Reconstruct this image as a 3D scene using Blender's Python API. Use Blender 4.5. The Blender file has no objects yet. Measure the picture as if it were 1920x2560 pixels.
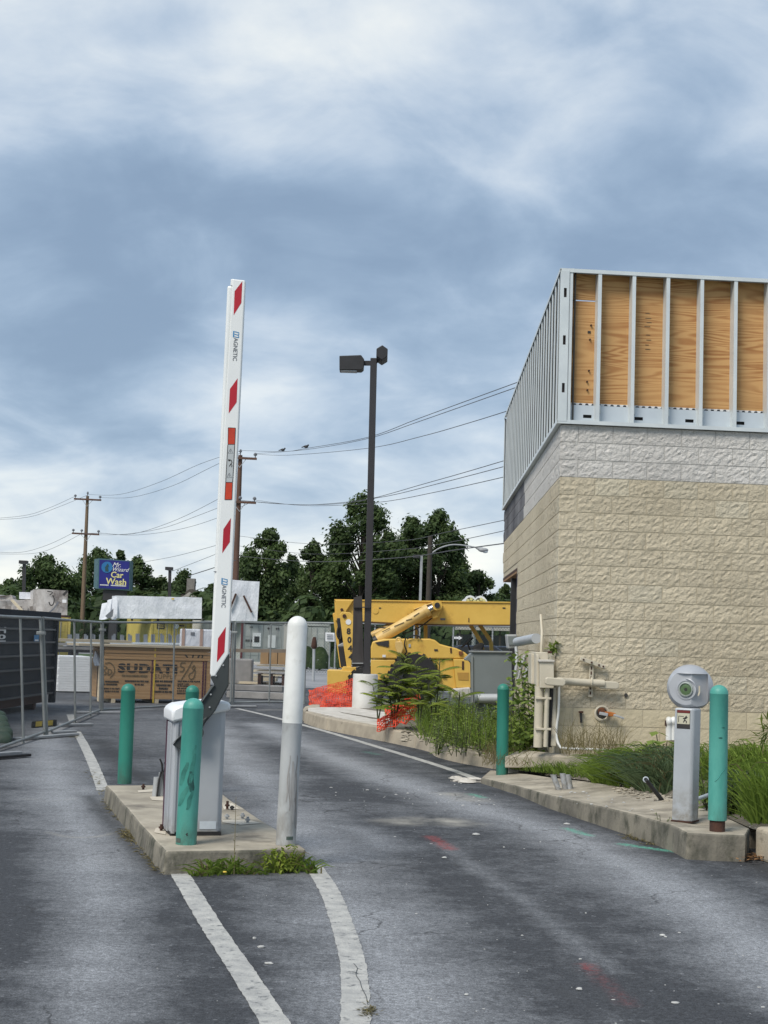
import bpy, bmesh, math, random
import numpy as np
from mathutils import Vector, Matrix, noise as mnoise

R = math.radians
rnd = random.Random(7)
scene = bpy.context.scene
COL = scene.collection

# ------------------------------------------------------------------ camera
F_PX, CX, CY = 3700.0, 960.0, 1280.0          # focal length and centre of the 1920 x 2560 photograph
PITCH, ROLL, CAM_H = math.atan(315.0 / F_PX), R(1.8), 1.6
cam_data = bpy.data.cameras.new('camera')
cam_data.sensor_fit = 'VERTICAL'
cam_data.sensor_height = 36.0
cam_data.lens = F_PX / 2560.0 * 36.0
cam_data.clip_start, cam_data.clip_end = 0.1, 8000.0
cam = bpy.data.objects.new('camera', cam_data)
COL.objects.link(cam)
CAM_R = Matrix.Rotation(R(90) + PITCH, 4, 'X') @ Matrix.Rotation(ROLL, 4, 'Z')
cam.matrix_world = Matrix.Translation((0, 0, CAM_H)) @ CAM_R
scene.camera = cam
CAM_R3 = CAM_R.to_3x3()


def ray(px, py):
    return CAM_R3 @ Vector(((px - CX) / F_PX, -(py - CY) / F_PX, -1.0))


def at(px, py, D):
    """point seen at a place of the photograph, D metres in front of the camera's foot"""
    d = ray(px, py)
    return Vector((0, 0, CAM_H)) + d * (D / d.y)


def gp(px, py, z=0.0):
    """point of the level z seen at a place of the photograph"""
    d = ray(px, py)
    return Vector((0, 0, CAM_H)) + d * ((z - CAM_H) / d.z)


# ------------------------------------------------------------------ world, sun, exposure
SUN_EL, SUN_AZ = R(50), R(-142)   # azimuth measured from +Y clockwise: behind the camera, to its left
world = bpy.data.worlds.new('World')
scene.world = world
world.use_nodes = True
wn, wl = world.node_tree.nodes, world.node_tree.links
wn.clear()


def build_world():
    out = wn.new('ShaderNodeOutputWorld')
    bg = wn.new('ShaderNodeBackground')
    bg.inputs['Strength'].default_value = 0.1
    sky = wn.new('ShaderNodeTexSky')
    sky.sky_type = 'NISHITA'
    sky.sun_disc = False
    sky.sun_elevation = SUN_EL
    sky.sun_rotation = SUN_AZ
    tc = wn.new('ShaderNodeTexCoord')
    sep = wn.new('ShaderNodeSeparateXYZ')
    wl.new(tc.outputs['Generated'], sep.inputs[0])

    def math_(op, a, b=None, clamp=False):
        n = wn.new('ShaderNodeMath'); n.operation = op; n.use_clamp = clamp
        for i, v in enumerate((a, b)):
            if v is None: continue
            if isinstance(v, (int, float)): n.inputs[i].default_value = v
            else: wl.new(v, n.inputs[i])
        return n.outputs[0]

    zc = math_('MAXIMUM', sep.outputs[2], 0.0)
    den = math_('ADD', zc, 0.45)
    px = math_('DIVIDE', sep.outputs[0], den)
    py = math_('DIVIDE', sep.outputs[1], den)
    comb = wn.new('ShaderNodeCombineXYZ')
    wl.new(px, comb.inputs[0]); wl.new(py, comb.inputs[1])

    def layer(scale, loc, sc3, detail, rough, dist):
        mp = wn.new('ShaderNodeMapping')
        mp.inputs['Location'].default_value = loc
        mp.inputs['Scale'].default_value = sc3
        mp.inputs['Rotation'].default_value = (0, 0, R(14))
        wl.new(comb.outputs[0], mp.inputs[0])
        n = wn.new('ShaderNodeTexNoise')
        n.inputs['Scale'].default_value = scale
        n.inputs['Detail'].default_value = detail
        n.inputs['Roughness'].default_value = rough
        n.inputs['Distortion'].default_value = dist
        wl.new(mp.outputs[0], n.inputs['Vector'])
        return n.outputs['Fac']

    big = layer(3.0, (38.424, 15.1647, 0), (0.8, 1.0, 1), 8.0, 0.5, 0.15)
    mid = layer(7.0, (42.224, 18.3647, 0), (0.8, 1.0, 1), 7.0, 0.55, 0.5)
    s = math_('ADD', math_('MULTIPLY', big, 0.68), math_('MULTIPLY', mid, 0.32))
    s = math_('ADD', math_('MULTIPLY', math_('SUBTRACT', s, 0.5), 1.22), 0.503)
    # the cloud base thins towards the horizon and lets the pale light below it through
    hz = wn.new('ShaderNodeMapRange')
    hz.interpolation_type = 'SMOOTHSTEP'
    wl.new(zc, hz.inputs['Value'])
    hz.inputs['From Min'].default_value = 0.0; hz.inputs['From Max'].default_value = 0.20
    hz.inputs['To Min'].default_value = 0.17; hz.inputs['To Max'].default_value = 0.0
    s = math_('ADD', s, hz.outputs[0])
    ramp = wn.new('ShaderNodeValToRGB')
    cr = ramp.color_ramp
    cr.interpolation = 'B_SPLINE'
    cr.elements[0].position = 0.36; cr.elements[0].color = (0.215, 0.30, 0.42, 1)
    cr.elements[1].position = 0.78; cr.elements[1].color = (0.97, 0.96, 0.875, 1)
    for p, c in ((0.46, (0.295, 0.395, 0.525, 1)), (0.54, (0.42, 0.515, 0.635, 1)), (0.64, (0.64, 0.705, 0.765, 1))):
        e = cr.elements.new(p); e.color = c
    wl.new(s, ramp.inputs[0])
    sc = wn.new('ShaderNodeVectorMath'); sc.operation = 'SCALE'
    sc.inputs['Scale'].default_value = 10.0 * SKY_GAIN
    wl.new(ramp.outputs[0], sc.inputs[0])
    mix = wn.new('ShaderNodeMix'); mix.data_type = 'RGBA'
    mix.inputs['Factor'].default_value = 0.93
    wl.new(sky.outputs[0], mix.inputs['A'])
    wl.new(sc.outputs[0], mix.inputs['B'])
    wl.new(mix.outputs['Result'], bg.inputs['Color'])
    wl.new(bg.outputs[0], out.inputs[0])


EXPOSURE = 1.2
SKY_GAIN = 1.12 * 2.0 ** -EXPOSURE
build_world()
sun_data = bpy.data.lights.new('sun', 'SUN')
sun_data.energy = 1.5
sun_data.angle = R(24)
sun_data.color = (1.0, 0.94, 0.85)
sun = bpy.data.objects.new('sun', sun_data)
COL.objects.link(sun)
to_sun = Vector((math.sin(SUN_AZ) * math.cos(SUN_EL), math.cos(SUN_AZ) * math.cos(SUN_EL), math.sin(SUN_EL)))
sun.rotation_euler = to_sun.to_track_quat('Z', 'Y').to_euler()
sun.location = to_sun * 60

scene.view_settings.view_transform = 'Standard'
scene.view_settings.look = 'None'
scene.view_settings.gamma = 1.0
scene.view_settings.use_curve_mapping = False
scene.view_settings.exposure = EXPOSURE

# ------------------------------------------------------------------ helpers
ROOTS = {}


class MB:
    """collects shapes, linked later as ONE mesh object"""

    def __init__(s):
        s.v, s.f = [], []

    def add(s, vs, fs):
        o = len(s.v)
        s.v.extend([Vector(v) for v in vs])
        s.f.extend([tuple(i + o for i in f) for f in fs])
        return s

    def box(s, c, size, m=None):
        c = Vector(c); hx, hy, hz = size[0] / 2, size[1] / 2, size[2] / 2
        vs = [Vector((x, y, z)) for x in (-hx, hx) for y in (-hy, hy) for z in (-hz, hz)]
        vs = [c + ((m @ v) if m else v) for v in vs]
        return s.add(vs, [(0, 1, 3, 2), (4, 6, 7, 5), (0, 4, 5, 1), (2, 3, 7, 6), (0, 2, 6, 4), (1, 5, 7, 3)])

    def bar(s, p0, p1, w, h, up=(0, 0, 1)):
        p0, p1 = Vector(p0), Vector(p1)
        a = (p1 - p0)
        l = a.length
        a.normalize()
        side = a.cross(Vector(up))
        if side.length < 1e-4: side = a.cross(Vector((0, 1, 0)))
        side.normalize()
        u = side.cross(a)
        m = Matrix((side, a, u)).transposed()
        return s.box((p0 + p1) / 2, (w, l, h), m)

    def cyl(s, p0, p1, r0, r1=None, n=12, caps=True):
        p0, p1 = Vector(p0), Vector(p1)
        r1 = r0 if r1 is None else r1
        a = (p1 - p0).normalized()
        x = a.orthogonal().normalized(); y = a.cross(x)
        vs = []
        for p, r in ((p0, r0), (p1, r1)):
            for i in range(n):
                t = 2 * math.pi * i / n
                vs.append(p + x * (r * math.cos(t)) + y * (r * math.sin(t)))
        fs = [(i, (i + 1) % n, n + (i + 1) % n, n + i) for i in range(n)]
        if caps: fs += [tuple(range(n - 1, -1, -1)), tuple(range(n, 2 * n))]
        return s.add(vs, fs)

    def tube(s, pts, r, n=8, caps=True):
        pts = [Vector(p) for p in pts]
        rr = r if isinstance(r, (list, tuple)) else [r] * len(pts)
        vs, x = [], None
        for i, p in enumerate(pts):
            a = (pts[min(i + 1, len(pts) - 1)] - pts[max(i - 1, 0)]).normalized()
            if x is None: x = a.orthogonal().normalized()
            x = (x - a * x.dot(a))
            x = x.normalized() if x.length > 1e-5 else a.orthogonal().normalized()
            y = a.cross(x)
            for k in range(n):
                t = 2 * math.pi * k / n
                vs.append(p + x * (rr[i] * math.cos(t)) + y * (rr[i] * math.sin(t)))
        fs = []
        for i in range(len(pts) - 1):
            for k in range(n):
                fs.append((i * n + k, i * n + (k + 1) % n, (i + 1) * n + (k + 1) % n, (i + 1) * n + k))
        if caps: fs += [tuple(range(n - 1, -1, -1)), tuple(range((len(pts) - 1) * n, len(pts) * n))]
        return s.add(vs, fs)

    def lathe(s, prof, n=24, c=(0, 0, 0), m=None):
        c = Vector(c); vs = []
        for r, z in prof:
            for i in range(n):
                t = 2 * math.pi * i / n
                v = Vector((r * math.cos(t), r * math.sin(t), z))
                vs.append(c + ((m @ v) if m else v))
        fs = []
        for j in range(len(prof) - 1):
            for i in range(n):
                fs.append((j * n + i, j * n + (i + 1) % n, (j + 1) * n + (i + 1) % n, (j + 1) * n + i))
        fs.append(tuple(range(n - 1, -1, -1)))
        fs.append(tuple(range((len(prof) - 1) * n, len(prof) * n)))
        return s.add(vs, fs)

    def prism(s, poly, off):
        """closed polygon of points pushed along the vector off"""
        n = len(poly); off = Vector(off)
        a = [Vector(p) for p in poly]
        vs = a + [p + off for p in a]
        fs = [tuple(range(n)), tuple(range(2 * n - 1, n - 1, -1))]
        fs += [(i, n + i, n + (i + 1) % n, (i + 1) % n) for i in range(n)]
        return s.add(vs, fs)

    def sheet(s, poly):
        return s.add(poly, [tuple(range(len(poly)))])

    def ribbon(s, pts, w, nrm=(0, 0, 1), taper=False):
        pts = [Vector(p) for p in pts]; nrm = Vector(nrm)
        vs = []
        for i, p in enumerate(pts):
            a = (pts[min(i + 1, len(pts) - 1)] - pts[max(i - 1, 0)])
            sd = a.cross(nrm)
            sd = sd.normalized() if sd.length > 1e-7 else Vector((1, 0, 0))
            ww = w[i] if isinstance(w, (list, tuple)) else w
            if taper: ww = w * (1 - 0.92 * i / (len(pts) - 1))
            vs += [p - sd * ww / 2, p + sd * ww / 2]
        return s.add(vs, [(2 * i, 2 * i + 1, 2 * i + 3, 2 * i + 2) for i in range(len(pts) - 1)])

    def ball(s, c, r, seed=0, rough=0.0, seg=10, ring=6, scale=(1, 1, 1)):
        c = Vector(c); vs = []
        for j in range(ring + 1):
            ph = math.pi * j / ring
            for i in range(seg):
                t = 2 * math.pi * i / seg
                d = Vector((math.sin(ph) * math.cos(t), math.sin(ph) * math.sin(t), math.cos(ph)))
                k = r * (1 + rough * mnoise.noise(d * 1.7 + Vector((seed * 3.1, seed, 0))))
                vs.append(c + Vector((d.x * k * scale[0], d.y * k * scale[1], d.z * k * scale[2])))
        fs = [(j * seg + i, j * seg + (i + 1) % seg, (j + 1) * seg + (i + 1) % seg, (j + 1) * seg + i)
              for j in range(ring) for i in range(seg)]
        return s.add(vs, fs)

    def mesh(s, name, m=None, smooth=None, mat=None):
        me = bpy.data.meshes.new(name)
        vs = [tuple(m @ v) for v in s.v] if m is not None else [tuple(v) for v in s.v]
        me.from_pydata(vs, [], s.f)
        me.update()
        bm = bmesh.new(); bm.from_mesh(me)
        if len(bm.verts) < 60000:
            bmesh.ops.remove_doubles(bm, verts=bm.verts, dist=1e-5)
            bmesh.ops.recalc_face_normals(bm, faces=bm.faces)
        bm.to_mesh(me); bm.free()
        if smooth is not None:
            for p in me.polygons: p.use_smooth = True
            me.set_sharp_from_angle(angle=R(smooth))
        if mat: me.materials.append(mat)
        return me


def link(name, me, parent=None, loc=None, m=None):
    o = bpy.data.objects.new(name, me)
    COL.objects.link(o)
    if parent is not None: o.parent = parent
    if m is not None: o.matrix_local = m
    elif loc is not None: o.location = loc
    return o


def wm(parent):
    m = Matrix.Identity(4)
    while parent is not None:
        m = ROOTS.get(parent.name, Matrix.Identity(4)) @ m
        parent = parent.parent
    return m


def obj(name, mb, mat, parent=None, world=True, smooth=None, bevel=0.0, seg=2):
    """link one mesh object; world=True: the shapes were given in world coordinates"""
    inv = wm(parent).inverted() if (world and parent is not None) else None
    o = link(name, mb.mesh(name, inv, smooth, mat), parent)
    if bevel > 0:
        b = o.modifiers.new('bevel', 'BEVEL'); b.width = bevel; b.segments = seg; b.limit_method = 'ANGLE'
        b.angle_limit = R(35)
    return o


def tag(o, label, cat, group=None, kind=None):
    o['label'] = label
    o['category'] = cat
    if group: o['group'] = group
    if kind: o['kind'] = kind
    return o


def thing(name, label, cat, loc=(0, 0, 0), rz=0.0, group=None):
    o = bpy.data.objects.new(name, None)
    COL.objects.link(o)
    o.empty_display_size = 0.2
    m = Matrix.Translation(loc) @ Matrix.Rotation(rz, 4, 'Z')
    o.matrix_world = m
    ROOTS[o.name] = m
    tag(o, label, cat, group)
    return o


def struct(o):
    o['kind'] = 'structure'
    return o


def dup(root, m, label, group=None):
    r = root.copy(); COL.objects.link(r)
    r.matrix_world = m
    r['label'] = label
    if group: r['group'] = group
    for ch in list(root.children):
        c = ch.copy(); COL.objects.link(c); c.parent = r
        for g in list(ch.children):
            d = g.copy(); COL.objects.link(d); d.parent = c
    return r


def catmull(pts, n=8):
    pts = [Vector(p) for p in pts]
    P = [pts[0]] + pts + [pts[-1]]
    out = []
    for i in range(1, len(P) - 2):
        for k in range(n):
            t = k / n
            p0, p1, p2, p3 = P[i - 1], P[i], P[i + 1], P[i + 2]
            out.append(0.5 * ((2 * p1) + (p2 - p0) * t + (2 * p0 - 5 * p1 + 4 * p2 - p3) * t * t
                              + (3 * p1 - p0 - 3 * p2 + p3) * t ** 3))
    out.append(pts[-1])
    return out


def text_mb(txt, height, depth=0.0, bold=0.0, shear=0.0, stretch=1.0, spacing=1.0):
    """lettering lying in the local x-z plane, facing -y, centred"""
    cu = bpy.data.curves.new('lettering', 'FONT')
    cu.body = txt; cu.size = 1.0; cu.offset = bold; cu.shear = shear; cu.space_character = spacing
    cu.resolution_u = 3
    cu.extrude = 0.0
    o = bpy.data.objects.new('lettering', cu); COL.objects.link(o)
    me = bpy.data.meshes.new_from_object(o.evaluated_get(bpy.context.evaluated_depsgraph_get()))
    bpy.data.objects.remove(o); bpy.data.curves.remove(cu)
    mb = MB()
    vs = [v.co.copy() for v in me.vertices]
    fs = [tuple(p.vertices) for p in me.polygons]
    bpy.data.meshes.remove(me)
    x0, x1 = min(v.x for v in vs), max(v.x for v in vs)
    y0, y1 = min(v.y for v in vs), max(v.y for v in vs)
    k = height / (y1 - y0)
    mb.add([Vector(((v.x - (x0 + x1) / 2) * k * stretch, -depth, (v.y - (y0 + y1) / 2) * k)) for v in vs], fs)
    mb.w = (x1 - x0) * k * stretch
    return mb


def frame(o, ux, uz):
    """matrix whose x axis is ux, z axis near uz, origin o"""
    ux = Vector(ux).normalized(); uz = Vector(uz)
    uy = uz.cross(ux).normalized(); uz = ux.cross(uy)
    m = Matrix((ux, uy, uz)).transposed().to_4x4()
    m.translation = Vector(o)
    return m


def place(mb, m):
    o = MB(); o.v = [m @ v for v in mb.v]; o.f = list(mb.f)
    return o


# ------------------------------------------------------------------ materials
MATS = {}


def pm(name, c, c2=None, scale=3.0, rough=0.6, metal=0.0, bump=0.0, bscale=None, detail=4.0, lo=0.35, hi=0.65,
       rand=0.0, coord='Object', spec=0.5, stretch=(1, 1, 1), bdist=0.01, stain=None, stain_scale=2.0, stain_lo=0.6,
       stain_hi=0.75, coat=0.0, grime=None):
    if name in MATS: return MATS[name]
    m = bpy.data.materials.new(name); m.use_nodes = True
    MATS[name] = m
    nt = m.node_tree; N, L = nt.nodes, nt.links
    b = N['Principled BSDF']
    b.inputs['Roughness'].default_value = rough
    b.inputs['Metallic'].default_value = metal
    b.inputs['Specular IOR Level'].default_value = spec
    b.inputs['Coat Weight'].default_value = coat
    if c2 is None: c2 = tuple(x * 0.82 for x in c)
    if coord == 'World':
        vec = N.new('ShaderNodeNewGeometry').outputs['Position']
    else:
        vec = N.new('ShaderNodeTexCoord').outputs['Object']
    oi = N.new('ShaderNodeObjectInfo')
    mp = N.new('ShaderNodeMapping'); mp.inputs['Scale'].default_value = stretch
    L.new(vec, mp.inputs[0])
    mul = N.new('ShaderNodeMath'); mul.operation = 'MULTIPLY'; mul.inputs[1].default_value = 37.0
    L.new(oi.outputs['Random'], mul.inputs[0])
    if coord != 'World':
        L.new(mul.outputs[0], mp.inputs['Location'])
    nz = N.new('ShaderNodeTexNoise')
    nz.inputs['Scale'].default_value = scale; nz.inputs['Detail'].default_value = detail
    nz.inputs['Roughness'].default_value = 0.6
    L.new(mp.outputs[0], nz.inputs['Vector'])
    mr = N.new('ShaderNodeMapRange'); mr.inputs['From Min'].default_value = lo; mr.inputs['From Max'].default_value = hi
    L.new(nz.outputs['Fac'], mr.inputs['Value'])
    mx = N.new('ShaderNodeMix'); mx.data_type = 'RGBA'
    mx.inputs['A'].default_value = (*c, 1); mx.inputs['B'].default_value = (*c2, 1)
    L.new(mr.outputs[0], mx.inputs['Factor'])
    colour = mx.outputs['Result']
    if stain is not None:
        n2 = N.new('ShaderNodeTexNoise'); n2.inputs['Scale'].default_value = stain_scale
        n2.inputs['Detail'].default_value = 6.0; n2.inputs['Roughness'].default_value = 0.65
        L.new(mp.outputs[0], n2.inputs['Vector'])
        r2 = N.new('ShaderNodeMapRange'); r2.inputs['From Min'].default_value = stain_lo
        r2.inputs['From Max'].default_value = stain_hi
        L.new(n2.outputs['Fac'], r2.inputs['Value'])
        x2 = N.new('ShaderNodeMix'); x2.data_type = 'RGBA'
        x2.inputs['B'].default_value = (*stain, 1)
        L.new(r2.outputs[0], x2.inputs['Factor']); L.new(colour, x2.inputs['A'])
        colour = x2.outputs['Result']
    if grime is not None:
        sz = N.new('ShaderNodeSeparateXYZ'); L.new(N.new('ShaderNodeTexCoord').outputs['Object'], sz.inputs[0])
        gr = N.new('ShaderNodeMapRange'); gr.inputs['From Min'].default_value = 0.0; gr.inputs['From Max'].default_value = grime[0]
        gr.inputs['To Min'].default_value = 1.0; gr.inputs['To Max'].default_value = 0.0
        L.new(sz.outputs[2], gr.inputs['Value'])
        gn = N.new('ShaderNodeTexNoise'); gn.inputs['Scale'].default_value = 16.0; gn.inputs['Detail'].default_value = 7.0
        gn.inputs['Roughness'].default_value = 0.7
        L.new(mp.outputs[0], gn.inputs['Vector'])
        g2 = N.new('ShaderNodeMapRange'); g2.inputs['From Min'].default_value = 0.35; g2.inputs['From Max'].default_value = 0.62
        L.new(gn.outputs['Fac'], g2.inputs['Value'])
        gm = N.new('ShaderNodeMath'); gm.operation = 'MULTIPLY'
        L.new(gr.outputs[0], gm.inputs[0]); L.new(g2.outputs[0], gm.inputs[1])
        x3 = N.new('ShaderNodeMix'); x3.data_type = 'RGBA'; x3.inputs['B'].default_value = (*grime[1], 1)
        L.new(gm.outputs[0], x3.inputs['Factor']); L.new(colour, x3.inputs['A'])
        colour = x3.outputs['Result']
    if rand > 0:
        hv = N.new('ShaderNodeHueSaturation')
        rr = N.new('ShaderNodeMapRange'); rr.inputs['To Min'].default_value = 1 - rand
        rr.inputs['To Max'].default_value = 1 + rand
        L.new(oi.outputs['Random'], rr.inputs['Value']); L.new(rr.outputs[0], hv.inputs['Value'])
        L.new(colour, hv.inputs['Color']); colour = hv.outputs[0]
    L.new(colour, b.inputs['Base Color'])
    if bump > 0:
        bn = N.new('ShaderNodeTexNoise'); bn.inputs['Scale'].default_value = bscale or scale * 4
        bn.inputs['Detail'].default_value = 5.0; bn.inputs['Roughness'].default_value = 0.65
        L.new(mp.outputs[0], bn.inputs['Vector'])
        bp = N.new('ShaderNodeBump'); bp.inputs['Strength'].default_value = bump
        bp.inputs['Distance'].default_value = bdist
        L.new(bn.outputs['Fac'], bp.inputs['Height']); L.new(bp.outputs[0], b.inputs['Normal'])
    return m


def asphalt_material():
    m = bpy.data.materials.new('asphalt'); m.use_nodes = True
    nt = m.node_tree; N, L = nt.nodes, nt.links
    b = N['Principled BSDF']
    pos = N.new('ShaderNodeNewGeometry').outputs['Position']

    def nz(scale, detail=4.0, rough=0.6, st=(1, 1, 1)):
        mp = N.new('ShaderNodeMapping'); mp.inputs['Scale'].default_value = st
        L.new(pos, mp.inputs[0])
        n = N.new('ShaderNodeTexNoise'); n.inputs['Scale'].default_value = scale
        n.inputs['Detail'].default_value = detail; n.inputs['Roughness'].default_value = rough
        L.new(mp.outputs[0], n.inputs['Vector']); return n.outputs['Fac']

    def mr(v, a, b_, c=0.0, d=1.0):
        r = N.new('ShaderNodeMapRange')
        r.inputs['From Min'].default_value = a; r.inputs['From Max'].default_value = b_
        r.inputs['To Min'].default_value = c; r.inputs['To Max'].default_value = d
        L.new(v, r.inputs['Value']); return r.outputs[0]

    def mt(op, a, c):
        n = N.new('ShaderNodeMath'); n.operation = op
        for i, v in enumerate((a, c)):
            if isinstance(v, (int, float)): n.inputs[i].default_value = v
            else: L.new(v, n.inputs[i])
        return n.outputs[0]

    def mix(f, a, c):
        x = N.new('ShaderNodeMix'); x.data_type = 'RGBA'
        if isinstance(f, (int, float)): x.inputs['Factor'].default_value = f
        else: L.new(f, x.inputs['Factor'])
        for k, v in (('A', a), ('B', c)):
            if isinstance(v, tuple): x.inputs[k].default_value = (*v, 1)
            else: L.new(v, x.inputs[k])
        return x.outputs['Result']

    at_ = N.new('ShaderNodeAttribute'); at_.attribute_name = 'wear'
    sepw = N.new('ShaderNodeSeparateColor'); L.new(at_.outputs['Color'], sepw.inputs[0])
    wear, sand, dark = sepw.outputs[0], sepw.outputs[1], sepw.outputs[2]
    large = nz(0.55, 5.0, 0.6)
    med = nz(3.2, 5.0, 0.65)
    grit = nz(34.0, 3.0, 0.75)
    grit2 = nz(120.0, 2.0, 0.7)
    blotch = nz(11.0, 4.0, 0.7)
    w = mt('ADD', wear, mt('MULTIPLY', mt('SUBTRACT', large, 0.5), 0.75))
    w = mt('ADD', w, mt('MULTIPLY', mt('SUBTRACT', med, 0.5), 0.6))
    w = mt('ADD', w, mt('MULTIPLY', mt('SUBTRACT', blotch, 0.5), 0.5))
    w = mr(w, 0.16, 0.86)
    col = mix(w, (0.047, 0.050, 0.056), (0.24, 0.25, 0.265))
    g = mr(grit, 0.34, 0.66, 0.62, 1.38)
    g2 = mr(grit2, 0.34, 0.66, 0.55, 1.45)
    gg = mt('MULTIPLY', g, g2)
    vm = N.new('ShaderNodeVectorMath'); vm.operation = 'SCALE'
    L.new(col, vm.inputs[0]); L.new(gg, vm.inputs['Scale'])
    col = vm.outputs[0]
    col = mix(mt('MULTIPLY', sand, mr(med, 0.3, 0.6)), col, (0.34, 0.325, 0.285))
    col = mix(mt('MULTIPLY', dark, mr(med, 0.25, 0.5)), col, (0.033, 0.034, 0.036))
    chips = mr(nz(21.0, 1.0, 0.4), 0.725, 0.74)
    col = mix(mt('MULTIPLY', chips, 0.25), col, (0.42, 0.43, 0.45))
    # fine cracks: the borders of distorted cells, only where the surface has opened
    wn_ = N.new('ShaderNodeTexNoise'); wn_.inputs['Scale'].default_value = 2.6; wn_.inputs['Detail'].default_value = 4
    L.new(pos, wn_.inputs['Vector'])
    av = N.new('ShaderNodeVectorMath'); av.operation = 'SCALE'; av.inputs['Scale'].default_value = 0.55
    L.new(wn_.outputs['Color'], av.inputs[0])
    ad = N.new('ShaderNodeVectorMath'); ad.operation = 'ADD'; L.new(pos, ad.inputs[0]); L.new(av.outputs[0], ad.inputs[1])
    vo = N.new('ShaderNodeTexVoronoi'); vo.feature = 'DISTANCE_TO_EDGE'; vo.inputs['Scale'].default_value = 0.8
    L.new(ad.outputs[0], vo.inputs['Vector'])
    ck = mr(vo.outputs['Distance'], 0.0, 0.011, 1.0, 0.0)
    ck = mt('MULTIPLY', ck, mr(nz(0.45, 3.0), 0.47, 0.56, 0.0, 0.8))
    col = mix(ck, col, (0.03, 0.03, 0.032))
    at2 = N.new('ShaderNodeAttribute'); at2.attribute_name = 'spray'
    seps = N.new('ShaderNodeSeparateColor'); L.new(at2.outputs['Color'], seps.inputs[0])
    brk = mr(nz(26.0, 7.0, 0.8), 0.42, 0.60)
    brk2 = mr(nz(9.0, 8.0, 0.8), 0.50, 0.62)
    scm = mt('MULTIPLY', mt('MULTIPLY', seps.outputs[2], brk2), 0.55)
    col = mix(scm, col, (0.20, 0.205, 0.215))
    col = mix(mt('MINIMUM', mt('MULTIPLY', mt('MULTIPLY', seps.outputs[0], brk), 0.9), 0.65), col, (0.34, 0.05, 0.045))
    col = mix(mt('MINIMUM', mt('MULTIPLY', mt('MULTIPLY', seps.outputs[1], brk), 1.4), 0.9), col, (0.11, 0.42, 0.30))
    stn = mr(nz(0.9, 6.0, 0.7, (1.6, 0.5, 1)), 0.58, 0.72, 0.0, 0.5)
    col = mix(stn, col, (0.06, 0.062, 0.066))
    L.new(col, b.inputs['Base Color'])
    b.inputs['Roughness'].default_value = 0.85
    b.inputs['Specular IOR Level'].default_value = 0.3
    bp = N.new('ShaderNodeBump'); bp.inputs['Strength'].default_value = 0.9; bp.inputs['Distance'].default_value = 0.006
    L.new(mt('ADD', grit, mt('MULTIPLY', grit2, 0.6)), bp.inputs['Height'])
    L.new(bp.outputs[0], b.inputs['Normal'])
    return m


def plywood_material(name, base, dark, scale=1.0):
    m = bpy.data.materials.new(name); m.use_nodes = True
    nt = m.node_tree; N, L = nt.nodes, nt.links
    b = N['Principled BSDF']; b.inputs['Roughness'].default_value = 0.7
    tc = N.new('ShaderNodeTexCoord'); oi = N.new('ShaderNodeObjectInfo')
    ml = N.new('ShaderNodeMath'); ml.operation = 'MULTIPLY'; ml.inputs[1].default_value = 53.0
    L.new(oi.outputs['Random'], ml.inputs[0])
    ad = N.new('ShaderNodeVectorMath'); ad.operation = 'ADD'
    L.new(tc.outputs['Object'], ad.inputs[0]); L.new(ml.outputs[0], ad.inputs[1])
    mp = N.new('ShaderNodeMapping'); mp.inputs['Scale'].default_value = (0.27 * scale, 0.27 * scale, 3.6 * scale)
    L.new(ad.outputs[0], mp.inputs[0])
    n0 = N.new('ShaderNodeTexNoise'); n0.inputs['Scale'].default_value = 1.05; n0.inputs['Detail'].default_value = 2.2
    n0.inputs['Roughness'].default_value = 0.45; n0.inputs['Distortion'].default_value = 0.55
    L.new(mp.outputs[0], n0.inputs['Vector'])
    # contour lines of a smooth field read as the figure of rotary-cut veneer
    k = N.new('ShaderNodeMath'); k.operation = 'MULTIPLY'; k.inputs[1].default_value = 120.0
    L.new(n0.outputs['Fac'], k.inputs[0])
    sn = N.new('ShaderNodeMath'); sn.operation = 'SINE'; L.new(k.outputs[0], sn.inputs[0])
    mr = N.new('ShaderNodeMapRange'); mr.inputs['From Min'].default_value = -0.5; mr.inputs['From Max'].default_value = 1.0
    L.new(sn.outputs[0], mr.inputs['Value'])
    n1 = N.new('ShaderNodeTexNoise'); n1.inputs['Scale'].default_value = 2.2; n1.inputs['Detail'].default_value = 3
    L.new(ad.outputs[0], n1.inputs['Vector'])
    m1 = N.new('ShaderNodeMapRange'); m1.inputs['From Min'].default_value = 0.36; m1.inputs['From Max'].default_value = 0.62
    m1.inputs['To Min'].default_value = 0.42
    L.new(n1.outputs['Fac'], m1.inputs['Value'])
    mu = N.new('ShaderNodeMath'); mu.operation = 'MULTIPLY'
    L.new(mr.outputs[0], mu.inputs[0]); L.new(m1.outputs[0], mu.inputs[1])
    n2 = N.new('ShaderNodeTexNoise'); n2.inputs['Scale'].default_value = 0.8; n2.inputs['Detail'].default_value = 2
    L.new(ad.outputs[0], n2.inputs['Vector'])
    x0 = N.new('ShaderNodeMix'); x0.data_type = 'RGBA'
    x0.inputs['A'].default_value = (*base, 1); x0.inputs['B'].default_value = (*[v * 0.78 for v in base], 1)
    L.new(n2.outputs['Fac'], x0.inputs['Factor'])
    x = N.new('ShaderNodeMix'); x.data_type = 'RGBA'; x.inputs['B'].default_value = (*dark, 1)
    L.new(x0.outputs['Result'], x.inputs['A']); L.new(mu.outputs[0], x.inputs['Factor'])
    L.new(x.outputs['Result'], b.inputs['Base Color'])
    return m


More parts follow.
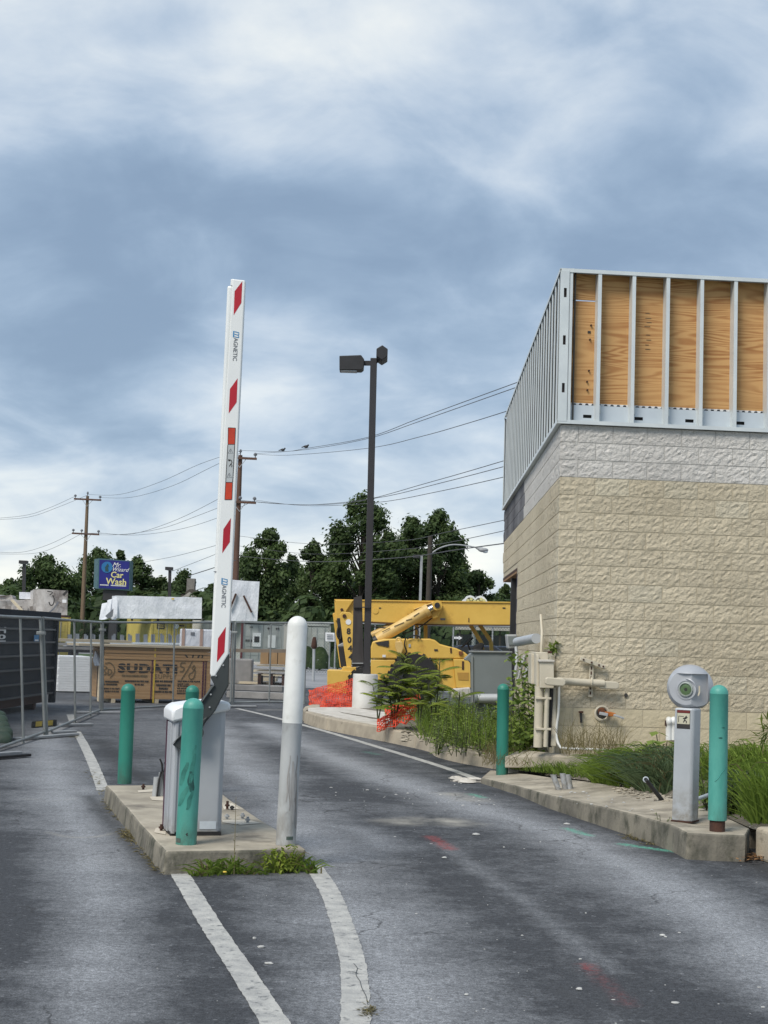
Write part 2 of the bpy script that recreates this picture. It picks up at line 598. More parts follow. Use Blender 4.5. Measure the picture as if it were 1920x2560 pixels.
def block_material(name, c, c2, bump=0.9):
    m = bpy.data.materials.new(name); m.use_nodes = True
    nt = m.node_tree; N, L = nt.nodes, nt.links
    b = N['Principled BSDF']; b.inputs['Roughness'].default_value = 0.85
    b.inputs['Specular IOR Level'].default_value = 0.25
    pos = N.new('ShaderNodeNewGeometry').outputs['Position']
    oi = N.new('ShaderNodeObjectInfo')
    n = N.new('ShaderNodeTexNoise'); n.inputs['Scale'].default_value = 0.8; n.inputs['Detail'].default_value = 8
    L.new(pos, n.inputs['Vector'])
    mr = N.new('ShaderNodeMapRange'); mr.inputs['From Min'].default_value = 0.35; mr.inputs['From Max'].default_value = 0.7
    L.new(n.outputs['Fac'], mr.inputs['Value'])
    x = N.new('ShaderNodeMix'); x.data_type = 'RGBA'
    x.inputs['A'].default_value = (*c, 1); x.inputs['B'].default_value = (*c2, 1)
    L.new(mr.outputs[0], x.inputs['Factor'])
    hv = N.new('ShaderNodeHueSaturation')
    r2 = N.new('ShaderNodeMapRange'); r2.inputs['To Min'].default_value = 0.93; r2.inputs['To Max'].default_value = 1.06
    L.new(oi.outputs['Random'], r2.inputs['Value']); L.new(r2.outputs[0], hv.inputs['Value'])
    L.new(x.outputs['Result'], hv.inputs['Color'])
    L.new(hv.outputs[0], b.inputs['Base Color'])
    a = N.new('ShaderNodeTexNoise'); a.inputs['Scale'].default_value = 24; a.inputs['Detail'].default_value = 7
    a.inputs['Roughness'].default_value = 0.62; a.inputs['Distortion'].default_value = 0.6
    L.new(pos, a.inputs['Vector'])
    bp = N.new('ShaderNodeBump'); bp.inputs['Strength'].default_value = bump; bp.inputs['Distance'].default_value = 0.03
    L.new(a.outputs['Fac'], bp.inputs['Height']); L.new(bp.outputs[0], b.inputs['Normal'])
    return m


def leaf_material(name, c, c2, trans=0.25):
    m = bpy.data.materials.new(name); m.use_nodes = True
    nt = m.node_tree; N, L = nt.nodes, nt.links
    b = N['Principled BSDF']; b.inputs['Roughness'].default_value = 0.6
    b.inputs['Specular IOR Level'].default_value = 0.25
    at_ = N.new('ShaderNodeAttribute'); at_.attribute_name = 'tint'
    x = N.new('ShaderNodeMix'); x.data_type = 'RGBA'
    x.inputs['A'].default_value = (*c, 1); x.inputs['B'].default_value = (*c2, 1)
    L.new(at_.outputs['Fac'], x.inputs['Factor'])
    L.new(x.outputs['Result'], b.inputs['Base Color'])
    t = N.new('ShaderNodeBsdfTranslucent'); L.new(x.outputs['Result'], t.inputs[0])
    ms = N.new('ShaderNodeMixShader'); ms.inputs[0].default_value = trans
    L.new(b.outputs[0], ms.inputs[1]); L.new(t.outputs[0], ms.inputs[2])
    L.new(ms.outputs[0], N['Material Output'].inputs[0])
    return m


M_ASPHALT = asphalt_material()
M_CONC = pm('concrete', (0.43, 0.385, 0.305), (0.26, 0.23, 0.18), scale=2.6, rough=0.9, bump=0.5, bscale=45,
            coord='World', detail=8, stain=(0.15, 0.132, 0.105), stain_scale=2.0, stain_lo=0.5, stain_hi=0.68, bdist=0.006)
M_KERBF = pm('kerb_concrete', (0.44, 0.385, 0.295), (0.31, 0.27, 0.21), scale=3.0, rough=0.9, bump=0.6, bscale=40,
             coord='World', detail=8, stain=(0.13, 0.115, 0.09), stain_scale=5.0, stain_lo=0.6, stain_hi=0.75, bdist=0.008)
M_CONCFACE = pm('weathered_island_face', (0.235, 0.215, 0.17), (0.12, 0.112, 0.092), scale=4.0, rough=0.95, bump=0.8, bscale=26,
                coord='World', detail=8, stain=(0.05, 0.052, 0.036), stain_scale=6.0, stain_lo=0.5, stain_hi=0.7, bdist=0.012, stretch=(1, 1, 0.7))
M_PALECONC = pm('pale_concrete', (0.60, 0.57, 0.52), (0.42, 0.39, 0.34), scale=5, rough=0.9, bump=0.5, bscale=50, coord='World')
M_LINE = pm('worn_line_paint', (0.47, 0.465, 0.435), (0.32, 0.32, 0.31), scale=9.0, rough=0.8, bump=0.7, bscale=60, detail=9,
            coord='World', stain=(0.13, 0.135, 0.14), stain_scale=16.0, stain_lo=0.55, stain_hi=0.68)
M_GREEN = pm('green_plastic_sleeve', (0.026, 0.225, 0.165), (0.020, 0.175, 0.13), scale=3, rough=0.5, bump=0.08, bscale=120,
             stain=(0.022, 0.15, 0.115), stain_scale=5.0, stain_lo=0.52, stain_hi=0.75, stretch=(1, 1, 0.3), grime=(0.22, (0.05, 0.10, 0.075)))
M_GREENPALE = pm('faded_green_sleeve', (0.095, 0.36, 0.30), (0.06, 0.285, 0.235), scale=2.2, rough=0.5, bump=0.08, bscale=120,
                 stain=(0.04, 0.25, 0.205), stain_scale=5.0, stain_lo=0.5, stain_hi=0.72, stretch=(1, 1, 0.35), grime=(0.25, (0.06, 0.14, 0.11)))
M_WHITESLEEVE = pm('white_plastic_sleeve', (0.78, 0.79, 0.765), (0.66, 0.67, 0.645), scale=4.5, rough=0.5, bump=0.05, bscale=90, detail=7,
                   stain=(0.52, 0.52, 0.48), stain_scale=7, stain_lo=0.55, stain_hi=0.75)
M_GREYSLEEVE = pm('dirty_grey_sleeve', (0.46, 0.475, 0.475), (0.34, 0.355, 0.36), scale=4.0, grime=(0.5, (0.24, 0.23, 0.21)), detail=7, rough=0.55, bump=0.05, bscale=90,
                  stretch=(1, 1, 0.4), stain=(0.20, 0.19, 0.18), stain_scale=4, stain_lo=0.6, stain_hi=0.75)
M_RUST = pm('rusty_steel', (0.075, 0.032, 0.02), (0.04, 0.02, 0.015), scale=14, rough=0.9, bump=0.4)
M_CAB = pm('grey_cabinet_paint', (0.42, 0.44, 0.465), (0.37, 0.39, 0.415), scale=1.6, grime=(0.16, (0.20, 0.19, 0.17)), rough=0.38, bump=0.03, bscale=200)
M_LID = pm('white_cabinet_lid', (0.78, 0.80, 0.81), (0.70, 0.72, 0.74), scale=2, rough=0.35)
M_MAROON = pm('maroon_trim', (0.085, 0.02, 0.045), (0.06, 0.015, 0.035), scale=4, rough=0.4)
M_ARM = pm('white_aluminium_arm', (0.76, 0.78, 0.775), (0.70, 0.72, 0.72), scale=1.5, rough=0.35)
M_RED = pm('red_reflective_film', (0.42, 0.008, 0.022), (0.35, 0.006, 0.02), scale=3, rough=0.4)
M_ORANGERED = pm('orange_reflector', (0.55, 0.05, 0.015), (0.40, 0.03, 0.01), scale=12, rough=0.3)
M_INK = pm('black_ink', (0.02, 0.02, 0.022), (0.035, 0.033, 0.03), scale=20, rough=0.7)
M_FADEINK = pm('faded_marker_ink', (0.10, 0.075, 0.04), (0.16, 0.115, 0.06), scale=20, rough=0.8)
M_GREYINK = pm('grey_ink', (0.12, 0.13, 0.15), (0.16, 0.17, 0.19), scale=20, rough=0.7)
M_BLUEINK = pm('blue_ink', (0.04, 0.20, 0.42), (0.05, 0.24, 0.46), scale=8, rough=0.6)
M_BRACKET = pm('dark_grey_bracket', (0.035, 0.042, 0.043), (0.028, 0.034, 0.035), scale=4, rough=0.5)
M_BOLT = pm('galvanised_bolt', (0.6, 0.6, 0.6), (0.4, 0.4, 0.4), scale=20, rough=0.4, metal=0.6)
M_LABEL = pm('pale_label', (0.55, 0.60, 0.64), (0.48, 0.53, 0.58), scale=14, rough=0.5)
M_SILVER = pm('silver_post_paint', (0.46, 0.485, 0.51), (0.40, 0.425, 0.45), scale=2.5, grime=(0.35, (0.24, 0.225, 0.195)), rough=0.42, metal=0.15)
M_SILVERHEAD = pm('silver_head_paint', (0.44, 0.455, 0.48), (0.36, 0.375, 0.40), scale=3.0, rough=0.38, metal=0.15)
M_DIAL = pm('green_lens', (0.11, 0.18, 0.08), (0.06, 0.10, 0.05), scale=12, rough=0.25)
M_DARK = pm('dark_metal', (0.025, 0.025, 0.028), (0.018, 0.018, 0.02), scale=5, rough=0.55)
M_POLE = pm('bronze_pole_paint', (0.035, 0.033, 0.036), (0.028, 0.026, 0.028), scale=2, rough=0.45)
M_BLOCK = block_material('tan_split_face_block', (0.56, 0.495, 0.37), (0.47, 0.41, 0.30))
M_BLOCKPALE = block_material('pale_split_face_block', (0.57, 0.515, 0.395), (0.49, 0.44, 0.33))
M_BLOCKSMOOTH = block_material('tan_smooth_block', (0.56, 0.49, 0.345), (0.48, 0.42, 0.295), bump=0.25)
M_BLOCKGREY = block_material('grey_split_face_block', (0.62, 0.60, 0.565), (0.53, 0.51, 0.48))
M_BLOCKDARK = block_material('tarred_split_face_block', (0.06, 0.06, 0.07), (0.22, 0.22, 0.23), bump=0.6)
M_MORTAR = pm('mortar', (0.53, 0.47, 0.35), (0.46, 0.405, 0.30), scale=6, rough=0.95, coord='World')
M_MORTARGREY = pm('grey_mortar', (0.50, 0.485, 0.455), (0.42, 0.41, 0.385), scale=6, rough=0.95, coord='World')
M_STUD = pm('galvanised_stud', (0.68, 0.72, 0.72), (0.60, 0.64, 0.65), scale=3, rough=0.42, metal=0.25)
M_STEELSHEET = pm('galvanised_sheet', (0.58, 0.635, 0.68), (0.52, 0.575, 0.62), scale=2.5, rough=0.45, metal=0.25)
M_PLY = plywood_material('plywood', (0.60, 0.345, 0.135), (0.34, 0.15, 0.045))
M_PLYEND = plywood_material('pale_plywood', (0.42, 0.285, 0.15), (0.33, 0.21, 0.10))
M_STACK = pm('stacked_plywood_edges', (0.40, 0.255, 0.13), (0.30, 0.18, 0.085), scale=2.0, rough=0.8, stretch=(0.5, 0.5, 14),
             detail=5)
M_LUMBER = pm('raw_lumber', (0.52, 0.45, 0.33), (0.40, 0.34, 0.24), scale=3, rough=0.8, stretch=(0.3, 2, 2), rand=0.2)
M_GREYWOOD = pm('weathered_lumber', (0.30, 0.29, 0.28), (0.20, 0.195, 0.19), scale=3, rough=0.85, rand=0.3)
M_CREAM = pm('cream_paint', (0.56, 0.51, 0.405), (0.49, 0.445, 0.345), scale=4, rough=0.6,
             stain=(0.30, 0.26, 0.19), stain_scale=5, stain_lo=0.62, stain_hi=0.75)
M_PVC = pm('white_pvc', (0.74, 0.75, 0.73), (0.62, 0.63, 0.61), scale=4, rough=0.4)
M_GREYPIPE = pm('grey_conduit', (0.36, 0.375, 0.38), (0.28, 0.29, 0.30), scale=5, rough=0.5, rand=0.1)
M_ORANGE = pm('orange_cap', (0.50, 0.17, 0.03), (0.36, 0.11, 0.02), scale=14, rough=0.7)
M_GALV = pm('galvanised_fence_pipe', (0.28, 0.30, 0.295), (0.20, 0.215, 0.215), scale=3, rough=0.5, metal=0.3)
M_WIRE = pm('fence_wire', (0.20, 0.215, 0.22), (0.15, 0.16, 0.165), scale=6, rough=0.6, metal=0.3)
M_DUMPSTER = pm('dark_blue_dumpster_paint', (0.012, 0.019, 0.029), (0.009, 0.014, 0.022), scale=2, rough=0.7, spec=0.25,
                stain=(0.028, 0.033, 0.04), stain_scale=1.2, stain_lo=0.5, stain_hi=0.75)
M_YELLOWC = pm('yellow_container_paint', (0.52, 0.42, 0.105), (0.42, 0.335, 0.08), scale=1.2, rough=0.6, detail=6,
               stain=(0.24, 0.17, 0.05), stain_scale=0.9, stain_lo=0.58, stain_hi=0.8, stretch=(1, 1, 0.35))
M_WHITEC = pm('white_container_paint', (0.56, 0.565, 0.53), (0.44, 0.445, 0.415), scale=1.2, rough=0.6, detail=6,
              stain=(0.28, 0.24, 0.19), stain_scale=1.0, stain_lo=0.6, stain_hi=0.8, stretch=(1, 1, 0.35))
M_GREYC = pm('grey_container_paint', (0.38, 0.40, 0.385), (0.32, 0.335, 0.325), scale=1.2, rough=0.6, detail=6)
M_WRAP = pm('white_lumber_wrap', (0.68, 0.70, 0.745), (0.54, 0.565, 0.615), scale=1.6, rough=0.5, bump=0.9, bscale=2.2, bdist=0.12, detail=6,
            stain=(0.40, 0.40, 0.42), stain_scale=1.1, stain_lo=0.58, stain_hi=0.8, stretch=(1, 1, 0.5))
M_WRAPDIRTY = pm('dirty_clear_wrap', (0.48, 0.46, 0.44), (0.30, 0.28, 0.26), scale=1.4, rough=0.4, bump=0.6, bscale=3.5,
                 bdist=0.06, detail=6, stain=(0.16, 0.14, 0.13), stain_scale=1.3, stain_lo=0.52, stain_hi=0.65)
M_YELLOW = pm('yellow_machine_paint', (0.70, 0.45, 0.095), (0.62, 0.385, 0.07), scale=1.6, rough=0.45, detail=6,
              stain=(0.40, 0.20, 0.04), stain_scale=2.2, stain_lo=0.62, stain_hi=0.82)
M_PALEYELLOW = pm('faded_yellow_cylinder', (0.66, 0.46, 0.17), (0.56, 0.37, 0.12), scale=3, rough=0.5)
M_RUBBER = pm('black_rubber', (0.016, 0.016, 0.017), (0.026, 0.025, 0.024), scale=8, rough=0.85)
M_CHROME = pm('bare_steel', (0.55, 0.56, 0.57), (0.45, 0.46, 0.47), scale=6, rough=0.25, metal=0.9)
M_UTIL = pm('grey_utility_box_paint', (0.175, 0.20, 0.205), (0.15, 0.172, 0.178), scale=1.5, rough=0.5)
M_WOODPOLE = pm('brown_utility_pole', (0.125, 0.066, 0.045), (0.085, 0.045, 0.032), scale=2, rough=0.85, stretch=(5, 5, 0.6))
M_WOODPOLE2 = pm('tan_utility_pole', (0.20, 0.14, 0.09), (0.135, 0.095, 0.06), scale=2, rough=0.85, stretch=(5, 5, 0.6))
M_NET = pm('orange_safety_net', (0.78, 0.095, 0.035), (0.62, 0.05, 0.025), scale=3, rough=0.6)
M_SIGNBLUE = pm('blue_sign_face', (0.012, 0.016, 0.19), (0.010, 0.012, 0.15), scale=1.5, rough=0.4)
M_SIGNCASE = pm('teal_sign_case', (0.055, 0.125, 0.15), (0.045, 0.105, 0.13), scale=2, rough=0.5)
M_SIGNLIGHT = pm('sky_blue_sign_disc', (0.02, 0.16, 0.38), (0.015, 0.12, 0.30), scale=1.2, rough=0.4)
M_SIGNYEL = pm('pale_yellow_sign_letters', (0.66, 0.62, 0.28), (0.60, 0.55, 0.24), scale=2, rough=0.5)
M_YELLOWPAINT = pm('yellow_paint', (0.62, 0.44, 0.05), (0.50, 0.35, 0.04), scale=8, rough=0.6)
M_WHITE = pm('white_paint', (0.76, 0.77, 0.77), (0.68, 0.69, 0.69), scale=3, rough=0.5)
M_LAWN = pm('lawn_turf', (0.055, 0.10, 0.028), (0.04, 0.075, 0.022), scale=2, rough=0.9, bump=0.7, bscale=30, coord='World', detail=8)
M_SOIL = pm('gravelly_soil', (0.17, 0.15, 0.115), (0.10, 0.088, 0.065), scale=6, rough=0.95, bump=0.9, bscale=22, bdist=0.02,
            coord='World', detail=8, stain=(0.42, 0.40, 0.37), stain_scale=24, stain_lo=0.6, stain_hi=0.66)
M_SHINGLE = pm('brown_roof_shingle', (0.085, 0.075, 0.062), (0.065, 0.058, 0.05), scale=4, rough=0.9)
M_STUCCO = pm('pale_house_wall', (0.42, 0.40, 0.36), (0.36, 0.34, 0.31), scale=3, rough=0.9)
M_BRICKGREY = pm('grey_chimney_brick', (0.22, 0.21, 0.19), (0.16, 0.15, 0.14), scale=6, rough=0.9)
M_CARDBLUE = pm('dark_car_paint', (0.012, 0.014, 0.028), (0.010, 0.012, 0.022), scale=2, rough=0.25, coat=0.5)
M_GLASS = pm('dark_car_glass', (0.02, 0.022, 0.025), (0.025, 0.028, 0.03), scale=2, rough=0.1)
M_REDPAINT = pm('red_survey_paint', (0.36, 0.05, 0.045), (0.22, 0.06, 0.055), scale=14, rough=0.8, coord='World',
                stain=(0.12, 0.10, 0.11), stain_scale=22, stain_lo=0.5, stain_hi=0.6)
M_GREENPAINT = pm('green_survey_paint', (0.12, 0.44, 0.31), (0.12, 0.30, 0.24), scale=14, rough=0.8, coord='World',
                  stain=(0.12, 0.14, 0.14), stain_scale=20, stain_lo=0.58, stain_hi=0.68)
M_TARP = pm('green_tarpaulin', (0.03, 0.06, 0.036), (0.02, 0.04, 0.025), scale=4, rough=0.6, bump=0.4, bscale=9, bdist=0.02)
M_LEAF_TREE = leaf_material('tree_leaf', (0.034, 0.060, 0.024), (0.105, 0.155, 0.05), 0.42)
M_LEAF_WEED = leaf_material('weed_leaf', (0.095, 0.155, 0.03), (0.32, 0.41, 0.10), 0.42)
M_LEAF_SUMAC = leaf_material('sumac_leaf', (0.12, 0.185, 0.03), (0.37, 0.44, 0.075), 0.45)
M_LEAF_GRASS = leaf_material('long_grass_blade', (0.075, 0.13, 0.022), (0.29, 0.40, 0.07), 0.42)
M_LEAF_BLUE = leaf_material('blue_green_grass_blade', (0.06, 0.095, 0.045), (0.21, 0.28, 0.14), 0.35)
M_LEAF_DRY = leaf_material('dry_grass_blade', (0.12, 0.105, 0.045), (0.26, 0.22, 0.11), 0.3)
M_BARK = pm('bark', (0.055, 0.045, 0.035), (0.035, 0.03, 0.024), scale=6, rough=0.9, stretch=(4, 4, 1))
M_STEM = pm('green_stem', (0.06, 0.075, 0.03), (0.05, 0.05, 0.025), scale=6, rough=0.7)

# ================================================================== THE GROUND
def grid_ground():
    """asphalt close to the camera, a fine sheet that carries lane wear and painted contact shade as an attribute"""
    xs = np.concatenate([np.arange(-13.0, -3.0, 0.14), np.arange(-3.0, 3.6, 0.04), np.arange(3.6, 9.0, 0.14)])
    ys = np.concatenate([np.arange(4.0, 18.0, 0.045), np.arange(18.0, 46.0, 0.13)])
    nx, ny = len(xs), len(ys)
    X, Y = np.meshgrid(xs, ys)
    co = np.stack([X, Y, np.zeros_like(X)], -1).reshape(-1, 3)
    idx = np.arange(nx * ny).reshape(ny, nx)
    q = np.stack([idx[:-1, :-1], idx[:-1, 1:], idx[1:, 1:], idx[1:, :-1]], -1).reshape(-1, 4)
    me = bpy.data.meshes.new('asphalt')
    me.vertices.add(len(co)); me.vertices.foreach_set('co', co.ravel())
    me.loops.add(q.size); me.loops.foreach_set('vertex_index', q.ravel())
    me.polygons.add(len(q)); me.polygons.foreach_set('loop_start', np.arange(0, q.size, 4))
    me.update()
    P = co[:, :2]

    def band(pix, width, amp, soft=0.5):
        pts = catmull([gp(*p) for p in pix], 6)
        d = np.full(len(P), 1e9)
        ax, ay = [p.x for p in pts], [p.y for p in pts]
        sel = np.where((P[:, 0] > min(ax) - width) & (P[:, 0] < max(ax) + width) & (P[:, 1] > min(ay) - width) & (P[:, 1] < max(ay) + width))[0]
        Q = P[sel]; dq_ = np.full(len(Q), 1e9)
        for a, b in zip(pts[:-1], pts[1:]):
            a = np.array(a[:2]); b = np.array(b[:2]); v = b - a
            t = np.clip(((Q - a) @ v) / (v @ v), 0, 1)
            dq_ = np.minimum(dq_, np.linalg.norm(Q - (a + t[:, None] * v), axis=1))
        d[sel] = dq_
        return amp * np.clip(1 - d / width, 0, 1) ** (1.0 / soft if soft < 1 else 1.0)

    w = np.full(len(P), 0.24)
    light = [([(150, 2700), (260, 2330), (215, 2120), (150, 1980), (120, 1880), (140, 1820)], 0.42, 0.62),
             ([(1060, 2700), (960, 2400), (830, 2180), (700, 2030), (590, 1900), (520, 1800)], 0.50, 0.60),
             ([(2050, 2500), (1750, 2270), (1450, 2110), (1180, 2015), (980, 1950), (800, 1880), (650, 1810)], 0.40, 0.66),
             ([(1540, 2430), (1420, 2340), (1300, 2245), (1180, 2165), (1110, 2110)], 0.09, 0.25),
             ([(540, 1830), (600, 1960), (700, 1990)], 0.5, 0.35),
             ([(760, 2060), (900, 2075), (960, 2120)], 0.25, 0.4),
             ([(100, 1760), (400, 1830), (640, 1850)], 2.2, 0.22)]
    for pix, wd, am in light:
        w = np.maximum(w, 0.24 + band(pix, wd * 1.5, am, 0.8))
    dark = [([(560, 2700), (430, 2330), (395, 2200)], 0.35, 0.22), ([(40, 2600), (20, 2300), (0, 2100)], 0.5, 0.22),
            ([(880, 2250), (760, 2150), (640, 2000), (560, 1940)], 0.28, 0.16),
            ([(1700, 2560), (1400, 2330), (1180, 2150), (1000, 2060)], 0.36, 0.08)]
    for pix, wd, am in dark:
        w -= band(pix, wd * 1.5, am, 0.9)
    sand = np.zeros(len(P))
    for pix, wd, am in (([(1000, 2055), (1090, 2050), (1140, 2058)], 0.35, 1.0),
                        ([(1130, 1985), (1180, 2000)], 0.3, 0.7),
                        ([(310, 2085), (350, 2095)], 0.12, 0.8), ([(280, 2010), (330, 2060)], 0.08, 0.7),
                        ([(120, 2080), (170, 2092), (240, 2092), (290, 2080)], 0.035, 0.7),
                        ([(70, 1995), (110, 2003), (190, 1996)], 0.03, 0.5)):
        sand = np.maximum(sand, band(pix, wd, am, 0.8))
    crack = np.zeros(len(P))  # dark channel: painted contact shade and one crack
    for pix, wd in (([(400, 2186), (560, 2184), (770, 2176)], .13), ([(222, 1990), (300, 2085), (396, 2186)], .14), ([(775, 2176), (690, 2090), (560, 2000)], .09),
                    ([(1240, 1976), (1370, 2018), (1520, 2070), (1620, 2104), (1740, 2140), (1880, 2152)], .13), ([(770, 1806), (965, 1856), (1090, 1890), (1180, 1915)], .12), ([(1860, 2150), (1990, 2215)], .15)):
        crack = np.maximum(crack, band(pix, wd, 0.75, 0.8))  # contact shade painted as dark bands along island and kerb feet
    for pix in ([(248, 1850), (275, 1875), (300, 1905), (335, 1935), (360, 1950)],):
        crack = np.maximum(crack, band(pix, 0.22, 1.0, 0.8))
    wear = np.stack([np.clip(w, 0, 1), sand, crack, np.ones(len(P))], -1).astype(np.float32)  # third channel holds painted contact shade along with the crack
    a = me.color_attributes.new('wear', 'FLOAT_COLOR', 'POINT')
    a.data.foreach_set('color', wear.ravel())
    red, grn = np.zeros(len(P)), np.zeros(len(P))
    for pix, wd, am in (([(1076, 2091), (1100, 2106), (1126, 2123)], .075, 1.3), ([(1464, 2410), (1478, 2426)], .05, .9), ([(1476, 2424), (1520, 2462), (1572, 2512)], .06, 0.30)):
        red = np.maximum(red, band(pix, wd, am, 1))
    for pix, wd, am in (([(1555, 2110), (1620, 2120), (1728, 2134)], .065, 1.2), ([(1418, 2071), (1446, 2081), (1474, 2089)], .06, 1.0), ([(1178, 1985), (1207, 1994)], .07, 0.8),
                        ([(915, 1880), (945, 1886)], .08, 0.4)):
        grn = np.maximum(grn, band(pix, wd, am, 1))
    scf = np.maximum(band([(1110, 2110), (1180, 2160), (1300, 2245), (1420, 2340), (1500, 2400)], .22, .7, 1), band([(1060, 2140), (1140, 2128), (1215, 2118)], .05, .6, 1))
    scf = np.maximum(scf, band([(1800, 2175), (1920, 2215)], .10, .6, 1))
    sp_ = np.stack([np.clip(red, 0, 1), np.clip(grn, 0, 1), scf, np.ones(len(P))], -1).astype(np.float32)
    a = me.color_attributes.new('spray', 'FLOAT_COLOR', 'POINT')
    a.data.foreach_set('color', sp_.ravel())
    me.materials.append(M_ASPHALT)
    return link('asphalt_road', me)


struct(grid_ground())

# the yard beyond, and the land out to the horizon (each sheet a little below the one nearer)
M_YARD = pm('yard_paving', (0.27, 0.275, 0.285), (0.19, 0.195, 0.205), scale=0.6, rough=0.9, bump=0.4, bscale=18, coord='World', detail=8)
mb = MB().sheet([(-60, -4, -0.004), (60, -4, -0.004), (60, 78, -0.004), (-60, 78, -0.004)])
struct(obj('storage_yard', mb, M_YARD))
mb = MB().sheet([(-400, -60, -0.02), (400, -60, -0.02), (400, 420, -0.02), (-400, 420, -0.02)])
struct(obj('lawn', mb, M_LAWN))
mb = MB().sheet([(-3500, -500, -0.05), (3500, -500, -0.05), (3500, 6000, -0.05), (-3500, 6000, -0.05)])
struct(obj('terrain', mb, M_LAWN))
mb = MB().sheet([(-300, 96, -0.012), (300, 96, -0.012), (300, 108, -0.012), (-300, 108, -0.012)])
struct(obj('street', mb, M_YARD))
mb = MB().box((0, 78.15, 0.06), (118, 0.3, 0.16))
struct(obj('yard_kerb', mb, M_PALECONC))


def painted(name, pix, z=0.004, mat=M_LINE):
    """a painted patch lying on the asphalt, outline given where it is seen"""
    o = obj(name, MB().sheet([gp(x, y, z) for x, y in pix]), mat)
    return struct(o)


def stripe(name, pix, w, mat=M_LINE, z=0.004, n=8):
    c = catmull([gp(x, y, z) for x, y in pix], n * 5)
    mb = MB(); vs = []
    for i, p in enumerate(c):
        d = (c[min(i + 1, len(c) - 1)] - c[max(i - 1, 0)]).normalized(); sd = Vector((d.y, -d.x, 0))
        for sg in (-1, 1):
            k = 1 + 0.10 * mnoise.noise(p * 9 + Vector((sg * 7, 0, 0))) + 0.07 * mnoise.noise(p * 31 + Vector((sg * 3, 0, 0)))
            vs.append(p + sd * (sg * w * 0.5 * k))
    mb.add(vs, [(2 * i, 2 * i + 1, 2 * i + 3, 2 * i + 2) for i in range(len(c) - 1)])
    return struct(obj(name, mb, mat))


stripe('lane_line', [(445, 2176), (520, 2300), (600, 2420), (680, 2545), (760, 2680)], 0.125)
stripe('lane_line', [(783, 2164), (826, 2232), (862, 2330), (884, 2420), (889, 2520), (880, 2640)], 0.128)
stripe('lane_line', [(192, 1829), (212, 1866), (235, 1915), (258, 1976)], 0.125)
stripe('lane_line', [(175, 1786), (183, 1805)], 0.13)
stripe('edge_line', [(592, 1771), (640, 1782), (700, 1797), (820, 1830), (960, 1872), (1100, 1915), (1192, 1947)], 0.12)
stripe('edge_line', [(640, 1775), (700, 1775), (740, 1777)], 0.12)
def slab(name, top, base, back, mat, zbase=-0.05):
    """raised concrete: front edge given as top and base lines, back edge on top"""
    mb = MB()
    n = len(top)
    poly = list(top) + list(back)
    mb.add(poly, [tuple(range(len(poly)))])
    vs = []
    for t, b in zip(top, base):
        t = Vector(t); b = Vector((b[0], b[1], zbase))
        vs += [t, t * 0.5 + b * 0.5, b]
    mb.add(vs, [(3 * i + k, 3 * i + k + 1, 3 * i + k + 4, 3 * i + k + 3) for i in range(n - 1) for k in range(2)])
    bk = [Vector(p) for p in [top[-1]] + list(back) + [top[0]]]
    vs = []
    for p in bk: vs += [p, Vector((p.x, p.y, zbase))]
    mb.add(vs, [(2 * i, 2 * i + 1, 2 * i + 3, 2 * i + 2) for i in range(len(bk) - 1)])
    o = obj(name, mb, mat, bevel=0.018, seg=3)
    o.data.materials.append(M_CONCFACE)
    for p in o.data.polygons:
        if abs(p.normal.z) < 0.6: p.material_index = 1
    return o


def rough_line(pts, step=0.25, amp=0.012):
    out = []
    for a, b in zip(pts[:-1], pts[1:]):
        a, b = Vector(a), Vector(b); n = max(1, int((b - a).length / step))
        for i in range(n):
            p = a.lerp(b, i / n)
            k = mnoise.noise(p * 2.3) * amp
            out.append(p + Vector((k, k * 0.5, 0)))
    out.append(Vector(pts[-1])); return out


# the gate island
ISL = dict(fl=gp(412, 2128, 0.15), fr=gp(765, 2122, 0.15), bl=gp(266, 1963, 0.15))
ISL['br'] = ISL['bl'] + (ISL['fr'] - ISL['fl'])
topl = rough_line([ISL['bl'], ISL['fl'], ISL['fr'], ISL['br']])
basel = [p + Vector((-0.012, -0.03, 0)) for p in topl]
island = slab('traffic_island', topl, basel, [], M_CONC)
struct(island)

# the kiosk island on the right
KT = [(1202, 1944, .06), (1290, 1964, .09), (1374, 1987, .13), (1480, 2010, .165), (1586, 2035, .19), (1682, 2063, .20),
      (1716, 2081, .20), (1790, 2085, .20), (1864, 2087, .20)]
top = rough_line([gp(*p) for p in KT])
base = [p + Vector((-0.01, -0.02, 0)) for p in top]
back = [gp(*p) for p in [(1874, 2070, .20), (1800, 2035, .20), (1700, 2000, .2), (1600, 1975, .2), (1480, 1955, .17),
                         (1380, 1944, .14), (1300, 1932, .1), (1225, 1925, .08)]]
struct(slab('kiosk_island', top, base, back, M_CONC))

# landscaped bed, rising towards the wall
C0 = Vector((at(1392, 1608, 17.0).x, 17.0, 0))        # building corner on plan
UR = Vector((1.0, 0.082, 0)).normalized()             # along the wall that faces us
NR = Vector((UR.y, -UR.x, 0))
UL = Vector((at(1052, 1600, 17.0).x, 17.0, 0)).normalized()   # along the wall that runs away
NL = Vector((-UL.y, UL.x, 0))
Z_BASE, COURSE, NCOURSE = 0.47, 0.2034, 18
Z_TOP = Z_BASE + COURSE * NCOURSE

kerb_front = [gp(*p) for p in [(763, 1778, .21), (800, 1790, .21), (873, 1804, .21), (965, 1820, .21), (1020, 1832, .20),
                               (1077, 1846, .19), (1098, 1860, .18), (1160, 1874, .18), (1237, 1888, .17), (1300, 1900, .17)]]


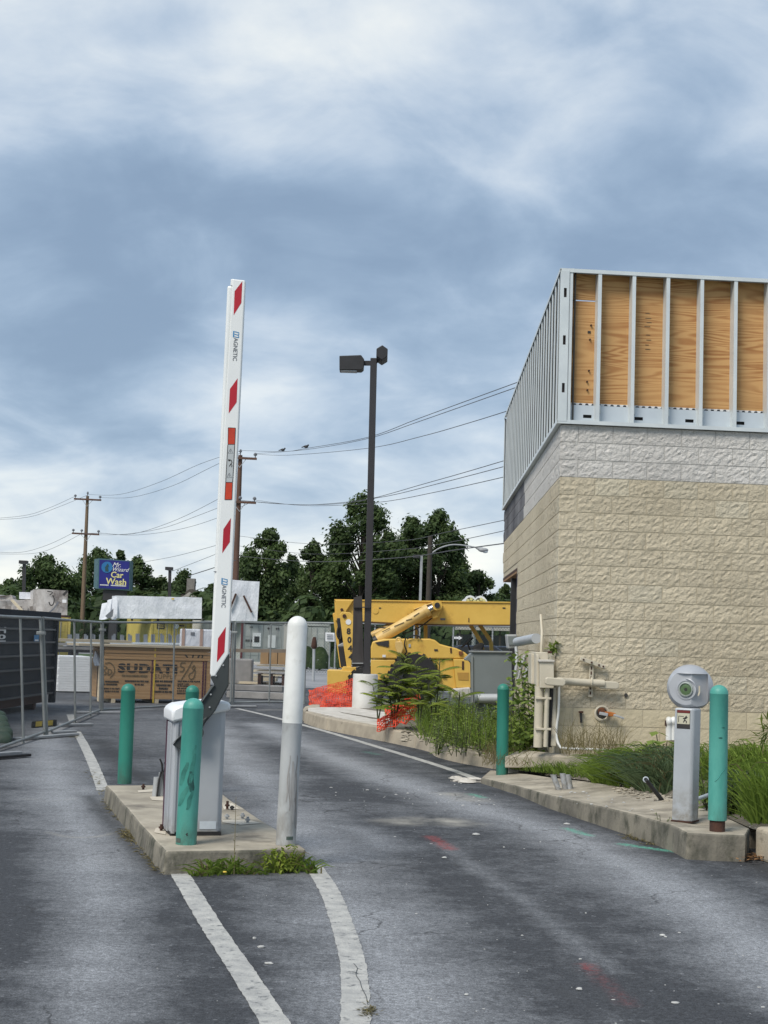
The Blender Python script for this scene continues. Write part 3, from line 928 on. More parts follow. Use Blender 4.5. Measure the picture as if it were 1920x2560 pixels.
def bed():
    mb = MB()
    front = [p + Vector((0.02, 0.16, -0.02)) for p in kerb_front[:-1]]
    front += [gp(1262, 1918, .07), gp(1330, 1934, .10), gp(1480, 1953, .14), gp(1600, 1975, .17), gp(1700, 2000, .18), gp(1800, 2036, .19),
              gp(1880, 2072, .19), gp(2050, 2100, .2), Vector((6.6, 10.9, .2))]
    backp = []
    for p in front:
        if p.y < 18.6:
            yb = 17.0 + 0.082 * (max(p.x, C0.x) - C0.x) + 0.1
            backp.append(Vector((p.x + 0.1, max(yb, p.y + 1.5), 0.40 if p.x > 1.6 else 0.30)))
        else:
            backp.append(Vector((p.x + 1.5, p.y + 4, 0.22)))
    rows = 9
    vs = []
    for a, b in zip(front, backp):
        for k in range(rows):
            p = a.lerp(b, k / (rows - 1))
            p.z += 0.05 * mnoise.noise(p * 1.7) * (1 if 0 < k else 0)
            vs.append(p)
    n = len(front)
    mb.add(vs, [(i * rows + k, (i + 1) * rows + k, (i + 1) * rows + k + 1, i * rows + k + 1)
                for i in range(n - 1) for k in range(rows - 1)])
    return obj('planting_bed', mb, M_SOIL, smooth=60)


struct(bed())
# sidewalk pad at the kerb's far end
pad = [gp(770, 1777, .215), gp(873, 1800, .215), gp(960, 1816, .215), gp(985, 1790, .215), gp(950, 1768, .215), gp(800, 1768, .215), gp(770, 1770, .215)]
struct(obj('sidewalk_pad', MB().prism(pad, (0, 0, -0.2)), M_PALECONC))

# kerb stones, one object each
kr = bpy.data.objects.new('kerb', None); COL.objects.link(kr); ROOTS['kerb'] = Matrix.Identity(4)
kr['kind'] = 'structure'
kl = catmull(kerb_front, 3)
cuts = [0, 4, 9, 13, 16, 18, 21, 24, len(kl) - 1]
for a, b in zip(cuts[:-1], cuts[1:]):
    pts = kl[a:b + 1]
    mb = MB(); vs = []
    for i, p in enumerate(pts):
        d = (pts[min(i + 1, len(pts) - 1)] - pts[max(i - 1, 0)]); d.z = 0; d.normalize()
        nrm = Vector((-d.y, d.x, 0))
        if nrm.y < 0: nrm = -nrm
        q = p.copy()
        if i == 0: q = q + d * 0.006
        if i == len(pts) - 1: q = q - d * 0.006
        f = q - nrm * 0.03; f.z = -0.05
        f2 = q + nrm * 0.16
        f3 = f2.copy(); f3.z = -0.05
        vs += [q, f2, f3, f]
    n = len(pts)
    fs = [(4 * i + k, 4 * i + (k + 1) % 4, 4 * i + 4 + (k + 1) % 4, 4 * i + 4 + k) for i in range(n - 1) for k in range(4)]
    fs += [(0, 1, 2, 3), (4 * n - 4, 4 * n - 3, 4 * n - 2, 4 * n - 1)]
    mb.add(vs, fs)
    obj('kerb_stone', mb, M_KERBF, kr, bevel=0.025, seg=3)
# round end of the kerb, running back
mb = MB()
e = [gp(763, 1778, .21), gp(757, 1772, .21), gp(762, 1766, .21), gp(778, 1761, .21), gp(800, 1761, .21), gp(800, 1767, .21), gp(775, 1770, .21)]
mb.prism(e, (0, 0, -0.26))
obj('kerb_stone', mb, M_KERBF, kr, bevel=0.02)
# kerb stones on the right edge of the frame
mb = MB(); a = gp(1889, 2150, 0.0); b = gp(2010, 2190, 0.0)
mb.bar(a + Vector((0.12, 0.08, 0.12)), b + Vector((0.12, 0.08, 0.12)), 0.24, 0.26)
obj('kerb_stone', mb, M_KERBF, kr, bevel=0.035, seg=3)
mb = MB(); a2 = b + Vector((0.02, 0, 0)); b2 = Vector((6.4, b.y - 0.1, 0))
mb.bar(a2 + Vector((0.12, 0.08, 0.12)), b2 + Vector((0.12, 0.08, 0.12)), 0.24, 0.26)
obj('kerb_stone', mb, M_KERBF, kr, bevel=0.035, seg=3)
mb = MB().bar(gp(1866, 2118, 0) + Vector((0.03, 0.12, 0.05)), gp(1880, 2126, 0) + Vector((0.05, 0.12, 0.05)), 0.1, 0.2)
obj('kerb_stone', mb, M_KERBF, kr, bevel=0.02, seg=2)

# concrete footing strip under the wall that faces us
fp = [gp(1262, 1891, .30), gp(1400, 1890, .34), gp(1560, 1900, .34), C0 + UR * 0.8, C0 - UR * 0.02, gp(1300, 1874, .33)]
fp = [Vector((p.x, p.y, max(p.z, .27) if p.z > 0 else .36)) for p in fp]
struct(obj('footing_strip', MB().prism(fp, (0, 0, -0.13)), M_CONC, bevel=0.012))

# ================================================================== THE BLOCK BUILDING
bld = thing('block_building', 'tan and grey split face block building with bare metal stud parapet', 'building', (C0.x, C0.y, Z_BASE))
FR = frame(Vector((C0.x, C0.y, Z_BASE)), UR, (0, 0, 1))        # x along the wall, y into the building
FL = frame(Vector((C0.x, C0.y, Z_BASE)), -UL, (0, 0, 1))       # x from far end to corner (negative values run away)
BW, BL, JOINT = 0.4064, 0.3964, 0.010


def block_mesh(name, seed, w, mat, amp=0.026, nu=12, nv=6, h=0.1934):
    mb = MB(); vs = []
    for j in range(nv + 1):
        for i in range(nu + 1):
            u, v = i / nu, j / nv
            edge = min(1.0, 0.25 + min(u, 1 - u) * 14, 0.25 + min(v, 1 - v) * 8)
            p = Vector((u * w * 13 + seed * 11.3, v * h * 24, seed * 3.7))
            d = (mnoise.noise(p) * 0.6 + mnoise.noise(p * 2.1) * 0.5 + 0.18) * amp
            vs.append(Vector((u * w, -0.004 - max(-0.006, d) * edge, v * h)))
    fs = [(j * (nu + 1) + i, j * (nu + 1) + i + 1, (j + 1) * (nu + 1) + i + 1, (j + 1) * (nu + 1) + i)
          for j in range(nv) for i in range(nu)]
    mb.add(vs, fs)
    b = [(0, 0.03, 0), (w, 0.03, 0), (w, 0.03, h), (0, 0.03, h)]
    o = len(mb.v); mb.v += [Vector(p) for p in b]
    row = lambda j: [j * (nu + 1) + i for i in range(nu + 1)]
    mb.f.append(tuple(row(0)[::-1]) + (o, o + 1))
    mb.f.append(tuple(row(nv)) + (o + 2, o + 3))
    mb.f.append(tuple(j * (nu + 1) for j in range(nv + 1)) + (o + 3, o))
    mb.f.append(tuple((nv - j) * (nu + 1) + nu for j in range(nv + 1)) + (o + 1, o + 2))
    return mb


def tri_mesh(mb, name, mat):
    me = bpy.data.meshes.new(name)
    me.from_pydata([tuple(v) for v in mb.v], [], mb.f); me.update()
    me.materials.append(mat)
    return me


BM = {}
for key, mat in (('tan', M_BLOCK), ('pale', M_BLOCKPALE), ('grey', M_BLOCKGREY), ('smooth', M_BLOCKSMOOTH), ('dark', M_BLOCKDARK)):
    for kind, w in (('full', BL), ('half', 0.1932)):
        amp = 0.005 if key == 'smooth' else 0.0155
        BM[key, kind] = [tri_mesh(block_mesh('block', s + (50 if kind == 'half' else 0), w, mat, amp, 12 if kind == 'full' else 7), 'block', mat)
                         for s in range(10)]
inv_b = ROOTS[bld.name].inverted()
n_blocks = 0


def block(F, x, z, key, kind):
    global n_blocks
    me = rnd.choice(BM[key, kind])
    m = inv_b @ F @ Matrix.Translation((x + JOINT / 2, 0, z + JOINT / 2))
    link('block', me, bld, m=m)
    n_blocks += 1


# core walls (the mortar plane) - right wall, then the long wall with its opening
WLEN_R, WLEN_L = 4.2, 11.6
OP0, OP_Z = 7.35, 2.36          # the opening: distance along the long wall, head above the base
zg = 15 * COURSE
for nm, z0, z1, mt in (('wall', -0.6, zg, M_MORTAR), ('wall', zg, NCOURSE * COURSE, M_MORTARGREY)):
    mb = MB().box((WLEN_R / 2 + 0.02, 0.0965, (z0 + z1) / 2), (WLEN_R, 0.192, z1 - z0))
    obj(nm, place(mb, FR), mt, bld)
    mb = MB()
    if z1 <= zg:
        mb.box((-OP0 / 2 - 0.008, 0.1, (z0 + z1) / 2), (OP0 - 0.016, 0.192, z1 - z0))
        mb.box((-(OP0 + WLEN_L) / 2, 0.1, (OP_Z + z1) / 2), (WLEN_L - OP0, 0.192, z1 - OP_Z))
    else:
        mb.box((-WLEN_L / 2 - 0.008, 0.1, (z0 + z1) / 2), (WLEN_L - 0.016, 0.192, z1 - z0))
    obj(nm, place(mb, FL), mt, bld)
far_left = MB()
for c in range(NCOURSE):
    z = c * COURSE
    off = 0 if c % 2 == 0 else -BW / 2
    key = 'smooth' if c < 2 else ('grey' if c >= 15 else 'tan')
    x = 0.0
    if off:
        block(FR, 0.0, z, key, 'half'); x = BW / 2
    while x < WLEN_R - 0.2:
        k = key
        if key == 'tan' and rnd.random() < 0.07: k = 'pale'
        block(FR, x, z, k, 'full'); x += BW
    # the wall that runs away: the nearest blocks singly, the rest joined
    x = 0.0
    i = 0
    while x > -WLEN_L + 0.1:
        w = BW / 2 if (i == 0 and off == 0) else BW
        x -= w
        if x < -OP0 + 0.02 and z < OP_Z - 0.02:
            if x < -OP0 - 0.1: break
        k = 'grey' if c >= 15 else 'tan'
        if c >= 15 and x < -6.1: k = 'dark'
        if c < 15 and (i == 0 or (c < 5 and i < 3)): k = 'pale'
        if x > -1.7:
            block(FL, x, z, k, 'half' if w < 0.3 else 'full')
        else:
            far_left_k = k
            bmesh_ = block_mesh('b', rnd.randrange(100), BL, None, 0.014, 4, 3)
            m = FL @ Matrix.Translation((x + JOINT / 2, 0, z + JOINT / 2))
            BM.setdefault(('far', k), MB()).add([m @ v for v in bmesh_.v], bmesh_.f)
        i += 1
for k, mt in (('tan', M_BLOCK), ('grey', M_BLOCKGREY), ('dark', M_BLOCKDARK), ('pale', M_BLOCKPALE)):
    if ('far', k) in BM:
        o = obj('distant_blocks', BM['far', k], mt, bld)
        o['kind'] = 'stuff'
# pilaster shadow joint near the right edge of the frame: a vertical movement joint
obj('movement_joint', place(MB().box((3.86, -0.02, 1.6), (0.02, 0.01, 3.3)), FR), M_MORTARGREY, bld)

# opening: soffit board, jamb, steel columns
mb = MB().box((-(OP0 + WLEN_L) / 2, 0.55, OP_Z - 0.06), (WLEN_L - OP0 - 0.02, 1.1, 0.05))
obj('soffit', place(mb, FL), pm('soffit_board', (0.36, 0.20, 0.09), (0.27, 0.15, 0.07), scale=3, rough=0.8), bld)
mb = MB().box((-(OP0 + WLEN_L) / 2, 0.02, OP_Z - 0.03), (WLEN_L - OP0 - 0.02, 0.05, 0.04))
obj('fascia', place(mb, FL), M_RUST, bld)
for xx, w in ((-9.3, 0.11), (-7.5, 0.08)):
    mb = MB().box((xx, 0.07, (OP_Z - 0.1 - 0.6) / 2), (w, w, OP_Z + 0.5))
    obj('steel_column', place(mb, FL), M_DARK, bld, bevel=0.006)
mb = MB().box((-OP0 - 0.06, 0.1, OP_Z / 2 - 0.35), (0.06, 0.21, OP_Z + 0.6))
obj('jamb', place(mb, FL), pm('dark_jamb', (0.02, 0.018, 0.04), (0.03, 0.026, 0.05), scale=3), bld)

# --- parapet of light steel studs
PH = 1.83
ZP = NCOURSE * COURSE
FRO = 0.05          # how far the studs stand proud of the wall


def c_stud(h, w=0.042, d=0.15, t=0.006):
    """C section, flange towards -y"""
    p = [(0, 0), (w, 0), (w, 0.0125), (w - t, 0.0125), (w - t, t), (t, t), (t, d - t), (w - t, d - t), (w - t, d - 0.0125), (w, d - 0.0125), (w, d), (0, d)]
    return MB().prism([Vector((x, y, 0)) for x, y in p], (0, 0, h))


ms = c_stud(PH - 0.06).mesh('stud', None, None, M_STUD)


def deep_stud(h, w=0.11, d=0.15, t=0.004, lip=0.0115):  # flange widened so the stud cavities fall into deeper shade
    p = [(0, 0), (w, 0), (w, lip), (w - t, lip), (w - t, t), (t, t), (t, d - t), (w - t, d - t), (w - t, d - lip), (w, d - lip), (w, d), (0, d)]
    return MB().prism([Vector((x, y, 0)) for x, y in p], (0, 0, h))


msl = deep_stud(PH - 0.06).mesh('stud', None, None, M_STUD)
for i in range(10):
    x = 0.391 + i * BW
    if x > WLEN_R: break
    link('stud', ms, bld, m=inv_b @ FR @ Matrix.Translation((x, -FRO, ZP + 0.03)))
for i in range(27):
    x = -0.30 - i * 0.4064
    if x < -WLEN_L + 0.25: break
    link('stud', msl, bld, m=inv_b @ FL @ Matrix.Translation((x, -FRO, ZP + 0.03)))
link('stud', ms, bld, m=inv_b @ FL @ Matrix.Translation((-WLEN_L + 0.02, -FRO, ZP + 0.03)))
M_CAVITY_SHADE = pm('painted_cavity_shade', (0.022, 0.024, 0.026), (0.03, 0.032, 0.034), scale=9, rough=0.9)  # black fill added in the stud cavities to paint the shade between studs
mf = MB().box((0.056, 0.0735, (PH - 0.07) / 2), (0.100, 0.122, PH - 0.07)).mesh('cavity_shade_fill', None, None, M_CAVITY_SHADE)
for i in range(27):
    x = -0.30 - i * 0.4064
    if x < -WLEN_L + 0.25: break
    link('cavity_shade_fill', mf, bld, m=inv_b @ FL @ Matrix.Translation((x, -FRO, ZP + 0.035)))
for F, a, b in ((FR, -FRO, WLEN_R), (FL, -WLEN_L, FRO)):
    for z, nm in ((ZP + 0.004, 'bottom_track'), (ZP + PH - 0.045, 'top_track')):
        mb = MB()
        mb.box(((a + b) / 2, -FRO - 0.004, z + 0.022), (b - a, 0.004, 0.044))
        mb.box(((a + b) / 2, -FRO + 0.075, z + (0.004 if nm[0] == 'b' else 0.042)), (b - a, 0.154, 0.004))
        mb.box(((a + b) / 2, -FRO + 0.154, z + 0.022), (b - a, 0.004, 0.044))
        if F is FL: mb = place(mb, Matrix.Translation((-0.003, -0.003, 0.0015)))
        obj(nm, place(mb, F), M_STUD, bld)
# corner post: a web with slots seen from the front
cw = 0.096
slot = MB()
slots = (0.42, 0.98, 1.54)
zz = [0.03]
for s in slots: zz += [s - 0.055, s + 0.055]
zz.append(PH - 0.03)
for i in range(len(zz) - 1):
    z0, z1 = zz[i], zz[i + 1]
    if i % 2 == 0:
        slot.box((-FRO + cw / 2, -FRO - 0.007, ZP + (z0 + z1) / 2), (cw, 0.004, z1 - z0))
    else:
        slot.box((-FRO + 0.017, -FRO - 0.007, ZP + (z0 + z1) / 2), (0.034, 0.004, z1 - z0))
        slot.box((-FRO + cw - 0.0145, -FRO - 0.007, ZP + (z0 + z1) / 2), (0.029, 0.004, z1 - z0))
slot.box((-FRO - 0.002, -FRO + 0.012, ZP + PH / 2), (0.004, 0.036, PH - 0.06))
slot.box((-FRO + cw + 0.002, -FRO + 0.012, ZP + PH / 2), (0.004, 0.036, PH - 0.06))
obj('corner_stud', place(slot, FR), M_STUD, bld)
mb = MB().box((-FRO + cw / 2, -FRO + 0.05, ZP + PH / 2), (cw - 0.02, 0.004, PH - 0.1))  # dark strip behind the slots, with shade put into its colour
obj('slot_shade_strip', place(mb, FR), pm('shadowed_steel', (0.14, 0.10, 0.09), (0.10, 0.08, 0.07), scale=5), bld)
mb = MB().box((0.074, -FRO + 0.012, ZP + PH / 2), (0.034, 0.02, PH - 0.07))
obj('stud', place(mb, FR), M_STUD, bld)

# plywood sheathing between the studs, one sheet to a bay
PLYY = 0.105
xs = [0.05] + [0.391 + i * BW + 0.02 for i in range(10) if 0.391 + i * BW < WLEN_R]
for i in range(len(xs) - 1):
    a, b = xs[i], xs[i + 1]
    w = b - a - 0.004
    if i == 0:
        for z0, z1 in ((0.275, 1.485), (1.50, PH - 0.02)):
            me = MB().box((w / 2, 0, (z1 - z0) / 2), (w, 0.015, z1 - z0)).mesh('plywood_sheet', None, None, M_PLY)
            link('plywood_sheet', me, bld, m=inv_b @ FR @ Matrix.Translation((a, PLYY, ZP + z0)))
    else:
        me = MB().box((w / 2, 0, (PH - 0.02 - 0.275) / 2), (w, 0.015, PH - 0.02 - 0.275)).mesh('plywood_sheet', None, None, M_PLY)
        link('plywood_sheet', me, bld, m=inv_b @ FR @ Matrix.Translation((a, PLYY, ZP + 0.275)))
mb = MB().box((-WLEN_L / 2, PLYY + 0.03, ZP + PH / 2), (WLEN_L - 0.1, 0.015, PH - 0.05))
obj('sheathing', place(mb, FL), pm('dark_sheathing', (0.10, 0.09, 0.075), (0.07, 0.065, 0.055), scale=3, rough=0.8), bld)
# bolts through the first sheet
for x, z in ((0.345, 1.20), (0.335, 1.03), (0.33, 0.66), (0.31, 0.53), (0.315, 0.43)):
    mb = MB().cyl((x, PLYY - 0.008, ZP + z), (x, PLYY - 0.03, ZP + z), 0.011, n=8)
    obj('bolt', place(mb, FR), M_RUST, bld)
mb = MB().box((0.325, PLYY - 0.012, ZP + 1.12), (0.035, 0.008, 0.025)); obj('bolt_plate', place(mb, FR), M_DARK, bld)
# stencilled grade mark
for i, (zc, wv) in enumerate(((1.38, .05), (1.32, .07), (1.27, .06), (1.22, .07), (1.12, .05), (1.06, .06), (1.0, .04), (0.95, .06))):
    mb = MB().box((1.02 + 0.01 * (i % 3), PLYY - 0.0095, ZP + zc), (wv, 0.002, 0.008))
    obj('grade_mark', place(mb, FR), M_FADEINK, bld)
# band of sheet steel along the foot, with slots, and the deck edge above it
bz0, bz1 = 0.045, 0.245
slx = [0.315, 0.925, 1.53, 2.14, 2.75, 3.35]
mb = MB(); xa = 0.09
sh = 0.019
for sx in slx:
    mb.box(((xa + sx - 0.05) / 2, PLYY - 0.045, ZP + (bz0 + bz1) / 2), (sx - 0.05 - xa, 0.004, bz1 - bz0))
    mb.box((sx, PLYY - 0.045, ZP + (bz0 + 0.115 - sh) / 2 + 0.0), (0.10, 0.004, 0.115 - sh - bz0))
    mb.box((sx, PLYY - 0.045, ZP + (0.115 + sh + bz1) / 2), (0.10, 0.004, bz1 - 0.115 - sh))
    xa = sx + 0.05
mb.box(((xa + WLEN_R) / 2, PLYY - 0.045, ZP + (bz0 + bz1) / 2), (WLEN_R - xa, 0.004, bz1 - bz0))
obj('sheet_band', place(mb, FR), M_STEELSHEET, bld)
mb = MB().box((WLEN_R / 2 + 0.05, PLYY + 0.0, ZP + 0.135), (WLEN_R - 0.1, 0.004, 0.27))
obj('band_backing', place(mb, FR), M_DARK, bld)
vs = []; pitch = 0.075; n = int((WLEN_R - 0.1) / pitch)
mb = MB()
for i in range(n):
    x = 0.1 + i * pitch
    mb.prism([Vector((x + 0.002, PLYY - 0.012, ZP + 0.274)), Vector((x + 0.012, PLYY - 0.012, ZP + 0.252)), Vector((x + 0.042, PLYY - 0.012, ZP + 0.252)),
              Vector((x + 0.052, PLYY - 0.012, ZP + 0.274))], (0, 0.008, 0))
obj('deck_edge', place(mb, FR), M_WHITE, bld)
for i in range(6):
    x = 0.391 + i * BW + 0.065
    mb = MB().box((x, PLYY - 0.06, ZP + 0.205), (0.03, 0.022, 0.09))
    obj('clip', place(mb, FR), M_STUD, bld)
# roof deck behind the parapet so the frame has something to stand on
mb = MB().prism([FR @ Vector((0.1, 0.15, ZP + 0.2)), FR @ Vector((WLEN_R, 0.15, ZP + 0.2)), FR @ Vector((WLEN_R, 6, ZP + 0.2)), FL @ Vector((-WLEN_L + 0.1, 4, ZP + 0.2)), FL @ Vector((-WLEN_L + 0.1, 0.2, ZP + 0.2))], (0, 0, -0.1))
obj('roof_deck', mb, M_STEELSHEET, bld)

# ================================================================== TREES
def leaf_attr(me, tints):
    a = me.attributes.new('tint', 'FLOAT', 'FACE')
    a.data.foreach_set('value', np.asarray(tints, dtype=np.float32))


def tree(px, top, hw, D, seed, shape=1.0, density=1.0, base_z=0.0, leaf=0.165, name='broadleaf_tree', label='', lift=0.12):
    """px, top, hw: where the crown stands in the photograph and half its width there"""
    r = random.Random(seed)
    hz = 1595 + (px - 960) * math.tan(ROLL)
    h = (hz - top) * D / F_PX + CAM_H
    w = hw * 1.36 * D / F_PX
    p = at(px, hz, D)
    t = thing(name, label, 'tree', (p.x, D, base_z), r.uniform(0, 6.28), 'trees behind the yard')
    crown_z0 = h * lift
    H = h - crown_z0
    lobes = []
    nl = int(26 + 16 * h / 10)

    def prof(f):
        if shape < 1: return max(0.18, math.sin(math.pi * min(1, 0.2 + 0.8 * f)) ** 0.55)
        return 0.85 + 0.3 * f if f < 0.55 else max(0.16, ((1 - f) / 0.45) ** 0.5)
    for i in range(nl):
        f = (i + r.random()) / nl
        pf = prof(f)
        lr = w * r.uniform(0.18, 0.34) * (0.5 + 0.5 * pf)
        rad = max(0, pf * w * r.uniform(0.75, 1.12) - lr * 0.7) * (r.random() ** 0.3)
        a = r.uniform(0, 6.283)
        lobes.append((Vector((rad * math.cos(a), rad * math.sin(a), crown_z0 + f * H * 0.96)), lr, r.random()))
    lobes.append((Vector((0, 0, h - w * 0.15)), w * 0.17, 0.6))
    mb = MB(); tints = []
    trunk = MB()
    trunk.tube([(0, 0, -0.2), (0.05, 0.03, h * 0.3), (-0.06, 0.05, h * 0.62), (0, 0, h * 0.9)], [h * 0.022, h * 0.017, h * 0.01, h * 0.003], 7)
    for c, lr, tint in lobes:
        k = max(0.25, min(0.75, (c.z / h) - 0.12))
        trunk.tube([(0, 0, h * k * 0.8), c * 0.5 + Vector((0, 0, h * k * 0.42)), c], [h * 0.008, h * 0.005, h * 0.002], 4, False)
        n = int(430 * density * (lr / (0.30 * w)) ** 1.6)
        for _ in range(n):
            d = Vector((r.gauss(0, 1), r.gauss(0, 1), r.gauss(0, 1))).normalized()
            q = c + d * lr * (r.random() ** 0.42) * r.uniform(0.7, 1.65) * (0.75 + 0.5 * abs(mnoise.noise(d * 2.2 + c)))
            q.z = max(q.z, 0.2)
            nrm = (d + Vector((r.gauss(0, .6), r.gauss(0, .6), r.gauss(0, .6) + 0.4))).normalized()
            x = nrm.orthogonal().normalized(); y = nrm.cross(x)
            s = leaf * r.uniform(0.6, 1.35)
            x, y = x * s, y * s * 0.62
            mb.add([q - x, q - y * 0.9, q + x, q + y], [(0, 1, 2, 3)])
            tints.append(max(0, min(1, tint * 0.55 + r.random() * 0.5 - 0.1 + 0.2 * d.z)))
    me = bpy.data.meshes.new('crown')
    me.from_pydata([tuple(v) for v in mb.v], [], mb.f); me.update()
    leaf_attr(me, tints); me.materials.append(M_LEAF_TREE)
    link('crown', me, t)
    obj('trunk', trunk, M_BARK, t, world=False, smooth=60)
    return t


TREES = [
    (16, 1452, 50, 132, .8, 'low dark tree at the left end of the treeline'),
    (108, 1392, 78, 128, .8, 'round dark tree behind the left parking lot lamp'),
    (236, 1372, 62, 150, 1, 'tall dark tree behind the tan utility pole'),
    (292, 1376, 34, 152, 1, 'narrow dark tree whose top shows above the car wash sign'),
    (338, 1392, 46, 146, 1, 'green tree just right of the car wash sign'),
    (398, 1442, 44, 146, .8, 'low bright green tree between car wash sign and lot lamp'),
    (452, 1428, 52, 150, .8, 'bushy tree right of the lot lamp above white lumber'),
    (524, 1462, 34, 150, .8, 'small tree behind the raised barrier arm'),
    (664, 1322, 74, 120, .9, 'dark tree right of the barrier and brown utility pole'),
    (776, 1352, 52, 126, 1, 'rounded dark tree left of the tall lamp pole'),
    (898, 1232, 92, 124, 1, 'tallest dark tree behind the tall lamp pole'),
    (1022, 1290, 70, 130, 1, 'open crowned tree right of the tallest tree'),
    (1092, 1276, 72, 128, 1, 'dark spreading tree behind the cobra head street light'),
    (1196, 1428, 66, 132, .8, 'low green tree below the cobra head street light'),
    (1262, 1462, 40, 140, 1, 'small dark tree at the building corner'),
    (606, 1392, 44, 155, .8, 'back row tree just right of the brown utility pole'),
    (722, 1388, 50, 155, .8, 'back row tree between the dark tree and the rounded tree'),
    (838, 1362, 52, 158, .8, 'back row tree left of the tallest tree'),
    (966, 1335, 56, 158, .8, 'back row tree between tallest and open crowned tree'),
    (1146, 1392, 50, 158, .8, 'back row tree right of the street light pole'),
    (62, 1432, 46, 158, .8, 'back row tree behind the left parking lot lamp pole'),
    (172, 1446, 40, 158, .8, 'back row tree left of the tan utility pole'),
    (420, 1462, 46, 160, .8, 'back row tree behind the lot lamp right of the sign'),
]
for i, (px, top, hw, D, sh, lb) in enumerate(TREES):
    tree(px, top, hw, D, 100 + i, sh, 1.15 if hw < 60 else 1.5, label=lb)
# understorey along the far side of the street: one mass
ux = random.Random(5)
mb = MB(); tints = []
for k in range(330):
    px = ux.choice([ux.uniform(-80, 560), ux.uniform(560, 1330), ux.uniform(560, 1330)])
    D = ux.uniform(112, 150)
    p = at(px, 1600, D); hh = ux.uniform(2.2, 5.2); rr = ux.uniform(1.2, 2.4)
    tt = ux.random()
    for _ in range(150):
        d = Vector((ux.gauss(0, 1), ux.gauss(0, 1), ux.gauss(0, 1))).normalized()
        q = Vector((p.x + d.x * rr, D + d.y * rr, hh * 0.5 + d.z * hh * 0.5))
        x = d.orthogonal().normalized() * 0.36 * ux.uniform(.6, 1.3); y = d.cross(x) * 0.6
        mb.add([q - x, q - y, q + x, q + y], [(0, 1, 2, 3)])
        tints.append(max(0, min(1, tt * 0.5 + ux.random() * 0.4)))
me = bpy.data.meshes.new('undergrowth'); me.from_pydata([tuple(v) for v in mb.v], [], mb.f); me.update()
leaf_attr(me, tints); me.materials.append(M_LEAF_TREE)
o = link('undergrowth', me); tag(o, 'dark understorey of bushes below the trees across the street', 'undergrowth', kind='stuff')
# clipped round bushes on the far lawn
for i, (px, py, hw, D) in enumerate(((800, 1622, 26, 70), (768, 1634, 22, 72), (845, 1628, 20, 74))):
    t = thing('clipped_bush', ('widest clipped green bush on the lawn left of the yellow crane', 'clipped bush half hidden by the white bollard',
              'smallest clipped bush behind the small white sign')[i], 'bush', (at(px, py, D).x, D, 0), 0, 'bushes on the far lawn')
    mb = MB(); tn = []
    w = hw * D / F_PX
    for _ in range(900):
        d = Vector((ux.gauss(0, 1), ux.gauss(0, 1), abs(ux.gauss(0, 1)))).normalized()
        q = Vector((d.x * w, d.y * w, 0.1 + d.z * 1.0))
        x = d.orthogonal().normalized() * 0.09; y = d.cross(x) * 0.7
        mb.add([q - x, q - y, q + x, q + y], [(0, 1, 2, 3)]); tn.append(ux.random() * 0.6 + 0.3 * d.z)
    me = bpy.data.meshes.new('foliage'); me.from_pydata([tuple(v) for v in mb.v], [], mb.f); me.update()
    leaf_attr(me, tn); me.materials.append(M_LEAF_TREE); link('foliage', me, t)
    obj('stem', MB().cyl((0, 0, 0), (0, 0, 0.5), 0.05, n=6), M_BARK, t, world=False)

# ================================================================== POLES, WIRES, LAMPS
def utility_pole(px0, pyt, D, lean_px, label, arms, mat, r=0.15, arm_mat=M_WOODPOLE):
    top = at(px0, pyt, D)
    base = at(px0 - lean_px, 1600, D); base.z = 0
    t = thing('utility_pole', label, 'utility pole', base)
    obj('pole', MB().tube([base, base.lerp(top, 0.5), top], [r * 1.2, r, r * 0.72], 10), mat, t, smooth=50)
    for (xl, xr, y, ins) in arms:
        a, b = at(xl, y - 0.0, D - 0.2), at(xr, y + (xr - xl) * 0.05, D - 0.2)
        ca = obj('crossarm', MB().bar(a, b, 0.11, 0.13), arm_mat, t)
        mid = at(px0 - 2, y + 12, D - 0.2)
        for s in (0.3, 0.7):
            q = a.lerp(b, s)
            if xl < px0 - 20 or s > 0.5:
                obj('brace', MB().bar(q, Vector((mid.x, mid.y, q.z - 0.55)), 0.03, 0.03), M_GREYPIPE, ca)
        for xi in ins:
            f = (xi - xl) / (xr - xl)
            q = a.lerp(b, f)
            obj('insulator', MB().lathe([(0.03, 0), (0.03, 0.12), (0.1, 0.14), (0.11, 0.22), (0.05, 0.3)], 8, q + Vector((0, 0, 0.05))), M_GREYINK, ca)
    obj('pole_pin', MB().lathe([(0.03, -0.1), (0.03, 0.15), (0.09, 0.2), (0.05, 0.34)], 8, top), M_GREYINK, t)
    return t


utility_pole(219, 1240, 116, 15, 'tan utility pole with two crossarms left of the car wash sign',
             [(185, 253, 1247, (188, 250)), (180, 248, 1333, (183, 204, 246))], M_WOODPOLE2, 0.16)
utility_pole(601, 1138, 86, 18, 'reddish brown utility pole half hidden by the barrier arm',
             [(558, 642, 1143, (561, 638)), (555, 640, 1253, (558, 600, 636))], M_WOODPOLE, 0.17)


def wire(pix, label, r=0.017, group='overhead wires'):
    pts = catmull([at(*p) for p in pix], 5)
    o = obj('overhead_wire', MB().tube(pts, r, 4, False), pm('wire_sheath', (0.05, 0.05, 0.055), (0.07, 0.07, 0.075), rough=0.6))
    tag(o, label, 'wire', group)
    return o


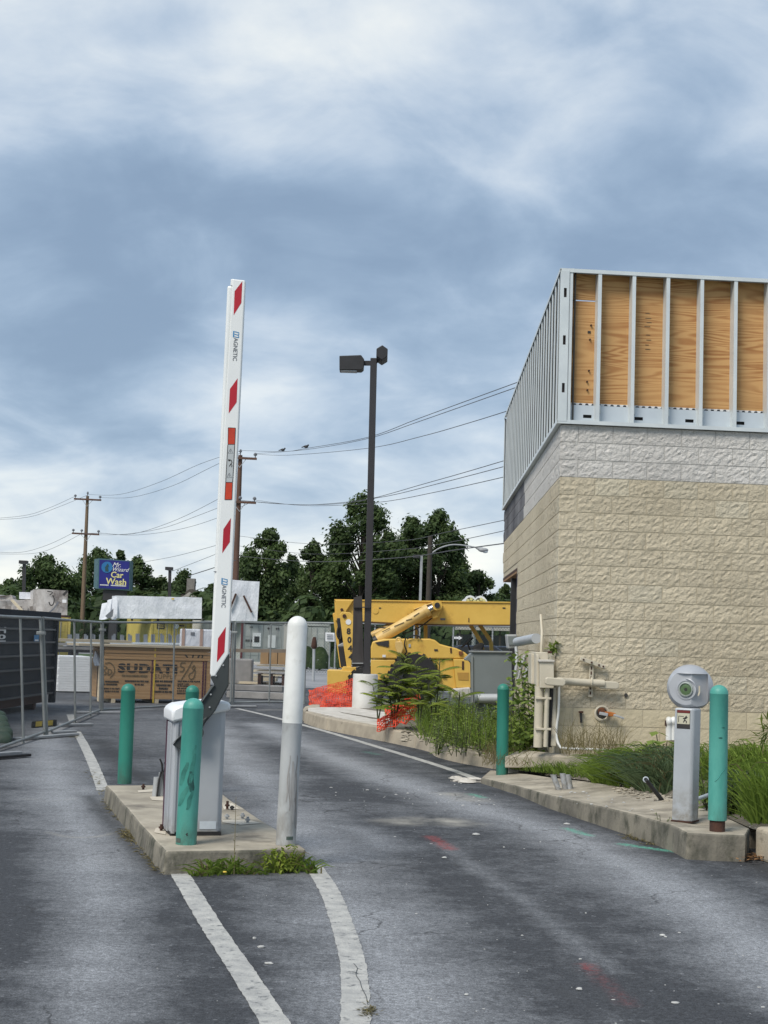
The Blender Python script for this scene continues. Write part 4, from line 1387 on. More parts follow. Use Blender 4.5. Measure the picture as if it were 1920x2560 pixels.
W2 = [
    ([(600, 1126, 86), (707, 1129, 76), (765, 1121, 71), (917, 1094, 60), (1050, 1045, 52), (1320, 946, 40)], 'highest wire from the brown pole, where two birds perch'),
    ([(640, 1134, 86), (765, 1124, 71), (917, 1097, 60), (1050, 1053, 52), (1320, 958, 40)], 'wire just under the highest one from the brown pole'),
    ([(637, 1135, 86), (720, 1138, 76), (917, 1121, 60), (1050, 1092, 52), (1180, 1055, 45), (1320, 1011, 40)], 'lowest of the three wires from the brown pole top'),
    ([(600, 1250, 86), (700, 1260, 76), (872, 1257, 62), (1080, 1204, 50), (1310, 1137, 40)], 'upper wire from the lower crossarm of the brown pole'),
    ([(604, 1251, 86), (760, 1262, 71), (935, 1246, 58), (1100, 1208, 49), (1310, 1153, 40)], 'middle wire from the lower crossarm of the brown pole'),
    ([(636, 1250, 86), (760, 1264, 71), (935, 1257, 58), (1100, 1228, 49), (1310, 1181, 40)], 'bottom wire from the lower crossarm of the brown pole'),
    ([(598, 1340, 86), (780, 1360, 75), (1000, 1352, 62), (1113, 1331, 54), (1310, 1290, 44)], 'thin service wire crossing the trees behind the lamp pole'),
    ([(598, 1365, 86), (780, 1385, 75), (1000, 1374, 62), (1122, 1356, 54), (1310, 1316, 44)], 'service wire above the cobra head street light'),
    ([(598, 1390, 86), (780, 1404, 75), (1000, 1394, 62), (1144, 1374, 54), (1310, 1352, 44)], 'thick cable passing behind the cobra head street light'),
    ([(219, 1236, 116), (300, 1236, 108), (400, 1205, 100), (500, 1160, 92), (600, 1127, 86)], 'top wire between the two utility poles'),
    ([(250, 1244, 116), (330, 1243, 108), (430, 1215, 98), (520, 1172, 91), (600, 1133, 86)], 'second wire between the two utility poles'),
    ([(183, 1334, 116), (250, 1333, 112), (330, 1335, 106), (440, 1300, 97), (560, 1240, 88)], 'upper wire between the lower crossarms'),
    ([(204, 1334, 116), (290, 1337, 109), (400, 1322, 100), (500, 1287, 92), (600, 1248, 86)], 'middle wire between the lower crossarms'),
    ([(246, 1332, 116), (330, 1338, 106), (440, 1325, 97), (540, 1296, 90), (634, 1252, 86)], 'lower wire between the lower crossarms'),
    ([(185, 1242, 116), (120, 1271, 112), (60, 1289, 108), (-40, 1298, 104)], 'upper left wire leaving the tan pole'),
    ([(218, 1238, 116), (150, 1266, 112), (70, 1293, 108), (-40, 1300, 104)], 'second left wire leaving the tan pole'),
    ([(181, 1333, 116), (120, 1362, 112), (50, 1381, 108), (-40, 1378, 104)], 'left wire leaving the lower crossarm of the tan pole'),
    ([(204, 1334, 116), (140, 1367, 112), (80, 1384, 108), (-40, 1384, 104)], 'lowest left wire leaving the tan pole'),
    ([(360, 1405, 100), (440, 1390, 94), (545, 1362, 86), (590, 1345, 86)], 'upper slanting wire left of the barrier arm'),
    ([(430, 1428, 95), (490, 1405, 90), (545, 1383, 86), (588, 1365, 86)], 'middle slanting wire left of the barrier arm'),
    ([(470, 1440, 60), (536, 1419, 60), (590, 1400, 60)], 'thick low slanting cable left of the barrier arm'),
]
for pix, lb in W2: wire(pix, lb, 0.022 if 'thick' in lb else 0.0125)
for i, (x, y, D) in enumerate(((707, 1126, 76), (765, 1118, 71))):
    p = at(x, y, D)
    t = thing('perched_bird', ('bird perched on the top wire, nearer the brown pole', 'bird perched on the top wire, nearer the lamp pole')[i], 'bird', p, 0, 'birds on the wire')
    mb = MB().ball(p + Vector((0, 0, 0.03)), 0.09, i, 0.1, 8, 6, (1.3, 0.8, 0.8)).ball(p + Vector((0.1, 0, 0.1)), 0.045, i, 0, 7, 5)
    mb.cyl(p + Vector((-0.09, 0, 0.03)), p + Vector((-0.22, 0, -0.02)), 0.035, 0.02, 6)
    obj('body', mb, M_DARK, t, smooth=60)

# the tall twin-head lamp pole
LB = gp(911, 1770, 0.21)
LD = LB.y
lp = thing('lamp_post', 'tall dark twin head parking lot lamp post on white concrete base', 'lamp post', LB)
ptop = at(934.5, 896, LD)
x0, y0 = LB.x, LD
lean = Vector((ptop.x - x0, 0, ptop.z - LB.z))
pdir = lean.normalized()
PB = LB + Vector((0.02, 0, 0.66))
obj('pole', MB().bar(PB, ptop, 0.135, 0.135, (0, 1, 0)), M_POLE, lp, bevel=0.012)
bw = 62 * LD / F_PX / 2
obj('concrete_base', MB().lathe([(bw, -0.15), (bw, 0.64), (bw * 0.96, 0.67)], 28, LB), pm('white_painted_base', (0.66, 0.655, 0.63), (0.54, 0.53, 0.50),
    scale=3, rough=0.8, bump=0.3, bscale=30, stain=(0.20, 0.185, 0.165), stain_scale=4.5, stain_lo=0.62, stain_hi=0.7), lp, smooth=40)
# heads
hp = MB()
h0, h1 = at(850, 908, LD), at(908, 908, LD)
poly = [at(849, 893, LD), at(903, 891, LD), at(911, 902, LD), at(909, 924, LD), at(903, 928, LD), at(849, 928, LD)]
hd = obj('lamp_head', MB().prism([p + Vector((0, -0.16, 0)) for p in poly], (0, 0.34, 0)), M_DARK, lp, bevel=0.012)
a, b = at(852, 923.5, LD), at(892, 923.5, LD)
obj('lens', MB().box(((a.x + b.x) / 2, LD, at(870, 929, LD).z), (b.x - a.x, 0.26, 0.012)), M_LABEL, hd)
obj('arm', MB().bar(at(908, 908, LD), at(930, 908, LD), 0.07, 0.09), M_DARK, lp)
hx = at(955, 891, LD)
mb = MB()
hexp = [hx + Vector((0.13 * math.cos(a), 0, 0.15 * math.sin(a))) for a in [math.pi / 6 + i * math.pi / 3 for i in range(6)]]
obj('lamp_head', MB().prism([p + Vector((0, -0.42, 0.0)) for p in hexp], (0, 0.62, 0)), M_DARK, lp, bevel=0.012)
obj('arm', MB().bar(at(938, 906, LD), at(950, 896, LD), 0.06, 0.07), M_DARK, lp)
# sheet metal cover strapped to the pole
poly = [at(884, 1494, LD - 0.02), at(905, 1489, LD - 0.02), at(909, 1665, LD - 0.02), at(880, 1668, LD - 0.02)]
obj('cover_panel', MB().prism([p + Vector((0, -0.05, 0)) for p in poly], (0, 0.12, 0)), pm('dirty_black_cover', (0.030, 0.026, 0.026), (0.05, 0.045, 0.043), scale=3, rough=0.75, stretch=(2, 2, 0.3)), lp)
obj('strap', MB().bar(at(884, 1518, LD - 0.1), at(926, 1518, LD - 0.1), 0.04, 0.02), M_POLE, lp)
obj('strap', MB().bar(at(880, 1658, LD - 0.1), at(908, 1658, LD - 0.1), 0.03, 0.015), M_GREYPIPE, lp)


def lot_lamp(px, top, D, w, label):
    p = at(px, 1580, D); p.z = 0
    t = thing('lot_lamp', label, 'lamp post', p, 0, 'parking lot lamps')
    tp = at(px + 2, top, D)
    obj('pole', MB().bar(p, tp, 0.2, 0.2), M_POLE, t)
    a, b = at(px - w, top, D), at(px + w, top + 1, D)
    hd = obj('lamp_head', MB().bar(a, b, 0.5, 0.22), M_POLE, t)
    obj('lens', MB().box((tp.x, D, tp.z - 0.13), ((b.x - a.x) * 0.8, 0.4, 0.03)), M_LABEL, hd)


lot_lamp(59, 1405, 100, 10, 'lot lamp with short wide head before the round left tree')
lot_lamp(423, 1421, 105, 9, 'lot lamp with short wide head right of the car wash sign')
# cobra head street light
D = 70
p = at(1068, 1600, D); p.z = 0
t = thing('street_light', 'dark pole with curved cobra head street light arm beside the building', 'street light', p)
obj('pole', MB().tube([p, at(1076, 1340, D)], [0.15, 0.11], 8), M_BARK, t, smooth=50)
pts = catmull([at(1079, 1383, D), at(1100, 1370, D), at(1130, 1362, D), at(1165, 1364, D), at(1192, 1369, D)], 5)
obj('arm', MB().tube(pts, 0.035, 6), M_GREYPIPE, t, smooth=60)
hd = obj('lamp_head', MB().ball(at(1208, 1375, D), 0.26, 1, 0, 12, 8, (0.95, 0.55, 0.42)).tube([at(1190, 1369, D), at(1205, 1374, D)], [0.05, 0.12], 8), M_GREYPIPE, t, smooth=60)
obj('lens', MB().ball(at(1213, 1379.5, D), 0.13, 1, 0, 10, 6, (1, 0.8, 0.5)), M_LABEL, hd, smooth=60)
p = at(1047, 1600, 66); p.z = 0
t = thing('lamp_post', 'slim grey lot lamp pole left of the cobra head street light', 'lamp post', p)
obj('pole', MB().bar(p, at(1054, 1388, 66), 0.11, 0.11), M_GREYPIPE, t)
obj('lamp_head', MB().bar(at(1033, 1391, 66), at(1049, 1391, 66), 0.3, 0.14), M_DARK, t)

# ================================================================== CAR WASH SIGN, HOUSE, ROADSIDE SIGNS
D = 95
def sp(px, py, dd=0): return at(px, py, D + dd)


sg = thing('car_wash_sign', 'blue box sign for a car wash with yellow lettering', 'sign', (sp(285, 1600).x, D, 0))
c4 = [sp(249, 1399), sp(324, 1404), sp(322, 1473), sp(247, 1470)]
obj('case', MB().prism([p for p in [sp(246, 1396), sp(326, 1402), sp(324, 1476), sp(243, 1472)]], (0.0, 1.1, 0)).prism(
    [sp(236, 1398, 0.9), sp(246, 1396), sp(243, 1472), sp(234, 1470, 0.9)], (0.9, 0.25, 0)), M_SIGNCASE, sg)
face = obj('sign_face', MB().prism([p + Vector((0, -0.03, 0)) for p in c4], (0, 0.02, 0)), M_SIGNBLUE, sg)
cc = sp(267.5, 1418, -0.06)
obj('disc', MB().cyl(cc, cc + Vector((0, 0.02, 0)), 0.36, n=24), M_SIGNLIGHT, face)
obj('emblem', MB().prism([cc + Vector((x, -0.02, z)) for x, z in ((-.1, -.26), (.12, -.26), (.06, .02), (.12, .1), (0.02, .24), (-.05, .1), (-.12, .0))], (0, 0.012, 0)), pm('emblem_green', (0.01, 0.06, 0.07), (0.012, 0.05, 0.06)), face)
sx = (sp(324, 1404) - sp(249, 1399)).normalized()
for txt, px, py, hpx, bold, mat, sh in (('Mr.', 292, 1412, 11, 0.0, M_WHITE, 0.4), ('Wizard', 303, 1424, 9.5, 0.0, M_WHITE, 0.4),
                                        ('Car', 293, 1437, 15, 0.02, M_SIGNYEL, 0), ('Wash', 290, 1454, 16, 0.02, M_SIGNYEL, 0)):
    tm = text_mb(txt, hpx * D / F_PX, 0.0, bold, sh)
    obj('lettering', place(tm, frame(sp(px, py, -0.05), sx, (0, 0, 1))), mat, face)
for k, (a, b) in enumerate(((251, 274), (278, 317))):
    for j in range(int((b - a) / 2.4)):
        q = sp(a + j * 2.4, 1462 + (a + j * 2.4 - 251) * 0.05, -0.05)
        if k == 0 and j == 0: tagline = MB()
        tagline.box(q, (0.045, 0.004, 0.07))
obj('tagline', tagline, M_WHITE, face)
obj('pedestal', MB().prism([sp(258, 1474, .2), sp(314, 1477, .2), sp(312, 1500, .2), sp(256, 1500, .2)], (0, 0.7, 0)), M_POLE, sg)
p = sp(285, 1500, 0.5)
obj('post', MB().box((p.x, D + 0.6, p.z / 2), (0.5, 0.4, p.z)), M_POLE, sg)

D = 120
hs = thing('house', 'small house with brown hipped roof and grey chimney behind the lumber', 'house', (sp(470, 1600).x, D, 0))
r0, r1 = sp(430, 1502), sp(528, 1505)
rt = sp(474, 1471)
mb = MB()
mb.prism([sp(432, 1502), sp(474, 1473), sp(482, 1473), sp(530, 1505)], (0, 7, 0))
rf = obj('roof', mb, M_SHINGLE, hs)
a, b = sp(462, 1464), sp(482, 1464)
obj('chimney', MB().box(((a.x + b.x) / 2, D + 1.5, rt.z + 0.1), (b.x - a.x, 0.8, 1.5)), M_BRICKGREY, rf)
obj('wall', MB().box((sp(478, 1500).x, D + 3.6, sp(478, 1503).z / 2 - 0.02), (2.9, 6.6, sp(478, 1503).z - 0.05)), M_STUCCO, hs)
obj('gable', MB().prism([sp(455, 1492, -.06), sp(474, 1480, -.06), sp(492, 1493, -.06)], (0, 0.05, 0)), M_STUCCO, hs)

# small roadside things seen past the machine
D = 55
t = thing('notice_sign', 'small white notice board on a thin post left of the yellow machine', 'sign', (sp(825, 1600).x, D, 0))
obj('board', MB().prism([sp(813.5, 1581), sp(836, 1582), sp(836, 1604), sp(813.5, 1603)], (0, 0.03, 0)), M_WHITE, t)
for k in range(3): obj('text_line', MB().bar(sp(817, 1587 + k * 5, -.03), sp(833, 1587.5 + k * 5, -.03), 0.004, 0.03), M_GREYINK, t)
obj('post', MB().bar((sp(825, 1600).x, D + 0.06, 0), sp(825, 1584, 0.06), 0.05, 0.05), M_GALV, t)
t = thing('marker_post', 'rusty marker post standing on the lawn right of white bollard', 'post', (sp(787, 1600).x, D - 2, 0))
obj('post', MB().cyl((sp(787, 1600, -2).x, D - 2, 0), sp(785, 1612, -2), 0.05, n=8), M_GREYPIPE, t)
obj('cap', MB().lathe([(0.06, 0), (0.11, 0.08), (0.08, 0.3), (0.05, 0.42)], 10, sp(785, 1622, -2)), M_RUST, t, smooth=50)
D = 75
t = thing('arrow_sign', 'black sign with a white arrow pointing right on a post', 'sign', (sp(1142, 1600).x, D, 0))
obj('board', MB().prism([sp(1129, 1588), sp(1157, 1589), sp(1157, 1601), sp(1129, 1600)], (0, 0.03, 0)), M_INK, t)
ar = [(1131, 1591.5), (1147, 1592), (1147, 1589.5), (1156, 1595), (1147, 1600), (1147, 1597.5), (1131, 1597)]
obj('arrow', MB().prism([sp(x, y, -0.03) for x, y in ar], (0, 0.02, 0)), M_WHITE, t)
obj('post', MB().bar((sp(1143, 1600).x, D + 0.06, 0), sp(1143, 1590, 0.06), 0.05, 0.05), M_GALV, t)
D = 88
t = thing('scalloped_sign', 'white scalloped roadside sign with yellow discs showing above the boom', 'sign', (sp(1186, 1600).x, D, 0))
bump_ = [(1153, 1506), (1156, 1500), (1162, 1496), (1167, 1490), (1176, 1488), (1184, 1491), (1188, 1496), (1193, 1491), (1201, 1489), (1210, 1492), (1216, 1499), (1220, 1507), (1214, 1530), (1160, 1530)]
obj('backing', MB().prism([sp(*q) for q in bump_], (0, 0.25, 0)), M_WHITE, t)
inn = [(1165, 1506), (1166, 1499), (1171, 1494), (1180, 1494), (1188, 1501), (1195, 1495), (1204, 1495), (1212, 1501), (1214, 1508), (1208, 1526), (1172, 1526)]
obj('panel', MB().prism([sp(q[0], q[1], -.04) for q in inn], (0, 0.03, 0)), M_INK, t)
for q in ((1170, 1501), (1178, 1498), (1186, 1503), (1195, 1503), (1203, 1498), (1210, 1502), (1178, 1507), (1203, 1507)):
    obj('disc', MB().cyl(sp(q[0], q[1], -.08), sp(q[0], q[1], -.04), 0.095, n=12), M_SIGNYEL, t)
p = sp(1186, 1530, .1)
obj('post', MB().cyl((p.x, D + 0.12, 0), p + Vector((0, 0.02, 0)), 0.12, n=8), M_GALV, t)


def car(px, D, rz, label, mat=M_CARDBLUE):
    p = at(px, 1620, D)
    t = thing('parked_car', label, 'car', (p.x, D, 0), rz, 'cars parked beyond the yard')
    prof = [(-2.2, .35), (-2.25, .75), (-1.5, .92), (-0.75, 1.40), (0.75, 1.43), (1.45, .98), (2.15, .85), (2.2, .4)]
    obj('body', MB().prism([Vector((x, -0.85, z)) for x, z in prof], (0, 1.7, 0)), mat, t, world=False, bevel=0.09, seg=3)
    win = [(-1.3, .95), (-0.72, 1.33), (0.70, 1.36), (1.25, .98)]
    obj('window', MB().prism([Vector((x, -0.865, z)) for x, z in win], (0, 0.02, 0)), M_GLASS, t, world=False)
    for x in (-1.4, 1.35):
        for s in (-1, 1):
            w = obj('wheel', MB().cyl((x, s * 0.86 - 0.1, .32), (x, s * 0.86 + 0.1, .32), 0.32, n=18), M_RUBBER, t, world=False)
            obj('rim', MB().cyl((x, s * 0.97, .32), (x, s * 0.975, .32), 0.19, n=12), M_GREYPIPE, w, world=False)
    for s in (-1, 1):
        obj('headlight', MB().box((2.17, s * 0.62, .68), (0.08, 0.3, 0.14)), M_WHITE, t, world=False, bevel=0.02)


car(1186, 62, 0.05, 'dark car parked beyond the fence under the machine boom')
car(1262, 66, 0.1, 'dark car parked beyond the fence by the building opening')
# long pale roof of a shed across the street
D = 92
t = thing('roadside_shelter', 'low shelter with a pale flat roof seen under the boom', 'building', (sp(1210, 1600).x, D, 0))
obj('roof', MB().prism([sp(1146, 1562), sp(1290, 1564), sp(1290, 1578), sp(1146, 1574)], (0, 4, 0)), M_STUCCO, t)
for px in (1150, 1200, 1250, 1286):
    q = sp(px, 1574, .3)
    obj('post', MB().box((q.x, D + 0.3, q.z / 2), (0.1, 0.1, q.z)), M_BARK, t)
obj('wall', MB().box((sp(1215, 1600).x, D + 3.8, 1.0), (3.3, 0.15, 2.0)), M_GLASS, t)

# ================================================================== THE STORAGE YARD
def container(px, D, rz, label, mat, L=6.1, W=2.44, H=2.32, doors=True, logo=None):
    p = at(px, 1600, D)
    t = thing('shipping_container', label, 'shipping container', (p.x, D, 0), rz, 'shipping containers in the yard')
    # corrugated long sides
    for side, nm in ((0, 'side_wall'), (1, 'side_wall')):
        mb = MB(); n = int(L / 0.28); vs = []
        x = 0.0 if side == 0 else W
        s = 1 if side == 0 else -1
        for i in range(n * 4 + 1):
            y = 0.08 + (L - 0.16) * i / (n * 4)
            dpt = (0.0, 0.0, 0.05, 0.05)[i % 4] * s + 0.012 * s
            vs += [Vector((x + dpt, y, 0.14)), Vector((x + dpt, y, H - 0.1))]
        mb.add(vs, [(2 * i, 2 * i + 1, 2 * i + 3, 2 * i + 2) for i in range(n * 4)])
        obj(nm, mb, mat, t, world=False)
    fr = MB()
    for x in (0.05, W - 0.05):
        for y in (0.05, L - 0.05): fr.box((x, y, H / 2), (0.1, 0.1, H))
        fr.box((x, L / 2, 0.07), (0.1, L, 0.14)).box((x, L / 2, H - 0.05), (0.1, L, 0.1))
    fr.box((W / 2, 0.05, 0.09), (W, 0.1, 0.18)).box((W / 2, 0.05, H - 0.07), (W, 0.1, 0.14))
    obj('frame', fr, mat, t, world=False)
    obj('roof', MB().box((W / 2, L / 2, H - 0.03), (W - 0.1, L - 0.1, 0.04)), mat, t, world=False)
    obj('end_wall', MB().box((W / 2, L - 0.06, H / 2), (W - 0.2, 0.05, H - 0.2)), mat, t, world=False)
    for k in range(2):
        x0 = 0.11 + k * (W - 0.2) / 2
        w = (W - 0.22) / 2 - 0.01
        mb = MB().box((x0 + w / 2, 0.05, H / 2), (w, 0.04, H - 0.36))
        for z in (0.55, 1.05, 1.6): mb.box((x0 + w / 2, 0.026, z), (w * 0.82, 0.02, 0.32))
        d = obj('door', mb, mat, t, world=False, bevel=0.01)
        for q in (0.3, 0.75):
            obj('lock_rod', MB().cyl((x0 + w * q, 0.005, 0.2), (x0 + w * q, 0.005, H - 0.2), 0.018, n=8), M_GREYPIPE, d, world=False)
    return t


RZ = R(23)
yc = container(377, 86, RZ, 'rusty yellow shipping container behind the plywood stack', M_YELLOWC)
obj('dark_label', MB().box((0.55, 0.0, 1.95), (0.46, 0.01, 0.44)), M_INK, yc, world=False)
for k in range(3): obj('label_line', MB().box((0.55, -0.008, 1.83 + k * 0.12), (0.34, 0.006, 0.04)), M_YELLOWC, yc, world=False)
obj('round_label', MB().cyl((1.5, 0.0, 1.9), (1.5, -0.01, 1.9), 0.14, n=18), M_WHITE, yc, world=False)
obj('marking', MB().box((1.75, 0.0, 1.95), (0.4, 0.01, 0.08)), M_RUST, yc, world=False)
wc = container(607, 84, RZ, 'white and grey shipping container right of the barrier arm', M_GREYC)
obj('white_sign', MB().box((0.82, -0.01, 1.28), (0.5, 0.02, 0.78)), M_WHITE, wc, world=False)
obj('dark_notice', MB().box((0.82, -0.026, 1.30), (0.3, 0.012, 0.34)), M_INK, wc, world=False)
obj('white_sign', MB().box((1.72, -0.01, 1.2), (0.46, 0.02, 0.72)), M_WHITE, wc, world=False)
obj('red_post', MB().box((-0.06, 0.0, 1.15), (0.1, 0.1, 2.3)), pm('dark_red_post', (0.14, 0.03, 0.035), (0.10, 0.025, 0.03)), wc, world=False)
for k in range(4):
    obj('marking', MB().box((0.2 + k * 0.11, -0.004, 1.22), (0.07, 0.008, 0.13)), M_INK, wc, world=False)
for k in range(2):
    obj('marking', MB().box((0.42 + k * 0.1, -0.004, 1.98), (0.06, 0.008, 0.1)), M_INK, wc, world=False)
    obj('marking', MB().box((1.55 + k * 0.5, -0.004, 1.94), (0.2, 0.008, 0.1)), M_INK, wc, world=False)
container(505, 88, RZ, 'cream shipping container mostly hidden behind the barrier arm', M_WHITEC)
container(20, 60, R(12), 'olive yellow shipping container behind the dark dumpster', M_YELLOWC, H=2.05)
container(730, 88, RZ, 'pale container partly hidden behind the white bollard', M_WHITEC, L=4)


def wrapped(name, label, pix, D, depth, mat, rx=0.0, group='wrapped lumber bundles', seed=0, amp=0.05):
    """a bundle in loose wrap: outline as seen, its own thickness, crumpled faces"""
    pts = [at(x, y, D) for x, y in pix]
    cx = sum(p.x for p in pts) / len(pts); zb = min(p.z for p in pts)
    t = thing(name, label, 'lumber bundle', (cx, D, zb), 0, group)
    tl, tr, br, bl = pts
    nu, nv = 18, 7
    off = Vector((-math.sin(rx) * depth, math.cos(rx) * depth, 0))
    mb = MB()

    def face(a, b, c, d, s):
        vs = []
        n = (b - a).cross(d - a).normalized()
        for j in range(nv + 1):
            for i in range(nu + 1):
                u, v = i / nu, j / nv
                p = a.lerp(b, u).lerp(d.lerp(c, u), v)
                e = min(1, min(u, 1 - u) * 8, min(v, 1 - v) * 5)
                k = mnoise.noise(Vector((p.x * 1.1 + s, p.y * 1.1, p.z * 1.9 + seed))) + 0.6 * mnoise.noise(Vector((p.x * 3 + s, p.z * 3.4, seed)))
                vs.append(p - n * (k * amp * e))
        mb.add(vs, [(j * (nu + 1) + i, j * (nu + 1) + i + 1, (j + 1) * (nu + 1) + i + 1, (j + 1) * (nu + 1) + i) for j in range(nv) for i in range(nu)])

    face(tl, tr, br, bl, 0); face(tl + off, tl, bl, bl + off, 5); face(tr, tr + off, br + off, br, 9)
    face(tl + off, tr + off, tr, tl, 13); face(tr + off, tl + off, bl + off, br + off, 17); face(bl, br, br + off, bl + off, 21)
    obj('wrap', mb, mat, t, smooth=40)
    t['_'] = 0; del t['_']
    return t


D = 86
lw = wrapped('wrapped_lumber', 'long white wrapped lumber bundle on top of the yellow container', [(292, 1489), (505, 1494), (504, 1547), (291, 1546)], D, 1.6, M_WRAP, R(20), seed=2, amp=0.06)
for k, (x0, x1, yt) in enumerate(((252, 268, 1506), (266, 281, 1497), (279, 295, 1492))):
    mb = MB()
    q = [at(x0 + 2, yt + 3, D + 0.7 - k * 0.25), at(x1, yt, D + 0.5 - k * 0.25), at(x1 - 1, 1546, D + 0.3 - k * 0.25), at((x0 + x1) / 2, 1549 - 6 * (k == 1), D - k * 0.2), at(x0 - 5 + k * 2, 1550, D + 0.4 - k * 0.25)]
    mb.prism(q, (0.1, 0.7, 0))
    obj('loose_flap', mb, M_WRAP, lw, bevel=0.05)
obj('dark_gap', MB().prism([at(263, 1540, D - 0.5), at(283, 1522, D - 0.5), at(281, 1541, D - 0.5), at(270, 1547, D - 0.5)], (0, 0.1, 0)), M_GREYINK, lw)
for px in (330, 395, 455):
    obj('spacer', MB().bar(at(px, 1549, D + 0.1), at(px, 1549, D + 1.6), 0.12, 0.14), M_RUST, lw)
obj('print_mark', MB().box(at(432, 1497, D - 0.08), (0.16, 0.01, 0.08)), M_YELLOWPAINT, lw)
tw = wrapped('wrapped_lumber', 'tall white wrapped lumber bundle right of the barrier arm', [(572, 1450), (649, 1454), (643, 1553), (568, 1552)], 84, 1.6, M_WRAP, R(20), seed=6, amp=0.06)
for a, b in (((590, 1484), (575, 1522)), ((609, 1489), (629, 1531))):
    obj('wood_brace', MB().bar(at(*a, 83.85), at(*b, 83.85), 0.1, 0.1), M_RUST, tw)
dw = wrapped('wrapped_lumber', 'dirty wrapped bundle marked with black paint behind dumpster', [(112, 1473), (170, 1477), (168, 1538), (112, 1537)], 58, 1.0, M_WRAPDIRTY, R(40), seed=11, amp=0.03)
m_ = [(129, 1505), (134, 1498), (135, 1508), (131, 1515), (125, 1516)]
c_ = at(129, 1501, 57.85)
obj('black_mark', MB().ribbon([c_ + Vector((0.10 * math.sin(a), 0, 0.2 * math.cos(a))) for a in [0.2 + i * 0.35 for i in range(13)]], 0.045, (0, -1, 0)), M_INK, dw)
obj('black_mark', MB().ribbon(catmull([at(118, 1478, 57.85), at(131, 1481, 57.85), at(124, 1488, 57.85)], 4), 0.04, (0, -1, 0)), M_INK, dw)
obj('black_mark', MB().ribbon([at(169, 1477, 57.85), at(158, 1488, 57.85)], 0.1, (0, -1, 0)), M_INK, dw)
obj('label', MB().box(at(161, 1503, 57.85), (0.16, 0.01, 0.12)), M_WHITE, dw)
obj('black_mark', MB().ribbon([at(146, 1505, 57.85), at(134, 1522, 57.85), at(122, 1532, 57.85)], 0.06, (0, -1, 0)), M_GREYINK, dw)
obj('pallet', MB().bar(at(112, 1540, 58.2), at(168, 1541, 58.2), 1.0, 0.08), M_RUST, dw)
lo_ = wrapped('wrapped_lumber', 'low dirty wrapped bundle at the left edge behind the dumpster', [(-40, 1503), (84, 1499), (84, 1540), (-40, 1540)], 59, 1.4, M_WRAPDIRTY, R(10), seed=14, amp=0.08)
wrapped('wrapped_lumber', 'small blue white wrapped bundle lying on the low dirty bundle', [(48, 1480), (83, 1481), (83, 1498), (48, 1497)], 59.4, 1.0, M_WRAP, R(10), seed=15, amp=0.03)
for k_ in range(7):
    x_ = -10 + k_ * 14
    obj('dirt_patch', MB().prism([at(x_, 1516, 58.9), at(x_ + 9, 1515, 58.9), at(x_ + 9, 1532, 58.9), at(x_ + 1, 1533, 58.9)], (0, 0.02, 0)), M_WRAPDIRTY if k_ % 2 else pm('brown_dirty_wrap', (0.12, 0.10, 0.09), (0.22, 0.20, 0.18), scale=2, detail=7), lo_)
wrapped('wrapped_lumber', 'pale crumpled wrap heaped on the far left bundle', [(-30, 1490), (30, 1488), (34, 1504), (-30, 1504)], 59.6, .9, M_WRAPDIRTY, R(10), seed=19, amp=0.14)
wrapped('wrapped_lumber', 'narrow dirty wrapped bundle beside the black marked one', [(84, 1476), (112, 1474), (112, 1538), (84, 1539)], 58.6, 1.0, M_WRAPDIRTY, R(20), seed=23, amp=0.05)
t = thing('loose_board', 'tan board leaning against the low dirty bundle', 'board', at(48, 1520, 58))
obj('board', MB().bar(at(30, 1500, 58.2), at(64, 1537, 57.6), 0.12, 0.05), M_LUMBER, t)

# the branded plywood stack
SW, SD_, SH = 2.44, 1.22, 1.22
p0 = at(262, 1600, 32.6); p0.z = 0
st = thing('plywood_stack', 'banded stack of plywood sheets with black stencilled lettering', 'plywood stack', p0, RZ)


def L_(px, py, dy=-0.006):
    return Vector(((px - 261) / 255.0 * SW, dy, (1764 - py) / 137.0 * SH))


obj('sheets', MB().box((SW / 2, SD_ / 2, 0.52), (SW, SD_, 0.86)), M_STACK, st, world=False, bevel=0.004)
for k in range(4):
    z = 0.955 + k * 0.068
    obj('top_sheets', MB().box((SW / 2 + 0.012 * (k % 2), SD_ / 2 - 0.012 * ((k + 1) % 2), z + 0.033), (SW - 0.02, SD_, 0.062)), M_STACK, st, world=False)
obj('cover_sheet', MB().box((SW / 2 - 0.25, SD_ / 2, 1.25), (SW + 0.65, SD_ + 0.1, 0.045)), M_LUMBER, st, world=False)
for x in (0.25, 1.22, 2.2):
    obj('bearer', MB().box((x, SD_ / 2, 0.045), (0.09, SD_, 0.09)), M_LUMBER, st, world=False)
for px, mt, w in ((380, M_YELLOWPAINT, 0.03), (374, M_MAROON, 0.022), (497, M_MAROON, 0.03), (503, M_MAROON, 0.022)):
    x = L_(px, 0).x
    obj('steel_band', MB().box((x, -0.008, 0.52 if mt is M_MAROON else 0.62), (w, 0.006, 0.86 if mt is M_MAROON else 1.22)), mt, st, world=False)
for y in (0.35, 0.55):
    obj('steel_band', MB().box((-0.006, y, 0.52), (0.006, 0.04, 0.86)), M_INK, st, world=False)
obj('edge_board', MB().box((-0.03, 0.2, 0.45), (0.04, 0.16, 0.86)), M_LUMBER, st, world=False)
obj('torn_wrap', MB().prism([Vector((-0.02, 0.15, 0.80)), Vector((-0.05, 0.35, 1.05)), Vector((-0.03, 0.6, 1.12)), Vector((-0.04, 0.75, 0.9)), Vector((-0.06, 0.45, 0.78))], (-0.04, 0, 0.01)), M_WRAP, st, world=False)
tm = text_mb('SUDATI', 0.205, 0.0, 0.055, 0, 1.0, 1.18)
k = (L_(434, 0).x - L_(294, 0).x) / tm.w
c_ = L_(364, 1678)
